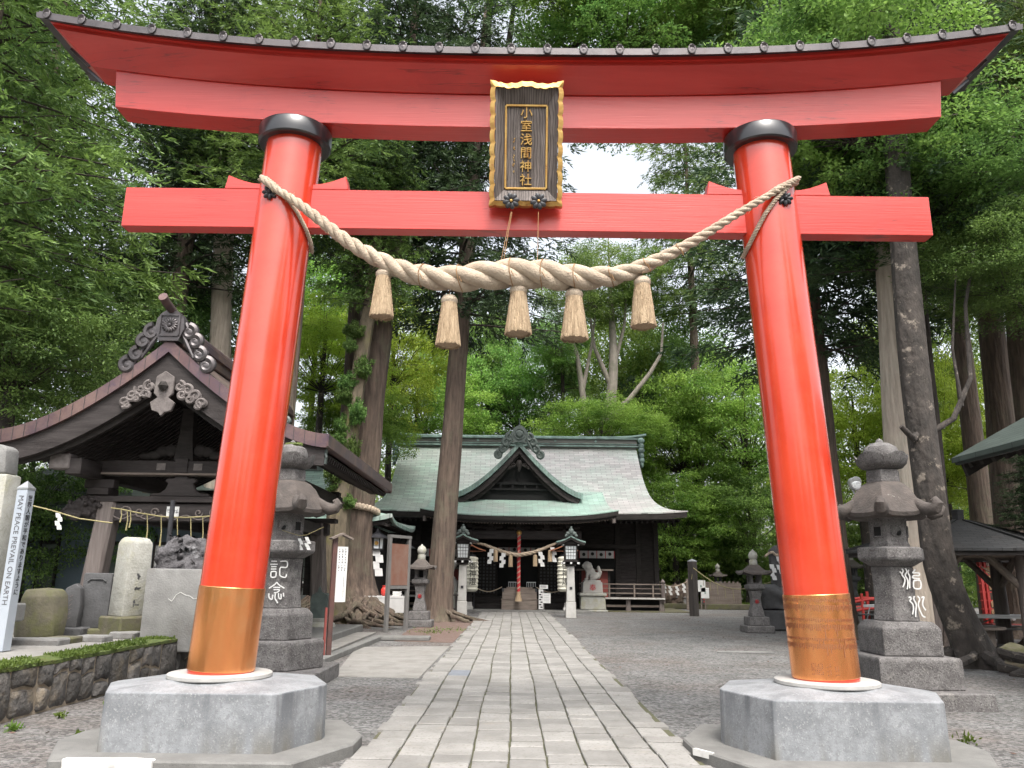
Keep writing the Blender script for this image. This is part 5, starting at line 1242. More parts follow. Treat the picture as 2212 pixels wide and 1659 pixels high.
# ------------------------------------------------------------------ water pavilion
def pavilion():
    X0, Y0 = -6.78, 15.0
    t = thing('water_pavilion', 'dark timber water pavilion with a curved brown copper gable roof and carved pendant', 'pavilion', (X0, Y0, 0))
    HS, LN, ZA, ZE = 3.24, 8.4, 6.04, 4.14
    def rz(u): return ZE + (ZA-ZE)*(1-u)**1.55 + .03*u**6
    roof = None
    for s in (-1, 1):
        def fn(a, b, s=s): return (s*(HS+.02)*b, LN*a, rz(b) + .02)
        r = roof_slab('roof_slope', fn, 12, 26, .06, M['pavroof'], t)
        # copper fascia along the gable verge, in folded sheets
        n = 26
        def band(y0, y1, top, bot, name, material, par, x1=1.0, j=0):
            m = MB(); vs = []
            for y in (y0, y1):
                for k in range(n+1):
                    u = x1*k/n; vs += [(s*HS*u, y, rz(u) - top(u)), (s*HS*u, y, rz(u) - bot(u))]
            K = 2*(n+1); fs = []
            for k in range(n):
                a_ = 2*k; fs += [(a_, a_+1, a_+3, a_+2), (K+a_, K+a_+2, K+a_+3, K+a_+1), (a_, a_+2, K+a_+2, K+a_), (a_+1, K+a_+1, K+a_+3, a_+3)]
            fs += [(0, K, K+1, 1), (2*n, 2*n+1, K+2*n+1, K+2*n)]
            m.add(vs, fs); return m.build(name, material, par)
        v = band(-.06, .16, lambda u: -.015, lambda u: .25, 'verge_fascia', M['coppertrim'], t)
        m = MB()
        for k in range(1, 15):
            u = k/15; m.bar((s*HS*u, -.064, rz(u) + .01), (s*HS*u, -.064, rz(u) - .245), .010, .006, (0, 1, 0))
        m.build('fascia_seam', M['bronze'], v)
        band(.02, .14, lambda u: .25, lambda u: .86 - .28*u, 'bargeboard', M['pavwood'], t, .985)
        band(.16, .24, lambda u: .80 - .26*u, lambda u: 1.0 - .36*u, 'inner_bargeboard', M['darkwood'], t, .93)
        band(LN-.1, LN+.04, lambda u: -.01, lambda u: .26, 'verge_fascia', M['coppertrim'], t)
        m = MB(); m.box(min(s*(HS-.16), s*(HS+.03)), max(s*(HS-.16), s*(HS+.03)), -.05, LN, ZE-.20, ZE+.03); e = m.build('eave_fascia', M['coppertrim'], t, bevel=.01)
        m = MB(); m.slab(4, 16, lambda a, b, s=s: (s*(.1 + (HS-.25)*b), .2 + (LN-.4)*a, rz(b) - .27), .04); m.build('soffit', M['darkwood'], t)
        m = MB()
        for k in range(40):
            y = .35 + (LN-.7)*k/39; pts = [(s*(.6 + (HS-.75)*q/4), y, rz((.6 + (HS-.75)*q/4)/HS) - .36) for q in range(5)]
            for a_, b_ in zip(pts, pts[1:]): m.bar(a_, b_, .07, .09)
        m.build('rafters', M['pavwood'], t)
        m = MB(); m.box(min(s*(HS-.3), s*(HS-.55)), max(s*(HS-.3), s*(HS-.55)), .3, LN-.3, ZE-.30, ZE-.24); m.build('eave_board', M['darkwood'], t)
    # ridge
    m = MB(); m.box(-.20, .20, .1, LN-.1, ZA-.1, ZA+.32); rg = m.build('ridge_box', M['coppertrim'], t, bevel=.02)
    m = MB(); m.tube([(0, .05, ZA+.36), (0, LN-.05, ZA+.36)], .13, 14); m.box(-.27, .27, .1, LN-.1, ZA+.10, ZA+.14); m.build('ridge_cap', M['coppertrim'], rg)
    o = ridge_ornament(t, (0, -.02, ZA-.05), .88, M['bronze'], horn=False, disc=False)
    m = MB()
    for k in range(16):
        a = 2*PI*k/16; m.blob((math.cos(a)*.10, -.16, ZA+.27 + math.sin(a)*.10), (.062, .02, .026), 8, Matrix.Rotation(-a, 3, 'Y'))
    m.blob((0, -.17, ZA+.27), (.04, .03, .04), 8)
    for a_, b_ in (((-.19, .06), (.19, .06)), ((.19, .06), (.19, .48)), ((.19, .48), (-.19, .48)), ((-.19, .48), (-.19, .06))): m.bar((a_[0], -.15, ZA+a_[1]), (b_[0], -.15, ZA+b_[1]), .03, .04)
    m.build('flower_crest', M['bronze'], o)
    m = MB(); m.tube([(0, .2, ZA+.52), (-.02, -.35, ZA+.66), (-.03, -.52, ZA+.73)], [.085, .085, .09], 14); m.build('ridge_horn', M['coppertrim'], t)
    # carved pendant below the gable apex
    m = MB(); zp = ZA - .98
    m.prism([(-.17, .22), (0, .33), (.17, .22), (.19, -.12), (.10, -.20), (.24, -.30), (.19, -.46), (.06, -.50), (0, -.58), (-.06, -.50), (-.19, -.46), (-.24, -.30), (-.10, -.20), (-.19, -.12)], -.08, .0)
    for k in range(24):
        m.v = m.v
    p = m.xform(Matrix.Translation((0, 0, zp))).build('gable_pendant', M['carving'], t, bevel=.012)
    for s in (-1, 1):
        m = MB()
        for i, (x, z, r0) in enumerate(((.30, .02, .11), (.46, -.05, .12), (.62, -.16, .12), (.76, -.30, .11), (.36, -.14, .09), (.52, -.22, .09), (.68, -.36, .07))):
            m.tube(spiral((s*x, zp + z), r0, 1.3, PI/2 + i, 18, -s, -.05), [.042*(1-.5*k/18) for k in range(19)], 6); m.blob((s*x, -.02, zp + z), (r0*.95, .035, r0*.85), 10)
        m.build('leaf_carving', M['carving'], p)
    m = MB(); m.lathe([(.09, 0), (.10, .05), (.05, .09), (.01, .13)], 6); m.xform(Matrix.Translation((0, -.08, zp+.02)) @ Matrix.Rotation(PI/2, 4, 'X')); m.build('pendant_boss', M['darkwood'], p)
    # posts, leaning inward, on stone feet
    fy, by = 1.3, 7.2
    zb = .20
    for s in (-1, 1):
        for y in (fy, by):
            m = MB(); x0, x1 = s*1.66, s*1.42
            m.lathe([(.275, zb + .22), (.275, zb+.5), (.262, 3.0)], 4, rot=PI/4); m.xform(Matrix.Shear('XY', 4, (0, 0)))
            for i, (x, yy, z) in enumerate(m.v): m.v[i] = (x + x0 + (x1-x0)*(z-zb)/2.8, yy + y, z)
            pp = m.build('post', M['postwood'], t, bevel=.05, smooth=0)
            m = MB(); m.lathe([(.44, 0), (.44, zb+.02), (.40, zb+.08), (.34, zb+.12), (.36, zb+.22)], 16, (x0, y, 0)); m.build('stone_foot', M['palestone'], pp)
            m = MB(); P_ = [(-.215, 0), (-.235, .5), (-.20, .62), (-.06, .70), (-.04, .78), (0, .86), (.04, .78), (.06, .70), (.20, .62), (.235, .5), (.215, 0)]
            m.prism([(x0 + a_, zb+.2 + b_) for a_, b_ in P_], y-.215, y+.215); m.build('metal_shoe', M['darktrim'], pp)
    # beams
    for y in (fy, by):
        m = MB(); m.prism([(-1.75, 2.62), (-1.55, 2.56), (1.55, 2.56), (1.75, 2.62), (1.75, 2.92), (-1.75, 2.92)], y-.14, y+.14); b_ = m.build('carved_beam', M['pavwood'], t, bevel=.015)
        m = MB(); m.box(-1.95, 1.95, y-.20, y+.20, 2.94, 3.06); m.build('plate_beam', M['pavwood'], t, bevel=.012)
        m = MB(); m.box(-2.0, 2.0, y-.14, y+.14, 3.52, 3.80); m.build('upper_beam', M['pavwood'], t, bevel=.02)
        m = MB(); m.box(-2.1, 2.1, y-.17, y+.17, 3.50, 3.54); m.build('beam_fillet', M['oldwood'], t)
        if y == fy:
            m = MB()                         # carved waves on the beam face
            for x, r0, sg in ((-1.05, .13, 1), (-.75, .11, -1), (-.45, .09, 1), (.45, .09, -1), (.75, .11, 1), (1.05, .13, -1)):
                m.tube(spiral((x, 2.74), r0, 1.2, 0, 18, sg, y-.145), .017, 5)
            m.tube([(-1.5 + 3.0*k/40, y-.145, 2.64 + .045*math.sin(k*.9)) for k in range(41)], .014, 5); m.build('wave_carving', M['postwood'], b_)
            m = MB(); m.box(-.20, .05, y-.152, y-.14, 2.66, 2.86); lb = m.build('white_label', M['white'], b_)
            m = MB(); r_ = random.Random(6)
            for i in range(2):
                for k in range(6):
                    cx = -.14 + .13*i; z = 2.76
                    a_ = Vector((cx + r_.uniform(-.04, .04), y-.154, z + r_.uniform(-.05, .05))); d = Vector((.03, 0, 0)) if k % 2 else Vector((0, 0, .03)); m.bar(a_-d, a_+d, .007, .004, (0, 1, 0))
            m.build('faded_writing', M['greytext'], lb)
            for x in (-.42, .34):
                m = MB(); m.box(x-.09, x+.09, y-.150, y-.138, 3.60, 3.74); m.build('paper_label', M['carving'], t)
            m = MB(); m.box(-.13, .13, y-.17, y+.17, 3.55, 3.84); m.build('centre_block', M['pavwood'], t)
        # frog-leg strut
        m = MB()
        P_ = [(-.62, 3.07), (-.58, 3.13), (-.40, 3.14), (-.30, 3.22), (-.26, 3.34), (-.33, 3.38), (-.28, 3.44), (-.14, 3.44), (-.12, 3.50), (.12, 3.50), (.14, 3.44), (.28, 3.44), (.33, 3.38), (.26, 3.34), (.30, 3.22), (.40, 3.14), (.58, 3.13), (.62, 3.07)]
        m.prism(P_, y-.10, y+.02); m.build('frog_leg_strut', M['carving'] if 0 else M['pavwood'], t, bevel=.015)
        m = MB(); m.prism([(-.2, 3.8), (.2, 3.8), (.14, 4.3), (.11, 4.9), (-.11, 4.9), (-.14, 4.3)], y-.1, y+.1)
        for s in (-1, 1):
            for k in range(4): m.blob((s*(.3 + .17*k), y-.02, 4.02 - .05*k + .03*(k % 2)), (.15, .07, .13 - .015*k), 10)
        m.build('king_strut', M['darkwood'], t)
    for s in (-1, 1):
        m = MB(); m.box(s*1.78-.15, s*1.78+.15, .35, LN-.5, 3.40, 3.72); m.build('eave_purlin', M['pavwood'], t, bevel=.015)
        m = MB(); m.box(s*2.05-.20, s*2.05+.20, .32, .62, 3.50, 3.80); m.build('purlin_end', M['carving'] if s < 0 else M['pavwood'], t, bevel=.02)
        m = MB(); m.box(s*1.45-.12, s*1.45+.12, fy, by, 2.60, 2.90); m.build('side_beam', M['pavwood'], t, bevel=.015)
        m = MB(); m.box(s*1.62-.22, s*1.62+.22, fy-.22, fy+.22, 3.08, 3.22); m.box(s*1.66-.30, s*1.66+.30, fy-.12, fy+.12, 3.22, 3.40); m.build('bracket_block', M['pavwood'], t, bevel=.012)
        m = MB(); m.box(s*(HS-.10)-.08, s*(HS-.10)+.08, LN*.0 + .25, .33, ZE-.5, ZE-.2)
        m = MB(); r_ = random.Random(5 + s)      # carved lion head on the beam end: a mane of curls, brow, snout
        cx, cy, cz = s*1.86, fy-.06, 2.82
        m.blob((cx, cy, cz), (.30, .24, .24), 12); m.blob((cx + s*.20, cy-.10, cz-.02), (.20, .16, .14), 10); m.blob((cx + s*.33, cy-.12, cz-.06), (.10, .11, .07), 8)
        for k in range(46):
            a = r_.uniform(0, 2*PI); b = r_.uniform(-1, 1); q = math.sqrt(1-b*b); m.blob((cx - s*.06 + .30*q*math.cos(a), cy + .25*q*math.sin(a), cz + .24*b), (.062, .062, .05), 6)
        for q in (-1, 1): m.blob((cx + s*.12, cy - .20*1 + .0*q, cz - .20 + .02*q), (.12, .07, .06), 8); m.blob((cx + s*.26, cy-.12 + q*.10, cz+.10), (.05, .04, .05), 8)
        for k in range(4): m.tube([(cx + s*(.05 + .1*k), cy-.2, cz-.12 + .03*k), (cx + s*(.13 + .1*k), cy-.27, cz-.16), (cx + s*(.17 + .1*k), cy-.2, cz-.22)], .03, 6)
        link('lion_carving', remesh(m, .022, .02, 16, 1), M['pavwood'], t)
    m = MB(); m.box(HS-.5, HS-.02, .05, .16, ZE-.52, ZE-.24); m.tube(spiral((HS-.14, ZE-.40), .12, 1.2, 0, 16, 1, .06), .03, 6); m.build('scroll_bracket', M['darktrim'], t)
    # descending ridge-end ornament on the right slope
    m = MB(); u0 = .60; X_, Z_ = HS*u0, rz(u0)
    for i, (dx, dz, r0) in enumerate(((0, .22, .13), (.17, .10, .12), (.32, -.02, .11), (-.05, .42, .09), (.45, -.14, .08))): m.tube(spiral((X_+dx, Z_+dz), r0, 1.3, i, 18, -1, .10), [.05*(1-.5*k/18) for k in range(19)], 6); m.blob((X_+dx, .14, Z_+dz), (r0, .05, r0*.9), 10)
    m.build('descending_ridge_ornament', M['darktrim'], t)
    # basin
    m = MB(); m.box(-1.0, .9, 2.9, 5.2, .2, 1.0); bs = m.build('stone_basin', M['blockstone'], t, bevel=.04)
    m = MB(); m.box(-.85, .75, 3.05, 5.05, .94, 1.003); m.build('water', M['glass'], bs)
    for y in (by+.1,):
        m = MB()
        for k in range(12): m.box(-1.3 + .22*k, -1.12 + .22*k, y, y+.04, 1.0, 2.6)
        m.build('back_boards', M['darkwood'], t)
    return t
pav = pavilion()
m = MB(); m.box(-9.6, -4.12, 15.9, 23.2, 0, .20); tag(m.build('pavilion_platform', M['slabstone'], bevel=.02), 'low stone platform under the water pavilion', kind='structure')
m = MB(); m.box(-4.12, -3.62, 15.6, 22.4, 0, .05); tag(m.build('pavilion_apron', M['concrete']), 'concrete strip beside the pavilion platform', kind='structure')
# rope of straw strands strung over the monuments
t = thing('straw_rope', 'thin yellowish straw rope with hanging strands strung across the pavilion front', 'rope', at(245, 1098, 15.9)); o = t.location.copy()
pix = [(48, 1087), (110, 1102), (170, 1120), (243, 1130)]
m = MB(); m.tube([at(u, v, 14.6) - o for u, v in pix], .012, 5); m.build('cord', M['twine'], t)
P_ = [at(u, v, 15.85) - o for u, v in ((240, 1097), (262, 1100), (300, 1108), (350, 1116), (400, 1118), (440, 1116), (480, 1113))]
m = MB(); m.tube(P_, .014, 6); m.build('cord', M['twine'], t)
for u, v0, v1 in ((318, 1112, 1178), (348, 1116, 1180), (383, 1118, 1210), (412, 1118, 1210), (438, 1116, 1190), (468, 1114, 1190), (262, 1100, 1128), (275, 1104, 1146), (282, 1106, 1140)):
    m = MB(); a = at(u, v0, 15.85) - o; b = at(u-3, v1, 15.85) - o; m.tube([a, a.lerp(b, .5) + Vector((.02, 0, 0)), b], [.008, .010, .017], 5); m.build('strand', M['twine'], t)
shide(t, at(125, 1108, 14.6) - o, .30)

# ------------------------------------------------------------------ terrace, rubble wall, moss
def terrace():
    m = MB(); m.add([(-5.42, 4, .545), (-5.10, 14.9, .545), (-9.7, 15.6, .56), (-22, 15.6, .56), (-22, 4, .55)], [(0, 1, 2, 3, 4)])
    tag(m.build('terrace', M['concrete'], smooth=0), 'raised stone-edged terrace carrying the monuments', kind='structure')
    t = thing('garden_wall', 'low retaining wall of dark rubble stones with pale cement joints', 'wall', (-5.45, 4, 0), 0)
    L = 10.95; ax = math.atan2(.32, 10.9); r = random.Random(8)
    st = MB(); cols = []; s = 0
    while s < L: cols.append(s); s += r.uniform(.26, .52)
    cols.append(L)
    H = .545; top = [r.uniform(-.03, .03) for _ in cols]; bot = [r.uniform(-.03, .03) for _ in cols]
    def stone(poly):
        c = Vector((sum(p[0] for p in poly)/len(poly), sum(p[1] for p in poly)/len(poly)))
        q = []
        n = len(poly)
        for i in range(n):
            a = Vector(poly[i]); b = Vector(poly[(i+1) % n]); q += [a.lerp(b, f) for f in (.12, .5, .88)]
        d0 = r.uniform(.03, .07); k = len(q); vs = []
        for f, dx in ((1, -.05), (.985, .005), (.86, d0*.7), (.5, d0)):
            for p in q:
                e = c + (p-c)*f - (p-c).normalized()*.014; z = e.y; nz = noise.noise(Vector((e.x*7, e.y*7, c.x)))*.022*(dx > .01)
                vs.append((dx + nz, e.x, z))
        vs.append((d0*1.05 + noise.noise(Vector((c.x*7, c.y*7, 1)))*.02, c.x, c.y)); N_ = len(vs)-1
        fs = [(i*k+j, i*k+(j+1) % k, (i+1)*k+(j+1) % k, (i+1)*k+j) for i in range(3) for j in range(k)] + [(3*k+j, 3*k+(j+1) % k, N_) for j in range(k)]
        st.add(vs, fs)
    for i in range(len(cols)-1):
        a, b = cols[i], cols[i+1]; ta, tb, ba, bb = a+top[i], b+top[i+1], a+bot[i], b+bot[i+1]
        m0 = r.random()
        if m0 < .42: stone([(ba, 0), (bb, 0), (b + .02, .3), (tb, H-.01), ((ta+tb)/2, H+r.uniform(-.02, .02)), (ta, H-.01), (a - .02, .3)])
        else:
            h = r.uniform(.14, .38); h2 = h + r.uniform(-.06, .06)
            stone([(ba, 0), (bb, 0), (b, h2), ((a+b)/2, (h+h2)/2 + .03), (a, h)]); stone([(a, h), ((a+b)/2, (h+h2)/2 + .03), (b, h2), (tb, H-.01), ((ta+tb)/2, H), (ta, H-.01)])
    o = st.build('rubble_stones', M['wallstone'], t, smooth=50); o.rotation_euler = (0, 0, -ax)
    m = MB(); m.box(-.40, .012, 0, L, -.02, .535); o = m.build('cement_joint', M['joint'], t, jit=.012, jscale=6, sub=4); o.rotation_euler = (0, 0, -ax)
    # moss and tiny plants on the wall's top edge
    Ps = []; As = []
    n = 15000; y = rng.uniform(4.2, 14.6, n); x = -5.45 + (y-4)*.0294 + rng.uniform(-.34, .06, n) - .12*(y > 11)*rng.random(n)
    keep = np.array([noise.noise(Vector((a*2.2, b*1.6, 0))) > -.22 for a, b in zip(x, y)]); x, y = x[keep], y[keep]
    z = .545 + .03*rng.random(len(x)); P = np.stack([x, y, z], 1); A = unit(rng.normal(size=P.shape)*.7 + np.array([.1, 0, 1.0]))
    o = link('moss_edge', leaf_mesh('moss_edge', P, A, rng.uniform(.02, .055, len(P)), rng.uniform(.014, .03, len(P))), M['mosstuft']); tag(o, 'bright green moss and tiny plants along the wall top', kind='stuff')
    m = MB(); m.slab(8, 60, lambda a, b: (-5.45 + 10.6*b*.0294 - .42 + .46*a, 4 + 10.6*b, .556 + .02*math.sin(a*PI) + .012*noise.noise(Vector((a*3, b*40, 0)))), .04); tag(m.build('moss_bed', M['moss']), 'moss bed on the wall top', kind='stuff')
terrace()
def mono(name, label, c, build, cat='monument', rz=0, group=None):
    t = thing(name, label, cat, c, rz, group); build(t); return t
TZ = .555
def on_terrace(u, Y): c = at(u, 1350, Y); return (c.x, Y, TZ)
def b1(t):
    m = MB(); m.lathe([(.33, 0), (.36, .05), (.355, .30), (.335, .42), (.335, .62), (.27, .72), (.05, .75)], 8, rot=.2); m.build('body', M['mossstone'], t, bevel=.02, jit=.025, jscale=4, smooth=30)
mono('stone_stump', 'squat mossy brown eight sided stone on the terrace', on_terrace(88, 12.6), b1)
def b2(t):
    m = MB(); m.prism([(-.17, .12), (-.17, .55), (-.10, .74), (.04, .82), (.13, .74), (.16, .5), (.15, .12)], -.07, .07); m.build('slab', M['darkstone'], t, bevel=.02, seg=2, jit=.012, jscale=4)
    m = MB(); m.box(-.3, .3, -.16, .18, -.02, .13); m.build('base', M['darkstone'], t, bevel=.02, jit=.02)
    m = MB()
    for k in range(6): m.bar((-.02 + .01*(k % 2), -.075, .25 + .07*k), (.03, -.075, .28 + .07*k), .012, .006, (0, 1, 0))
    m.build('worn_inscription', M['carving'], t)
mono('stone_stele', 'small pointed dark stele with worn pale inscription', on_terrace(150, 13.3), b2)
def b3(t):
    m = MB(); m.box(-.24, .24, -.22, .22, .10, .98); m.build('block', M['darkstone'], t, bevel=.03, seg=2, jit=.01)
    m = MB(); m.tube([(-.15, -.226, .84), (-.10, -.226, .88), (.10, -.226, .88), (.15, -.226, .84)], .012, 6); m.build('carved_arch', M['darkstone'], t)
    m = MB(); m.box(-.26, .40, -.30, .30, -.02, .11); m.build('base', M['mossstone'], t, bevel=.03, jit=.02)
mono('stone_stele', 'dark square block stele beside the tall pale marker', on_terrace(212, 13.6), b3)
def b4(t):
    m = MB(); m.lathe([(.30, .30), (.275, 1.48), (.20, 1.57)], 4, rot=PI/4); m.build('pillar', M['palestone'], t, bevel=.035, seg=2, jit=.018, jscale=3.5)
    m = MB(); m.box(-.34, .36, -.30, .32, -.02, .31); m.build('base', M['mossstone'], t, bevel=.03, jit=.02)
    worn_marks('worn_inscription', 3, .12, .21, M['darkstone'], t, (.207, .0, .92), PI/2, 17, .016)
    m = MB(); q = []
    for i, (a, b) in enumerate(((-.05, .95), (.04, .9), (-.03, .8), (.05, .75), (-.04, .62), (.02, .58))): m.bar((.02, -.215, b), (.05, -.215, b+.05), .02, .01, (0, 1, 0))
mono('stone_marker', 'tall pale granite marker with carved characters on its side', on_terrace(272, 13.4), b4, 'marker', R(-36))
def b5(t):
    m = MB(); m.box(-.46, .70, -.35, .5, -.2, 1.06); m.build('block', M['blockstone'], t, bevel=.04, seg=2, jit=.015)
    m = MB()
    pts = [(-.06, .60), (.0, .56), (.06, .66), (.12, .70), (.2, .66), (.28, .64), (.34, .6), (.42, .62)]
    for a_, b_ in zip(pts, pts[1:]): m.bar((a_[0], -.352, a_[1]), (b_[0], -.352, b_[1]), .008, .006, (0, 1, 0))
    m.build('white_crack', M['whitepaint'], t)
mono('stone_block', 'large grey cut stone block with a white crack line near the left pillar', on_terrace(385, 13.2), b5, 'stone')
def rock(name, label, c, r, seed, amp=.35, cat='rock', mt='lava', vox=.05):
    m = MB(); q = random.Random(seed)
    m.blob((0, 0, r[2]*.6), r, 20)
    for k in range(14):
        a = q.uniform(0, 2*PI); m.blob((r[0]*.7*math.cos(a), r[1]*.7*math.sin(a), r[2]*q.uniform(.2, 1.25)), tuple(x*q.uniform(.25, .5) for x in r), 10)
    t = link(name, remesh(m, vox, amp*.3, 3.5, 1), M[mt]); t.location = c
    for v in t.data.vertices:
        v.co += noise.noise_vector(v.co*4)*.07*amp*2 + noise.noise_vector(v.co*11)*.03
    return tag(t, label, cat)
c = at(400, 1300, 14.6); rock('lava_rock', 'rugged dark lava boulder rising behind the cut stone block', (c.x-.02, 14.6, .80), (.60, .48, .86), 3, .45, vox=.045)
c = at(322, 1320, 14.2); rock('lava_rock', 'jagged smaller lava rock between the pale marker and the block', (c.x, 14.2, .5), (.30, .3, .42), 5, .4, vox=.04)
def b6(t):
    m = MB(); m.prism([(-.55, .55), (-.57, 2.3), (.22, 2.3), (.25, .55)], 0, .35); m.build('lower_slab', M['palestone'], t, bevel=.03, seg=2, jit=.01)
    m = MB(); m.prism([(-.55, 2.31), (-.5, 2.72), (.06, 2.72), (.15, 2.66), (.17, 2.31)], .02, .33); m.build('upper_slab', M['mossstone'] if 0 else M['blockstone'], t, bevel=.03, seg=2, jit=.01)
    m = MB(); m.box(-.7, .48, -.1, .5, .32, .56); m.box(-.6, .36, -.02, .45, -.05, .32); m.build('base', M['blockstone'], t, bevel=.02, jit=.015)
c = at(2, 1300, 10.9); mono('stone_monument', 'tall pale stone monument cut off by the left edge', (c.x-.42, 10.9, TZ), b6)
# peace pole
c = at(17, 1290, 10.6)
t = thing('peace_pole', 'silver four sided peace pole with black writing on two faces', 'pole', (c.x+.02, 10.6, TZ), R(-6))
m = MB(); m.box(-.075, .075, -.075, .075, 0, 2.05); m.build('shaft', M['peace'], t, bevel=.004)
m = MB(); m.lathe([(.112, 2.05), (.112, 2.075), (.005, 2.17)], 4, rot=PI/4); m.build('cap', M['steel'], t, smooth=0)
put_text('english_writing', 'MAY PEACE PREVAIL ON EARTH', .098, M['greytext'], t, (-.0, -.077, 1.27), (0, PI/2, -PI/2) if 0 else (PI/2, PI/2, 0), .002)
put_text('japanese_writing', column('世界人類が平和でありますように'), .085, M['ink'], t, (.077, 0, 1.33), (PI/2, 0, PI/2), .002, 1.02)
# flat stones on the terrace
r = random.Random(4)
for u, v, w_, lab in ((60, 1392, .9, 'long flat pale stone behind the moss'), (195, 1385, .45, 'flat stone slab before the dark block stele'), (265, 1378, .40, 'small pale kerb stone in the moss'), (305, 1370, .32, 'smallest kerb stone beside the moss end'), (130, 1388, .40, 'rough brown stone between the flat slabs')):
    c = gnd(u, v, TZ); m = MB(); m.box(-w_/2, w_/2, -.16, .16, -.03, .07 + r.uniform(0, .04)); o = m.build('flat_stone', M['blockstone'] if 'brown' not in lab else M['mossstone'], bevel=.02, jit=.02, jscale=5); o.location = (c.x, c.y+.1, TZ); tag(o, lab, 'stone', 'flat stones on the terrace')

# ------------------------------------------------------------------ signs beside the path
c = gnd(708, 1427)
t = thing('narrow_sign', 'narrow white sign board on a dark post with a tiny roof', 'sign', c, R(30))
m = MB(); m.box(-.045, .045, -.04, .04, 0, 2.25); m.build('post', M['rustpost'], t, bevel=.006)
m = MB(); m.box(.05, .26, -.015, .015, 1.05, 2.08); b_ = m.build('board', M['white'], t)
m = MB(); q = random.Random(3)
for i in range(3):
    for k in range(9): z = 2.02 - k*.05; m.box(.085 + .06*i, .098 + .06*i + .008*(k % 2), -.019, -.016, z, z + q.uniform(.015, .04))
for k in range(18): z = 1.52 - k*.022; m.box(.20, .212, -.019, -.016, z, z + q.uniform(.006, .013))
m.build('small_writing', M['greytext'], b_)
m = MB(); m.prism([(-.10, 2.24), (.12, 2.34), (.34, 2.24), (.32, 2.21), (.12, 2.30), (-.08, 2.21)], -.10, .10); m.build('little_roof', M['oldwood'], t)
m = MB(); m.box(-.11, -.07, -.02, .02, 0, .95); m.build('red_stake', M['redwood'], t)
c = gnd(833, 1366); d = gnd(843, 1355)
t = thing('notice_board', 'tall grey framed notice board with a reddish reflection painted on its copper panel seen edge on', 'notice board', c, R(62))
for x in (-.0, .95):
    m = MB(); m.box(x-.055, x+.055, -.05, .05, 0, 2.62); m.build('post', M['greypost'], t, bevel=.006)
m = MB(); m.box(.05, .90, -.03, .03, 1.28, 2.45); b_ = m.build('panel', M['boardreflect'], t)
m = MB(); m.box(-.06, 1.01, -.06, .06, 2.62, 2.70); m.build('frame_rail', M['greypost'], t); m = MB(); m.box(.05, .9, -.045, .045, 1.18, 1.27); m.build('frame_rail', M['greypost'], t)

# ------------------------------------------------------------------ shrine office on the left, far building behind the pavilion
def hip_building(name, label, x0, x1, y0, y1, zw, ze, zr, over, roofmat, wallmat, lift=.18, inset=2.2):
    t = thing(name, label, 'building', (0, 0, 0), 0); ox, oy = (x0+x1)/2, y0; t.location = (ox, oy, 0)
    a0, a1, b0, b1 = x0-ox, x1-ox, 0, y1-y0
    m = MB(); m.box(a0, a1, b0, b1, 0, zw); m.build('wall', wallmat, t)
    A0, A1, B0, B1 = a0-over, a1+over, b0-over, b1+over; ym = (b0+b1)/2; D = ym-B0; run = min(D, (A1-A0)/2)
    def zf(b): return ze + (zr-ze)*(1-b)**1.35
    def front(a, b): s = 2*a-1; hw = (A1-A0)/2 - (1-b)*run; return (s*hw + (A0+A1)/2, ym - D*b, zf(b) + lift*abs(s)**6*b**4)
    def rear(a, b): p = front(1-a, b); return (p[0], 2*ym - p[1], p[2])
    def right(a, b): s = 2*a-1; return (A1 - (1-b)*run, ym + s*D*b, zf(b) + lift*abs(s)**6*b**4)
    def left(a, b): p = right(1-a, b); return (A0+A1-p[0], p[1], p[2])
    for nm, f in (('front', front), ('rear', rear), ('right', right), ('left', left)): roof_slab('roof_slope', f, 26, 14, .13, roofmat, t)
    m = MB(); m.box(A0+run-.1, A1-run+.1, ym-.16, ym+.16, zr-.1, zr+.30); m.build('ridge', M['darktrim'], t, bevel=.03)
    m = MB(); m.slab(30, 2, lambda a, b: (A0+.1 + (A1-A0-.2)*a, B0+.12 + .05*b, ze-.14 + lift*abs(2*a-1)**6), .14)
    n = int((A1-A0)/.28)
    for i in range(n+1): x = A0+.15 + (A1-A0-.3)*i/n; m.bar((x, B0+.15, ze-.17), (x, b0, ze+.02), .07, .09)
    n = int((B1-B0)/.28)
    for i in range(n+1): y = B0+.15 + (B1-B0-.3)*i/n; m.bar((A1-.15, y, ze-.17), (a1, y, ze+.02), .07, .09)
    m.build('rafters', M['darkwood'], t)
    return t
off = hip_building('shrine_office', 'shrine office with green copper hipped roof half hidden behind the giant cedar', -11.5, -5.1, 28.6, 33.5, 3.3, 3.42, 5.6, 1.0, M['greenroof'], M['darkwood'], .22)
bx = off.location.x
for x in (-5.25, -6.15, -7.05, -7.95):      # bays of paned windows in the front wall
    m = MB(); X = x - bx; m.box(X-.80, X-.08, -.05, .0, 1.25, 2.75); w_ = m.build('window', M['plaster'], off)
    m = MB(); m.box(X-.74, X-.14, -.062, -.05, 1.32, 2.68); m.build('pane', M['glass'], w_)
    m = MB()
    for k in range(5): m.box(X-.76 + k*.155-.012, X-.76 + k*.155+.012, -.075, -.062, 1.30, 2.70)
    for k in range(4): m.box(X-.76, X-.12, -.075, -.062, 1.40 + k*.40, 1.43 + k*.40)
    m.build('lattice', M['darkwood'], w_)
    m = MB(); m.box(X-.07, X+.07, -.09, .0, .1, 3.2); m.build('post', M['pavwood'], off)
    m = MB(); m.box(X-.80, X-.08, -.04, .0, .2, 1.1); m.build('lower_panel', M['glass'], off)
m = MB(); m.box(-6.4, 3.15, -.10, .0, 2.80, 2.95); m.box(-6.4, 3.15, -.10, 0, 1.12, 1.22); m.build('rail', M['pavwood'], off)
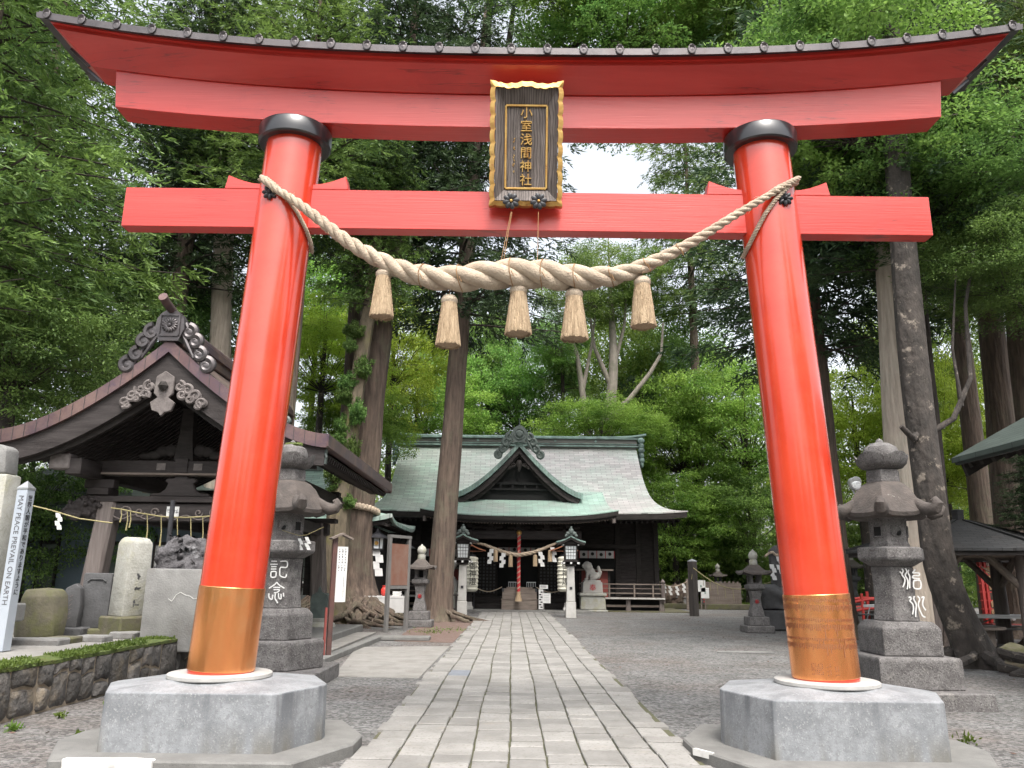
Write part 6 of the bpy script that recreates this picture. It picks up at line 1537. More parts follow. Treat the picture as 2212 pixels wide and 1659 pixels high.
def metal_lantern(c, label, s=1):
    t = thing('hanging_lantern', label, 'lantern', c, 0, 'metal lanterns under the office eaves'); t.scale = (s,)*3
    m = MB(); m.lathe([(.05, .58), (.07, .50), (.12, .44), (.34, .30), (.42, .25), (.40, .24), (.2, .27)], 6); m.build('roof', M['blackmetal'], t, smooth=0)
    m = MB(); m.lathe([(.19, -.12), (.21, .26)], 6); m.build('pane', M['pane'], t, smooth=0)
    m = MB()
    for k in range(6): a = PI/3*k; m.bar((.20*math.cos(a), .20*math.sin(a), -.12), (.22*math.cos(a), .22*math.sin(a), .26), .03, .03)
    m.lathe([(.22, -.16), (.22, -.11)], 6); m.build('frame', M['blackmetal'], t)
    m = MB(); m.lathe([(.001, 0), (.07, 0), (.07, .01)], 12); m.xform(Matrix.Translation((0, -.2, .07)) @ Matrix.Rotation(PI/2, 4, 'X')); m.build('gold_crest', M['gold'], t)
    m = MB(); m.tube([(0, 0, .58), (0, 0, .95)], .012, 5); m.build('hanger', M['blackmetal'], t)
metal_lantern(at(815, 1178, 28.0), 'large metal lantern hanging under the near corner of the office eave')
metal_lantern(at(879, 1196, 33.0), 'smaller looking metal lantern hanging between the office and the leaning cedar', .85)
t = thing('office_streamer', 'long white paper streamer hanging before the office windows', 'streamer', at(812, 1184, 27.9)); shide(t, (0, 0, 0), .95); shide(t, (-.36, 0, .02), .42); shide(t, (-.20, .02, .02), .42, -1)
c = at(815, 1300, 27.6)
t = thing('charm_table', 'white covered table with charms and a red pot before the office', 'table', (c.x, 27.6, 0))
m = MB(); m.box(-.7, 1.0, -.35, .35, .82, .88); m.build('table_top', M['cloth'], t)
m = MB(); m.box(-.7, 1.0, -.34, -.33, .35, .82); m.build('cloth_front', M['cloth'], t)
for x in (-.65, .95):
    for y in (-.3, .3):
        m = MB(); m.box(x-.03, x+.03, y-.03, y+.03, 0, .82); m.build('leg', M['darkwood'], t)
for nm, x, col, h, lab in (('charm_pot', .25, 'redrail', .34, 'red pot standing on the charm table'), ('charm_box', -.35, 'ema', .22, 'pale wooden box on the charm table'), ('charm_stack', .65, 'white', .16, 'stack of white papers on the charm table')):
    m = MB()
    if nm == 'charm_pot': m.lathe([(.10, 0), (.15, .08), (.15, .22), (.10, .28), (.12, .34)], 14)
    elif nm == 'charm_box': m.box(-.16, .16, -.12, .12, 0, .2); m.prism([(-.18, .2), (.18, .2), (0, .3)], -.14, .14)
    else:
        for k in range(5): m.box(-.14 + .01*(k % 2), .14 + .01*(k % 3), -.1, .1, k*.03, k*.03+.026)
    o = m.build(nm, M[col], bevel=.006); o.location = (c.x + x, 27.6, .88); tag(o, lab, 'charm')
far = hip_building('side_building', 'dim blue walled building with a green roof seen behind the pavilion', -19, -8.6, 25.5, 32, 3.3, 3.55, 5.6, .9, M['darkgreenroof'], M['bluewall'], .10)
bx = far.location.x
for u, w_, kind in ((355, .8, 'plaster'), (400, .9, 'plaster'), (440, .9, 'plaster'), (95, .5, 'glass'), (250, .5, 'glass')):
    x = at(u, 1250, 25.4).x - bx; m = MB(); m.box(x-w_/2, x+w_/2, -.06, .0, .4 if kind == 'plaster' else 1.0, 2.4); p_ = m.build('sliding_panel' if kind == 'plaster' else 'window', M[kind], far)
    m = MB(); m.box(x-w_/2-.06, x-w_/2, -.09, 0, .1, 2.7); m.box(x+w_/2, x+w_/2+.06, -.09, 0, .1, 2.7); m.box(x-w_/2-.06, x+w_/2+.06, -.085, 0, 2.4, 2.5); m.build('frame', M['darkwood'], p_)
c = at(345, 1300, 20); t = thing('lamp_pole', 'slim black pole standing among the monuments under the pavilion', 'pole', (at(355, 1250, 15.2).x, 15.2, 0))
m = MB(); m.tube([(0, 0, 0), (.0, 0, 2.9)], .045, 10); m.build('shaft', M['blackmetal'], t); m = MB(); m.lathe([(.12, .55), (.05, .62)], 10); m.build('collar', M['blackmetal'], t)
# ------------------------------------------------------------------ gazebo
def gazebo():
    Y = 20.5; ap = at(2068, 1140, Y); ev = at(2068, 1197, Y-2.0)
    t = thing('gazebo', 'six sided rustic gazebo with dark shingle roof and log posts', 'gazebo', (ap.x + .05, Y, 0)); Rr = 2.75; ze = 2.32; za = 3.12
    for k in range(6):
        a0 = PI/3*k + R(38); a1 = a0 + PI/3
        def fn(a, b, a0=a0, a1=a1):
            p = Vector((math.cos(a0), math.sin(a0), 0)).lerp(Vector((math.cos(a1), math.sin(a1), 0)), a); return (p.x*(.12 + (Rr-.12)*b), p.y*(.12 + (Rr-.12)*b), za - (za-ze)*b)
        roof_slab('roof_face', fn, 8, 10, .06, M['slateroof'], t, smooth=20)
        m = MB(); m.bar((math.cos(a0)*.2, math.sin(a0)*.2, za-.02), (math.cos(a0)*Rr, math.sin(a0)*Rr, ze+.03), .09, .05); m.build('hip_cap', M['slateroof'], t)
        m = MB(); m.bar((math.cos(a0)*Rr*.97, math.sin(a0)*Rr*.97, ze-.10), (math.cos(a1)*Rr*.97, math.sin(a1)*Rr*.97, ze-.10), .05, .12); m.build('eave_board', M['darkwood'], t)
        m = MB()
        for q in range(5):
            p0 = Vector((math.cos(a0), math.sin(a0), 0)).lerp(Vector((math.cos(a1), math.sin(a1), 0)), (q+.5)/5); m.tube([(p0.x*.4, p0.y*.4, za-.28), (p0.x*Rr*.96, p0.y*Rr*.96, ze-.12)], .055, 8)
        m.build('rafters', M['oldwood'], t)
        pz = Vector((math.cos(a0), math.sin(a0), 0))*1.95; pz2 = Vector((math.cos(a1), math.sin(a1), 0))*1.95
        m = MB(); m.tube([pz, pz + Vector((0, 0, 2.3))], [.19, .15], 14); p = m.build('log_post', M['postwood'], t)
        m = MB(); m.tube([pz + Vector((0, 0, 1.35)), pz.lerp(pz2, .38) + Vector((0, 0, 2.22))], .085, 8); m.tube([pz2 + Vector((0, 0, 1.35)), pz2.lerp(pz, .38) + Vector((0, 0, 2.22))], .085, 8); m.build('brace', M['oldwood'], p)
        m = MB(); m.tube([pz + Vector((0, 0, 2.22)), pz2 + Vector((0, 0, 2.22))], .10, 10); m.build('ring_beam', M['oldwood'], t)
    m = MB(); m.lathe([(.15, za-.1), (.16, za+.22), (.17, za+.24), (.02, za+.27)], 6); m.build('roof_cap', M['blackmetal'], t)
    m = MB(); m.lathe([(.5, .0), (.5, .42), (.75, .44), (.75, .5)], 14); m.build('round_seat', M['oldwood'], t)
gazebo()
def picnic_table(c, label, rz, L=2.0):
    t = thing('picnic_table', label, 'table', c, rz, 'picnic tables by the gazebo')
    for k in range(4):
        m = MB(); m.box(-L/2, L/2, -.36 + .185*k, -.36 + .185*k + .17, .70, .74); m.build('top_board', M['benchwhite'], t, bevel=.006)
    m = MB(); m.box(-L/2, L/2, -.38, -.36, .66, .74); m.build('edge', M['benchwhite'], t)
    for y in (-.72, .72):
        m = MB(); m.box(-L/2, L/2, y-.13, y+.13, .40, .44); m.build('seat', M['greypost'], t, bevel=.006)
    for x in (-L*.38, L*.38):
        for s in (-1, 1):
            m = MB(); m.tube([(x, s*.3, .70), (x, s*.80, .02)], .022, 8); m.build('leg', M['steel'], t)
        m = MB(); m.tube([(x, -.75, .40), (x, .75, .40)], .02, 8); m.build('cross_bar', M['steel'], t)
        m = MB(); m.tube([(x, 0, .40), (x*.3, 0, .70)], .018, 8); m.build('brace', M['steel'], t)
    return t
c = gnd(2165, 1392); picnic_table((c.x + .30, c.y, 0), 'white topped picnic table at the right edge in front of the gazebo', R(-6), 2.7)
c = gnd(2000, 1360); picnic_table((c.x - .45, c.y + 1.2, 0), 'pale picnic table mostly hidden behind the spotted tree', R(-50), 1.8)
c = gnd(1900, 1345); 
# ------------------------------------------------------------------ rack of votive tablets
def rack():
    Y = 24.0; c = at(2172, 1310, Y); t = thing('votive_rack', 'red framed rack hung with rows of wooden votive tablets', 'rack', (c.x, Y, 0), R(14))
    W_ = 1.5
    for x in (-W_/2, W_/2+.1, -W_/2+.16):
        m = MB(); m.box(x-.045, x+.045, -.05, .05, 0, 2.15); m.build('post', M['redrail'], t)
    for k in range(7):
        z = .55 + .24*k; m = MB(); m.box(-W_/2-.1, W_/2+.2, -.03, .03, z, z+.035); m.build('rail', M['redrail'], t)
    m = MB(); m.slab(6, 2, lambda a, b: (-W_/2-.3 + (W_+.7)*a, -.45 + .9*b, 2.2 + .25*(1-abs(2*b-1))), .06); m.prism([(-.4, 2.2), (0, 2.5), (.4, 2.2)], -W_/2-.3, W_/2+.4, 'x'); m.build('little_roof', M['darkwood'], t)
    m = MB(); m.tube([(-W_/2 + W_*i/12, -.08, 2.0 - .22*math.sin(PI*i/12)) for i in range(13)], .02, 6); m.build('rope', M['rope'], t)
    tx, ty = c.x, Y; q = random.Random(9)
    for k in range(6):
        for i in range(7):
            if q.random() < .12: continue
            m = MB(); m.prism([(-.09, -.13), (.09, -.13), (.09, 0), (0, .05), (-.09, 0)], -.012, .012); 
            o = m.build('votive_tablet', M['ema'], smooth=0); p = Matrix.Rotation(R(14), 3, 'Z') @ Vector((-W_/2 + .26 + i*.195 + q.uniform(-.02, .02), -.06 - .01*(i % 2), .76 + .24*k))
            o.location = (tx + p.x, ty + p.y, p.z); o.rotation_euler = (R(q.uniform(-6, 6)), R(q.uniform(-7, 7)), R(14)); tag(o, 'wooden votive tablet hanging on the red rack', 'votive tablet', 'votive tablets on the red rack')
    for i in range(6):
        t2 = MB(); t2.lathe([(.02, -.10), (.09, -.10), (.11, 0), (.09, .08), (.05, .1)], 10); t2.blob((0, 0, .15), (.07, .07, .075), 8); p = Matrix.Rotation(R(14), 3, 'Z') @ Vector((-W_/2 + .15 + i*.27, -.32, .52 + .05*(i % 2)))
        o = t2.build('white_charm', M['white']); o.location = (tx + p.x, ty + p.y, p.z); tag(o, 'small white figure charm set before the votive rack', 'charm', 'white charms before the votive rack')
    s = thing('charm_shelf', 'low bench holding small white charms in front of the votive rack', 'shelf', (tx, ty-.32, 0), R(14)); m = MB(); m.box(-.95, .95, -.2, .2, .36, .42); m.build('shelf_board', M['redwood'], s)
    for x in (-.8, .8):
        m = MB(); m.box(x-.04, x+.04, -.15, .15, 0, .36); m.build('leg', M['darkwood'], s)
rack()
# ------------------------------------------------------------------ red arched bridge
c = at(1862, 1312, 31); t = thing('arched_bridge', 'small red arched garden bridge beyond the great lantern', 'bridge', (c.x + .5, 31, 0))
for y in (-.6, .6):
    for z in (.62, .30):
        m = MB(); m.tube([(-2.2 + 4.4*i/24, y, z - .25 + .55*math.sin(PI*(i+1.0)/26)) for i in range(25)], .05, 8); m.build('rail', M['redrail'], t)
    for i in range(0, 25, 4):
        x = -2.2 + 4.4*i/24; m = MB(); m.box(x-.04, x+.04, y-.04, y+.04, 0, .62 + .55*math.sin(PI*(i+1)/26)); m.build('post', M['redrail'], t)
m = MB(); m.slab(24, 3, lambda a, b: (-2.2 + 4.4*a, -.6 + 1.2*b, .1 + .5*math.sin(PI*a)), .1); m.build('deck', M['oldwood'], t)
# ------------------------------------------------------------------ green roofed shelter entering from the right
def shelter():
    Yf = 14.0; a = at(2055, 990, Yf); b = at(2212, 903, Yf); sl_ = (b.z-a.z)/(b.x-a.x)
    t = thing('roadside_shelter', 'shelter with green tiled roof and dark eaves jutting in at the right edge', 'shelter', (a.x, Yf, 0)); W_ = 6.0; L = 9
    roof_slab('roof_slope', lambda u, v: (W_*(1-v)/2, -L*u, a.z + sl_*W_/2*(1-v) + .05*(1-v)*v), 10, 8, .09, M['darkgreenroof'], t)
    roof_slab('roof_slope', lambda u, v: (W_/2 + W_*v/2, -L*u, a.z + sl_*W_/2*(1-v)), 10, 8, .09, M['darkgreenroof'], t)
    m = MB(); m.prism([(.10, a.z-.08), (W_/2, a.z + sl_*W_/2-.10), (W_/2, a.z + sl_*W_/2-.36), (.18, a.z-.34)], -.16, -.08); m.build('bargeboard', M['darkwood'], t)
    m = MB(); m.slab(10, 4, lambda u, v: (.15 + 2.6*v, -.15 - (L-.2)*u, a.z - .14 + sl_*(.15+2.6*v)), .04); m.build('soffit', M['darkwood'], t)
    m = MB()
    for k in range(26): y = -.3 - k*.34; m.bar((.14, y, a.z-.14), (2.0, y, a.z-.14 + sl_*1.86), .10, .13)
    m.build('rafters', M['darkwood'], t)
    m = MB(); m.box(.03, .10, -L, -.05, a.z-.13, a.z-.02); m.build('eave_board', M['darkgreenroof'], t)
    for y in (-1.6, -4.5, -7.5):
        for x in (2.6, 5.0):
            m = MB(); m.box(x-.11, x+.11, y-.11, y+.11, 0, a.z + .5); m.build('post', M['postwood'], t, bevel=.02)
    m = MB(); m.box(2.5, 2.7, -8, -.9, a.z+.2, a.z+.5); m.build('wall_plate', M['pavwood'], t)
shelter()
# ------------------------------------------------------------------ fenced corner right of the hall
Y = 43.5; c0 = at(1527, 1302, Y); c1 = at(1600, 1302, Y)
t = thing('paling_fence', 'brown wooden paling fence on a low stone footing right of the hall', 'fence', (c0.x, Y, 0)); W_ = c1.x-c0.x
n = 17; m = MB()
for i in range(n):
    x = W_*i/(n-1); m.box(x-.05, x+.05, -.02, .02, .28, 1.42 + .04*math.sin(i*3))
m.build('palings', M['oldwood'], t)
m = MB(); m.box(-.1, W_+.1, .02, .07, .55, .63); m.box(-.1, W_+.1, .02, .07, 1.15, 1.23); m.build('rail', M['oldwood'], t)
m = MB(); m.box(-2.4, W_+.5, -.2, .25, 0, .28); m.build('stone_footing', M['mossstone'], t, bevel=.03, jit=.03, sub=3)
def marker(u, v, lab):
    c = gnd(u, v); t = thing('stone_marker', lab, 'marker', c, 0, 'slim stone markers by the fence'); m = MB(); m.box(-.16, .16, -.12, .12, 0, 1.05); m.build('shaft', M['darkstone'], t, bevel=.02)
    m = MB(); m.box(-.24, .24, -.2, .2, -.02, .10); m.build('foot', M['darkstone'], t, bevel=.02)
    m = MB()
    for k in range(5): m.box(-.05 + .01*(k % 2), .05, -.128, -.118, .82-.12*k, .89-.12*k)
    m.build('red_inscription', M['redink'], t)
marker(1446, 1313, 'slim stone marker with red inscription at the veranda end'); marker(1521, 1315, 'slim stone marker with red inscription before the paling fence')
c = gnd(1483, 1314); m = MB(); m.box(-.55, .55, -.3, .3, 0, .55); m.box(-.62, .62, -.36, .36, .55, .62); o = m.build('stone_trough', M['blockstone'], bevel=.03, jit=.02); o.location = c; tag(o, 'grey stone trough between the two slim markers', 'trough')
for u, v, s, lab in ((1514, 1266, .42, 'white notice with a blue mark on a post by the fence'), (1523, 1281, .38, 'lower white notice beside the slim stone marker')):
    c = at(u, v, 43.0); t = thing('notice_sign', lab, 'sign', (c.x, 43.0, 0)); m = MB(); m.box(-s*.55, s*.55, -.02, .02, c.z-s*.7, c.z+s*.7); p_ = m.build('board', M['white'], t)
    m = MB(); m.box(-.03, .03, .02, .06, 0, c.z+s*.4); m.build('post', M['oldwood'], t)
    m = MB(); m.blob((0, -.022, c.z), (s*.12, .006, s*.16), 8); m.build('mark', M['greentrim'], p_)
a = at(1420, 1254, 42.5); b = at(1484, 1256, 42.5); t = thing('streamer_rope', 'rope with four white paper streamers hung at the veranda end', 'rope', a)
m = MB(); m.tube([(b-a)*(i/16) + Vector((0, 0, -.28*math.sin(PI*i/16))) for i in range(17)], .022, 6); m.build('cord', M['rope'], t)
for f in (.2, .4, .63, .86): shide(t, (b-a)*f + Vector((0, -.03, -.28*math.sin(PI*f))), .46)
for e, X in (('left', a.x), ('right', b.x)):
    o = MB().box(-.06, .06, -.06, .06, 0, a.z + .1).build('rope_post', M['oldwood']); o.location = (X, 42.55, 0); tag(o, f'wooden post carrying the {e} end of the streamer rope', 'post')
c = gnd(1490, 1306); rock('root_stump', 'tangled stump of roots behind the streamer rope', (at(1462, 1300, 45).x, 45, 0), (1.0, .6, .8), 12, .5, 'stump', 'bark', .08)
# flat cover on the gravel
c = gnd(1610, 1411); m = MB(); m.prism([(-.62, .0), (-.56, .22), (.56, .20), (.62, -.02), (.1, -.08)], 0, .03, 'z'); o = m.build('drain_cover', M['blockstone'], bevel=.008); o.location = c; tag(o, 'pale flat cover plate lying on the gravel', 'cover')
m = MB(); pts = [gnd(2090, 1405), gnd(2120, 1432), gnd(2180, 1450), gnd(2260, 1458)]; m.tube([(p.x, p.y, .06) for p in pts], [.12, .10, .10, .09], 10); o = m.build('fallen_log', M['mossbark'], jit=.03, jscale=4); tag(o, 'pale barked log lying along the right edge', 'log')
c = gnd(2185, 1428); rock('mossy_boulder', 'low mossy boulder behind the log at the right edge', (c.x + .7, c.y - .1, -.14), (1.3, .6, .30), 21, .3, 'rock', 'mossstone', .06)
c = gnd(835, 1378); m = MB(); m.box(-.7, .7, -.25, .25, 0, .10); o = m.build('stone_slab', M['slabstone'], bevel=.02, jit=.01); o.location = gnd(868, 1383); tag(o, 'flat stone slab lying at the foot of the notice board', 'slab')
# weeds
def weed(u, v, h, n, lab, z=0, spread=None):
    c = gnd(u, v, z); s = spread or h*.8; P = np.array([0, 0, 0]) + rng.normal(size=(n, 3))*np.array([s*.4, s*.4, 0]); P[:, 2] = rng.random(n)*h*.6
    A = unit(rng.normal(size=(n, 3))*.8 + np.array([0, 0, .8])); o = link('weed', leaf_mesh('weed', P, A, rng.uniform(.03, .07, n)*max(1, h*4), rng.uniform(.015, .03, n)*max(1, h*4)), M['grass']); o.location = c; tag(o, lab, 'weed', 'weeds in the gravel')
for a in ((400, 1595, .10, 60, 'green weed tuft left of the left pedestal slab'), (465, 1523, .08, 40, 'weed tuft at the foot of the rubble wall near the pedestal'), (240, 1525, .10, 70, 'weed clump at the wall foot in the middle'), (130, 1552, .08, 50, 'low weed at the wall foot'), (2090, 1607, .12, 60, 'weed sprig on the gravel right of the right pedestal'), (2095, 1518, .06, 40, 'small weed by the lantern slab'), (28, 1580, .10, 80, 'weed patch in the bottom left corner'), (170, 1590, .05, 30, 'tiny weed on the gravel'), (960, 1362, .10, 160, 'grass tuft at the leaning cedar foot', 0, .9), (930, 1368, .10, 120, 'grass patch before the cedar roots', 0, .7)):
    weed(*a)
c0 = gnd(1600, 1312)
P = np.stack([rng.uniform(c0.x-2.2, c0.x+4, 9000), rng.uniform(c0.y-1.5, c0.y+5, 9000), np.zeros(9000)], 1); A = unit(rng.normal(size=P.shape)*.5 + np.array([0, 0, 1.0]))
tag(link('grass_patch', leaf_mesh('grass_patch', P, A, rng.uniform(.15, .3, 9000), rng.uniform(.03, .06, 9000)), M['grass']), 'bright grass beyond the paling fence', kind='stuff')
n = 1100; P = np.stack([rng.uniform(-6, 11, n), rng.uniform(5, 34, n), np.full(n, .006)], 1); P = P[(P[:, 0] < -1.5) | (P[:, 0] > 1.95)]; A = unit(rng.normal(size=P.shape)*np.array([1, 1, .05]))
tag(link('leaf_litter', leaf_mesh('leaf_litter', P + np.array([0, 0, .004]), A, rng.uniform(.03, .08, len(P)), rng.uniform(.01, .03, len(P)), np.array([0, 0, 1.])), M['needles']), 'scattered brown leaf litter on the gravel', kind='stuff')
# ------------------------------------------------------------------ trees
def cedar_crown(seed, H=18, Rb=4.2, nb=105, per=84, start=0.0, droop=.28, leaf=(.15, .32)):
    """tiers of drooping boughs carrying tufted sprays; origin at the crown's foot on the trunk"""
    r = random.Random(seed); limb = MB(); Ps = []; As = []
    for i in range(nb):
        h = start + (1-start)*(i/nb)**1.05*H + r.uniform(-.3, .3); t = max(0.0, h/H)
        if t > .97: continue
        az = i*2.39996 + r.uniform(-.5, .5)
        Lb = Rb*(1 - .58*t**1.5)*r.uniform(.55, 1.12)*(.75 + .25*min(1, t*6))
        n = 9; pts = []
        for k in range(n+1):
            s = k/n; pts.append(Vector((math.cos(az)*Lb*s, math.sin(az)*Lb*s, h + .25*s*Lb*.4 - droop*Lb*s*s + .10*Lb*s**4)) + noise.noise_vector(Vector((i*3.3, s*2, seed)))*.22*s)
        limb.tube(pts, [.055*(1-.85*k/n)*(1-.5*t) + .006 for k in range(n+1)], 5, False)
        ncl = max(4, int(Lb*2.6))
        for c in range(ncl):
            s = .22 + .80*(c + r.random())/ncl; q = pts[min(n, int(s*n))]
            side = r.uniform(-1, 1)*.55*Lb*.33*(1.1-abs(s-.6))
            o = np.array(q) + np.array([-math.sin(az)*side, math.cos(az)*side, r.uniform(-.30, .18)])
            S = max(3, int(per*r.uniform(.45, 1.2)/11)); K = 11; rad = r.uniform(.20, .40)
            d = np.array([math.cos(az) - math.sin(az)*side*.6, math.sin(az) + math.cos(az)*side*.6, r.uniform(-.60, .05)])
            base = o + rng.normal(size=(S, 3))*np.array([rad, rad, rad*.5]); D = unit(d + .55*rng.normal(size=(S, 3)) + np.array([0, 0, -.25]))
            sd = unit(np.cross(D, rng.normal(size=(S, 3)))); Ls = rng.uniform(.28, .55, S)[:, None]
            for k in range(K):                # a frond: paired blades along a drooping stem
                tt = (k+.5)/K; bend = np.array([0, 0, -.30*tt*tt])
                P = base + (D*tt + bend)*Ls + sd*.01; A = unit(D*.75 + sd*(.75 if k % 2 else -.75)*(1-.4*tt) + .22*rng.normal(size=(S, 3)) + bend*.8)
                Ps.append(P); As.append(A)
    P = np.concatenate(Ps); A = np.concatenate(As); n = len(P)
    return leaf_mesh('crown', P, A, rng.uniform(*leaf, n), rng.uniform(leaf[0]*.27, leaf[1]*.24, n)), limb.mesh('boughs', smooth=60, recalc=False)
def broad_crown(seed, Rx=4.5, Rz=3.6, ncl=140, per=520, flatness=.32, leaf=(.12, .21), layered=False, hollow=.2):
    """leaf clumps spread through an uneven volume, twigs reaching each of them; origin at the crown's centre"""
    r = random.Random(seed); limb = MB(); Ps = []; As = []; Fs = []
    for i in range(ncl):
        while True:
            p = Vector((r.uniform(-1, 1), r.uniform(-1, 1), r.uniform(-1, 1)))
            if hollow < p.length < 1: break
        p *= 1 + .22*noise.noise(p*1.7 + Vector((seed*3.1, 0, 0)))
        c = Vector((p.x*Rx, p.y*Rx, p.z*Rz))
        if layered: c.z = round(c.z/.75)*.75 + r.uniform(-.15, .15)
        cr = r.uniform(.65, 1.25)*Rx/4.5; m = int(per*cr*cr*r.uniform(.6, 1.2))
        a = rng.uniform(0, 2*PI, m); q = np.sqrt(rng.uniform(0, 1, m))*cr; z = rng.normal(size=m)*cr*flatness*.5
        edge = np.stack([np.cos(a)*q, np.sin(a)*q, z - .22*(q/cr)**2*cr*.6], 1)
        lump = np.array([noise.noise(Vector((e[0]*1.9 + i, e[1]*1.9, 0))) for e in edge]); keep = lump > -.18
        edge = edge[keep]
        P = np.array(c) + edge
        A = unit(np.stack([np.cos(a), np.sin(a), np.full(m, -.35)], 1)[keep] + .65*rng.normal(size=(len(P), 3)))
        Ps.append(P); As.append(A)
        mid = c*.5 + Vector((0, 0, -Rz*.25)) + noise.noise_vector(c)*.5
        if i % 3 == 0: limb.tube([Vector((0, 0, -Rz*.6)), mid, c], [.034, .022, .007], 5, False)
        for k in range(2):
            b = r.uniform(0, 2*PI); limb.tube([c, c + Vector((math.cos(b)*cr*.7, math.sin(b)*cr*.7, -.08))], [.014, .004], 3, False)
    P = np.concatenate(Ps); A = np.concatenate(As); n = len(P)
    return leaf_mesh('crown', P, A, rng.uniform(*leaf, n), rng.uniform(leaf[0]*.5, leaf[1]*.5, n), np.array([0, 0, 1.0]) if layered or flatness < .4 else None), limb.mesh('boughs', smooth=60, recalc=False)
CED = [cedar_crown(1), cedar_crown(2, nb=95, per=90), cedar_crown(3, nb=125, per=72), cedar_crown(9, nb=125, per=64, leaf=(.14, .28))]
SHOOT = broad_crown(8, ncl=60, per=110, flatness=.7, leaf=(.5, .95))
BRO = [broad_crown(4, layered=True), broad_crown(5, flatness=.6, ncl=130), broad_crown(6, layered=True, ncl=170, per=420)]
def trunk_mesh(pts, rad, flare=0, knob=.05, n=20, seed=0, flutes=0):
    """tapered trunk with uneven section, fluted foot"""
    pts = [Vector(p) for p in pts]; m = MB(); K = 44; vs = []
    L = [0]
    for a, b in zip(pts, pts[1:]): L.append(L[-1] + (b-a).length)
    for i in range(K+1):
        s = L[-1]*(i/K)**1.25
        k = next((j for j in range(len(L)-1) if L[j+1] >= s - 1e-6), len(L)-2); f = (s-L[k])/(L[k+1]-L[k])
        g = lambda A, j: A[max(0, min(len(A)-1, j))]
        def cr(A):
            p0, p1, p2, p3 = g(A, k-1), g(A, k), g(A, k+1), g(A, k+2)
            return p1 + (p2-p0)*.5*f + (p0*2-p1*5+p2*4-p3)*.5*f*f + (p1*3-p0-p2*3+p3)*.5*f*f*f
        c = cr(pts); r0 = rad[k] + (rad[k+1]-rad[k])*f
        for q in range(n):
            a = 2*PI*q/n; e = noise.noise(Vector((math.cos(a)*1.6, math.sin(a)*1.6, s*.35 + seed*9)))
            fl = flare*math.exp(-s/.55)*(1 + .55*math.cos(a*(flutes or 5) + seed))
            rr = r0*(1 + knob*2*e + .03*math.sin(a*7 + seed + s*.1)) + fl
            vs.append((c.x + rr*math.cos(a), c.y + rr*math.sin(a), c.z))
    fs = [(i*n+q, i*n+(q+1) % n, (i+1)*n+(q+1) % n, (i+1)*n+q) for i in range(K) for q in range(n)]
    m.add(vs, fs); m.f.append(tuple(K*n+q for q in range(n)))
    return m
def roots(m, r0, n, reach, seed, h=.35, a0=0, a1=2*PI, thick=.09):
    r = random.Random(seed)
    for k in range(n):
        a = a0 + (a1-a0)*(k + r.uniform(0, .8))/n; L = reach*r.uniform(.6, 1.2); pts = []; b = a
        for i in range(9):
            s = i/8; b += r.uniform(-.22, .22)
            pts.append((math.cos(b)*(r0*.7 + L*s), math.sin(b)*(r0*.7 + L*s), h*(1-s)**2.2 + thick*.35*(1-s) - .03*s))
        m.tube(pts, [thick*r.uniform(.8, 1.3)*(1-.75*i/8) for i in range(9)], 7)
TREES = {}
def tree(name, label, base, trunk, crowns, bark, group=None, cat='tree', flare=.25, knob=.05, rootn=0, reach=1.2, limbs=(), seed=0, flutes=0, n=20, rthick=.09, rh=.35, ra=(0, 2*PI)):
    """trunk: [(dx,dy,z,r)...]; crowns: [(meshpair, leafmat, (x,y,z), (sx,sy,sz), rz)]; limbs: [([(x,y,z)..], r0, r1)]"""
    t = thing(name, label, cat, base, 0, group)
    m = trunk_mesh([p[:3] for p in trunk], [p[3] for p in trunk], flare, knob, n, seed, flutes)
    if rootn: roots(m, trunk[0][3] + flare*.6, rootn, reach, seed, rh, ra[0], ra[1], rthick)
    for pts, r0, r1 in limbs:
        k = len(pts)-1; m.tube(pts, [r0 + (r1-r0)*i/k for i in range(k+1)], 9)
    m.build('trunk', M[bark], t, smooth=50, recalc=False)
    for (lm, bm_), lmat, p, s, rz in crowns:
        for me, nm, mt in ((lm, 'crown', M[lmat]), (bm_, 'boughs', M['darkbark'] if bark != 'greybark' else M['greybark'])):
            key = (me.name, mt.name)
            if key not in TREES:
                c = me if not me.materials else me.copy(); c.materials.clear(); c.materials.append(mt); TREES[key] = c
            o = bpy.data.objects.new(nm, TREES[key]); C.objects.link(o); o.parent = t; o.location = p; o.scale = s; o.rotation_euler = (0, 0, rz)
            KIDS.setdefault(t.as_pointer(), []).append(o)
    return t
def px(u, Y, v=1250): return at(u, v, Y).x
GC, GB = 'tall cedars of the shrine grove', 'broad-leaved trees behind the shrine'
def cedar(label, u0, v0, u1, v1, Y, r0, r1, zc, H, Rr, var=0, lm='cedar', bark='bark', rz=0, dY=0, group=GC, **k):
    """trunk given by two sight lines at depth Y: foot at (u0,v0) and a higher point (u1,v1)"""
    b = at(u0, v0, Y); b.z = 0; h = at(u1, v1, Y + dY); d = h - Vector((b.x, b.y, 0)); top = H
    f = lambda z: Vector((d.x*z/h.z, d.y*z/h.z, z))
    T = [(*f(0), r0*1.12), (*f(1.2), r0), (*f(h.z*.5), (r0+r1)/2*1.02), (*f(h.z), r1), (*f(top*.8), r1*.55), (*f(top), .04)]
    T = sorted(T, key=lambda q: q[2])
    p = f(zc)
    return tree('cedar_tree', label, b, T, [(CED[var], lm, p, (Rr/4.2, Rr/4.2, (H-zc)/18), rz)], bark, group, seed=u0, **k)
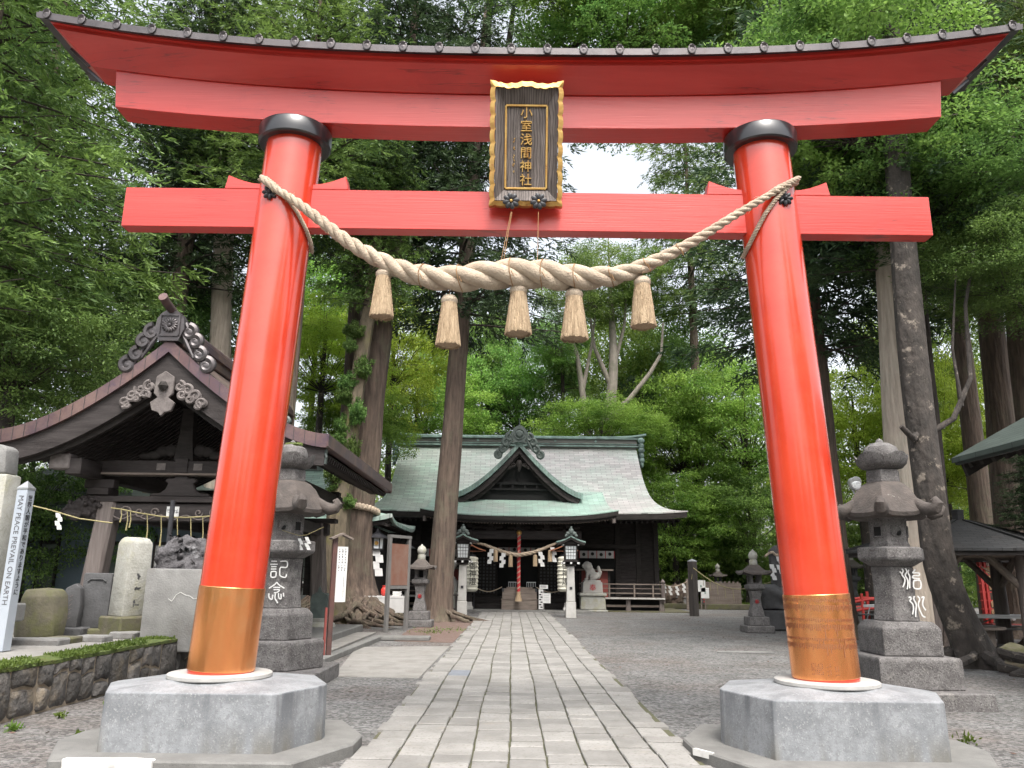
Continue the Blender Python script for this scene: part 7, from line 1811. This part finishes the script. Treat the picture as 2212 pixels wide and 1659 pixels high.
# --- trunks one can tell apart, nearest first
cedar('tall cedar with a pale bare straight trunk rising behind the water pavilion', 462, 1300, 492, 200, 27, .42, .30, 15, 26, 4.2, 0, 'cedar', 'palebark', .4)
cedar('leaning cedar standing right beside the stone path in front of the shrine hall', 945, 1344, 1000, 640, 29, .47, .34, 10.8, 25.5, 5.0, 1, 'cedar2', 'bark', 1.2, flare=.16, rootn=9, reach=1.6, ra=(-1.2, 2.6))
cedar('dark straight cedar trunk close behind the right gate pillar', 1822, 1340, 1742, 560, 23, .34, .27, 8.2, 21.5, 4.6, 2, 'cedar2', 'bark', 2.2)
cedar('dark cedar trunk standing beyond the six sided gazebo', 2192, 1290, 2142, 720, 24, .45, .36, 11.5, 22, 4.6, 0, 'cedar2', 'bark', .7)
cedar('dark cedar at the right frame edge behind the green tiled eave', 2262, 1290, 2206, 700, 21, .42, .36, 9.5, 20, 4.4, 1, 'cedar', 'bark', 2.9)
# the rope-girt giant with gnarled roots
b = gnd(738, 1345); zc = at(790, 560, 28.3)
tree('cedar_tree', 'giant sacred cedar with gnarled roots and a straw rope tied around its trunk', (b.x, 27.8, 0),
     [(0, 0, 0, 1.25), (.02, 0, .5, 1.08), (.05, 0, 1.1, .92), (.15, 0, 2.4, .72), (.28, 0, 4.5, .60), (.55, 0, 9, .50), (.95, 0, 14, .44), (1.3, 0, 20, .28), (1.5, 0, 26, .05)],
     [(CED[0], 'cedar2', (1.0, 0, 14.5), (1.1, 1.1, .65), 3.3)], 'bark', GC, flare=.75, knob=.13, rootn=46, reach=2.2, seed=3, flutes=9, n=40, rthick=.105, rh=.75, ra=(-3.0, 1.0))
m = MB(); bt = Vector((b.x+.22, 27.8, 0))
for ph in (0, PI):
    q = []
    for i in range(121):
        a = 2*PI*i/120; w_ = i*.9 + ph; z = 3.75 + .12*math.cos(a + 2.0); R0 = .72 + .05*math.cos(w_)
        q.append((bt.x + R0*math.cos(a), bt.y + R0*math.sin(a), z + .05*math.sin(w_)))
    m.tube(q, .075, 8)
tag(m.build('trunk_rope', M['rope']), 'thick straw rope tied around the giant cedar trunk', 'rope')
x = px(735, 26.5, 900)
tree('cedar_tree', 'mossy light barked tree overgrown with green shoots next to the giant cedar', (px(712, 26.3, 1340), 26.3, 0),
     [(0, 0, 0, .45), (.05, 0, 2, .38), (.15, 0, 5, .34), (.50, .1, 9, .27), (.75, .1, 12.2, .22), (.9, 0, 18, .05)],
     [(CED[2], 'cedar', (.7, 0, 10.8), (.55, .55, .48), 1.0)] + [(SHOOT, 'deep', (.05*z_ - .1 + .32*math.cos(k_*2.1), -.25 + .2*math.sin(k_*1.7), z_), (.05 + .05*(k_*37 % 10)/10, .05 + .04*(k_*13 % 10)/10, .07 + .07*(k_*23 % 10)/10), k_*1.1) for k_, z_ in enumerate((3.9, 4.4, 4.9, 5.6, 6.0, 6.5, 6.9, 7.4, 8.0, 8.5, 9.2, 9.8))], 'mossbark', GC, knob=.16, seed=5)
b = gnd(2066, 1432); sp_ = [at(u, v, 15.6) - Vector((b.x, 15.6, 0)) for u, v in ((2040, 1250), (2012, 1080), (1978, 820), (1950, 520), (1934, 300), (1922, 60))]
tree('plane_tree', 'dark leaning tree with flaking spotted bark behind the stone lantern', (b.x, 15.6, 0),
     [(0, 0, 0, .33)] + [(q.x, 0, q.z, r_) for q, r_ in zip(sp_, (.30, .28, .268, .25, .235, .20))] + [(sp_[-1].x - .2, 0, 19, .05)],
     [(BRO[0], 'mid', (-1.2, .4, 12.8), (.72, .72, .75), .3), (BRO[2], 'deep', (1.9, .5, 8.4), (.42, .42, .36), 1.3), (BRO[2], 'deep', (1.0, 1.5, 10.8), (.6, .6, .5), 2.3)], 'spotbark', None, flare=.14, rootn=7, reach=2.6, seed=8, knob=.07, n=26,
     limbs=[([(-.55, 0, 4.4), (.0, -.1, 4.75), (.45, -.1, 5.6), (.6, 0, 7.2), (1.0, 0, 8.6)], .07, .025), ([(-.6, 0, 4.6), (-.9, -.2, 4.3), (-1.15, -.25, 4.55)], .10, .05), ([(.2, -.1, 5.0), (.15, -.1, 6.2), (.5, 0, 8)], .04, .015)], rthick=.10, rh=.25)
cedar('cedar with shredded grey striped bark standing behind the stone lantern on the right', 1968, 1350, 1908, 330, 18.5, .40, .30, 9.2, 18.5, 4.0, 2, 'cedar2', 'palebark', .2)
cedar('thin dark cedar between the spotted tree and the gazebo', 2040, 1330, 1985, 700, 19.5, .30, .25, 10, 19, 3.8, 0, 'cedar2', 'darkbark', 4.2)
# grey twin-trunk hardwood behind the hall roof
xg = px(1312, 52, 940)
tree('hardwood_tree', 'bare limbed pale grey tree with forked trunks rising behind the shrine roof', (xg, 52, 0),
     [(0, 0, 0, .6), (-.1, 0, 5, .52), (-.15, 0, 8.5, .46), (.2, 0, 12.5, .40), (.5, 0, 16, .3), (.4, 0, 21, .14), (.3, 0, 25, .04)],
     [(BRO[1], 'mid', (-1.0, 0, 21.5), (.8, .8, .85), 0), (BRO[0], 'mid', (2.6, 0, 22), (.55, .55, .6), 1), (BRO[1], 'mid', (-3.5, 0, 17.5), (.5, .5, .5), 2)], 'greybark', GB, seed=12,
     limbs=[([(-.3, 0, 7.2), (-1.2, 0, 9.5), (-1.6, 0, 13.5), (-2.0, 0, 16.5), (-2.9, 0, 19)], .34, .10), ([(-1.2, -.2, 8.8), (-2.2, -.4, 10.2), (-4.2, -.6, 10.1), (-5.0, -.6, 9.7), (-5.4, -.6, 10.8)], .19, .07),
            ([(.1, 0, 12), (1.6, 0, 13.4), (3.0, 0, 15.2), (3.8, 0, 16.6), (4.0, 0, 18.8)], .22, .07), ([(.4, 0, 14), (-.8, 0, 17), (-1.2, 0, 20.5)], .2, .06), ([(-1.6, 0, 14), (-1.0, 0, 17), (-.6, 0, 20)], .16, .05), ([(.5, 0, 15.5), (1.3, 0, 18.5), (1.6, 0, 22)], .16, .05)])
# big crooked hardwood whose limbs show above the gate
xh = px(915, 24, 60)
tree('hardwood_tree', 'old crooked dark limbed tree reaching over the top of the gate', (-2.75, 33.5, 0),
     [(0, 0, 0, .32), (.3, 0, 8, .30), (.7, 0, 16, .30), (.9, 0, 21, .34), (1.3, 0, 27, .22), (1.5, 0, 33, .06)],
     [(BRO[0], 'mid', (8.0, 0, 26.5), (1.15, 1.15, .9), .5), (BRO[2], 'fresh', (4.2, -2, 29.5), (.9, .9, .7), 1.5), (BRO[0], 'mid', (12.5, 1, 27), (1.1, 1.1, .8), 2.5)], 'darkbark', None, seed=15,
     limbs=[([(.3, 0, 21), (1.6, 0, 23.6), (3.4, -.3, 25.2), (6.0, -.5, 26.0), (9, -.5, 26.6)], .36, .10), ([(1.6, 0, 23.6), (2.3, 0, 26), (2.6, 0, 29)], .28, .1), ([(5, -.4, 25.8), (6.2, 0, 27.6), (6.6, 0, 30)], .2, .06)])
# --- grove cedars whose crowns fill the upper picture
for i, (X, Y, r0, zc, H, Rr, var, lm, lab) in enumerate([
    (-12.0, 15.5, .34, 6.8, 17.5, 4.2, 3, 'cedar', 'sunlit cedar at the left edge beyond the stone wall'),
    (-13.8, 20.5, .4, 6.5, 21, 4.6, 0, 'cedar', 'broad dark cedar to the left behind the pavilion roof'),
    (-12.0, 26.5, .4, 11.5, 25, 4.6, 2, 'cedar2', 'dense cedar left of the bare pale trunk'),
    (-19.5, 28, .45, 7, 26, 5.0, 1, 'cedar2', 'shaded cedar far left among the grove'),
    (-7.1, 33.2, .42, 15.5, 28, 5.4, 0, 'cedar2', 'cedar whose dark crown hangs behind the left half of the gate beams'),
    (-16.5, 39, .45, 12, 32, 5.2, 2, 'cedar2', 'tall shaded cedar behind the green roofed side building'),
    (12.9, 54, .40, 20.0, 38, 5.6, 1, 'cedar', 'high crowned cedar seen above the right half of the upper beam'),
    (-7.25, 24.6, .34, 13.0, 23, 4.2, 2, 'cedar', 'slender cedar rising directly behind the left gate pillar'),
    (17.2, 29, .42, 13.5, 26, 4.6, 0, 'cedar2', 'cedar standing deep behind the spotted tree'),
    (14.8, 18.5, .4, 8.4, 18, 4.2, 3, 'cedar', 'bushy cedar at the far right edge of the grove'),
    (23.5, 34, .42, 14, 29, 5.0, 2, 'cedar', 'cedar far right beyond the rack of votive tablets')]):
    T = [(0, 0, 0, r0*1.1), (0, 0, 1, r0), (.1, 0, H*.45, r0*.75), (.1, 0, H*.8, r0*.35), (.1, 0, H, .04)]
    tree('cedar_tree', lab, (X, Y, 0), T, [(CED[var], lm, (.08, 0, zc), (Rr/4.2, Rr/4.2, (H-zc)/18), i*1.7)], 'bark', GC, seed=20+i)
# --- broad-leaved trees and maples
def leafy(label, u, Y, vtop, vbot, wpx, var, lm, rz=0, bark='spotbark', group=GB, nm='broadleaf_tree', off=0, dense=1):
    c = at(u, (vtop+vbot)/2, Y); t_ = at(u, vtop, Y).z; b_ = at(u, vbot, Y).z; rx = wpx/1700*Y/2*1.0
    base = (c.x + off, Y, 0); zc = max((t_+b_)/2, 1.2); Rz = (t_-b_)/2
    tree(nm, label, base, [(0, 0, 0, .24), (.05, 0, zc*.35, .2), (-off*.6, 0, zc*.7, .16), (-off, 0, zc, .11), (-off, 0, zc + Rz*.7, .02)],
         [(BRO[var], lm, (-off, 0, zc), (rx/4.5, rx/4.5*.8, Rz/3.6), rz)], bark, group, seed=u, flare=.1)
for a in [
    ('green layered maple spreading left of the pavilion roof', 40, 17.2, 570, 930, 470, 2, 'deep', .3),
    ('dark maple filling the space behind the pavilion ridge', 330, 29, 520, 930, 460, 0, 'deep', 1.3),
    ('dim leafy tree behind the peace pole and left monuments', 60, 25, 900, 1260, 420, 2, 'deep', 2.2),
    ('shaded leafy tree beneath the pavilion eave', 330, 27, 1010, 1300, 260, 0, 'deep', .9),
    ('lime green maple glowing behind the mossy tree', 700, 38, 640, 900, 300, 0, 'lime', .5),
    ('tall fresh tree filling the gap between the left pillar and the giant cedar', 690, 47, 520, 760, 330, 1, 'fresh', 2.2),
    ('bright maple between the giant cedar and the leaning cedar', 850, 46, 610, 900, 330, 2, 'lime', 1.5),
    ('fresh green tree left of the hall roof', 760, 41, 830, 1050, 300, 0, 'fresh', 2.5),
    ('yellow green maple peeping over the left end of the hall ridge', 900, 54, 780, 990, 330, 2, 'fresh', 3.1),
    ('mid green tree right behind the hall gable ornament', 1120, 58, 720, 990, 330, 0, 'mid', 4.0),
    ('soft green tree between the gable ornament and the bare limbed tree', 1010, 60, 640, 930, 300, 1, 'mid', 1.0),
    ('tall soft green tree closing the gap behind the forked pale trunk', 1345, 63, 640, 930, 330, 1, 'fresh', 1.9),
    ('fresh green tree under the forked pale trunk', 1300, 49, 850, 1010, 300, 2, 'fresh', .2),
    ('bright green tree right of the hall roof end', 1470, 54, 800, 1080, 350, 0, 'fresh', 1.1),
    ('tall light green tree behind the right rope tassel', 1480, 60, 690, 960, 340, 1, 'mid', 2.1),
    ('leafy tree left of the right gate pillar at roof height', 1610, 52, 770, 1080, 350, 2, 'fresh', 3.3),
    ('low branching maple beside the right end of the hall veranda', 1455, 50, 1010, 1235, 290, 2, 'fresh', .4),
    ('shaded maple behind the small roofed lantern', 1610, 51, 1000, 1240, 330, 0, 'mid', 1.9),
    ('lime maple behind the right gate pillar', 1850, 33, 800, 1120, 330, 0, 'lime', 2.7),
    ('lime maple behind the spotted trunk', 2030, 36, 760, 1140, 330, 2, 'lime', 3.9),
    ('sunlit maple between the two far right trunks', 2160, 32, 820, 1180, 300, 0, 'lime', 5.0),
    ('fresh leaved tree beyond the gazebo roof', 2000, 42, 600, 900, 360, 1, 'fresh', .6),
    ('deep green bush behind the votive tablet rack', 2180, 31, 1080, 1300, 260, 2, 'mid', 1.6),
    ('green thicket behind the red bridge', 1880, 41, 1080, 1300, 330, 0, 'mid', 2.6),
    ('pale feathery tree high above the right end of the gate', 1700, 34, -60, 120, 620, 0, 'fresh', .9),
    ('dark leafy tree overhanging the right end of the tie beam', 2120, 26, 430, 640, 380, 2, 'deep', 1.4),
    ]: leafy(*a)
def conifer(label, u, Y, vtop, wpx, lm, var, rz, z0=.5):
    tp = at(u, vtop, Y); Rr = wpx/1700*Y/2
    tree('conifer_tree', label, (tp.x, Y, 0), [(0, 0, 0, .3), (0, 0, tp.z*.5, .2), (0, 0, tp.z, .03)], [(CED[var], lm, (0, 0, z0), (Rr/4.2, Rr/4.2, (tp.z-z0)/18), rz)], 'darkbark', GB, seed=u)
conifer('brownish conical conifer behind the hall ridge near the centre', 1215, 54, 690, 200, 'cedar', 0, .3)
conifer('dark conifer wedged behind the hall ridge and the leaning cedar', 1060, 62, 560, 240, 'cedar2', 1, 1.3)
conifer('dark young conifer at the right edge under the green tiled eave', 2225, 19.5, 960, 200, 'cedar2', 2, 2.0, 2.9)
conifer('dark conifer left behind the pavilion pillar', 215, 31, 760, 220, 'cedar2', 1, 2.6)
conifer('slim dark conifer behind the lantern post', 1385, 56, 800, 180, 'cedar2', 2, .8)
# the far wood that closes the view: one uncountable mass
def far_wood():
    Ps = []; As = []
    for i in range(420):
        a = rng.uniform(-.95, .95); d = rng.uniform(64, 84); x = math.tan(a*.85)*d*.9; z = rng.uniform(.5, 1)**1 * rng.uniform(1, 17)
        c = np.array([x, d, z]); m = 260; P = c + rng.normal(size=(m, 3))*np.array([1.5, 1.0, .8]); A = unit(rng.normal(size=(m, 3)) + np.array([0, -.3, -.2])); Ps.append(P); As.append(A)
    for i in range(260):       # undergrowth nearer in
        a = rng.uniform(-1, 1); d = rng.uniform(50, 58); x = a*48; z = rng.uniform(.2, 3.2)
        if abs(x) < 9 and d < 53: continue
        m = 240; P = np.array([x, d, z]) + rng.normal(size=(m, 3))*np.array([1.1, .8, .55]); A = unit(rng.normal(size=(m, 3)) + np.array([0, -.3, .1])); Ps.append(P); As.append(A)
    P = np.concatenate(Ps); A = np.concatenate(As); n = len(P)
    o = link('far_wood', leaf_mesh('far_wood', P, A, rng.uniform(.3, .55, n), rng.uniform(.16, .3, n)), M['mid'])
    tag(o, 'mass of green woodland closing the view behind the shrine', kind='stuff')
far_wood()

def unseen_leaf_mass():
    """unseen leaf masses added behind the viewpoint: they block low sky and stand in the gate's lacquer as dark reflections"""
    Ps = []; As = []
    for i in range(230):
        if i % 3 == 2: x = rng.uniform(-34, 5); y = -rng.uniform(22, 28); h = 6.5  # low mass put in to keep low sky off the upper lintel
        elif i % 3: x = rng.uniform(4.5, 34); y = -rng.uniform(12, 20) + .12*x; h = 15
        else: x = -rng.uniform(27, 40); y = rng.uniform(-14, 4); h = 13
        c = np.array([x, y, rng.uniform(.5, h)]); m = 170; P = c + rng.normal(size=(m, 3))*np.array([1.5, 1.1, 1.0]); Ps.append(P); As.append(unit(rng.normal(size=(m, 3))))
    P = np.concatenate(Ps); A = np.concatenate(As); n = len(P)
    tag(link('unseen_leaf_mass', leaf_mesh('unseen_leaf_mass', P, A, rng.uniform(.4, .7, n), rng.uniform(.25, .4, n)), M['deep']), 'unseen leaf mass added behind the viewpoint to darken the gate and its reflections', kind='stuff')
unseen_leaf_mass()
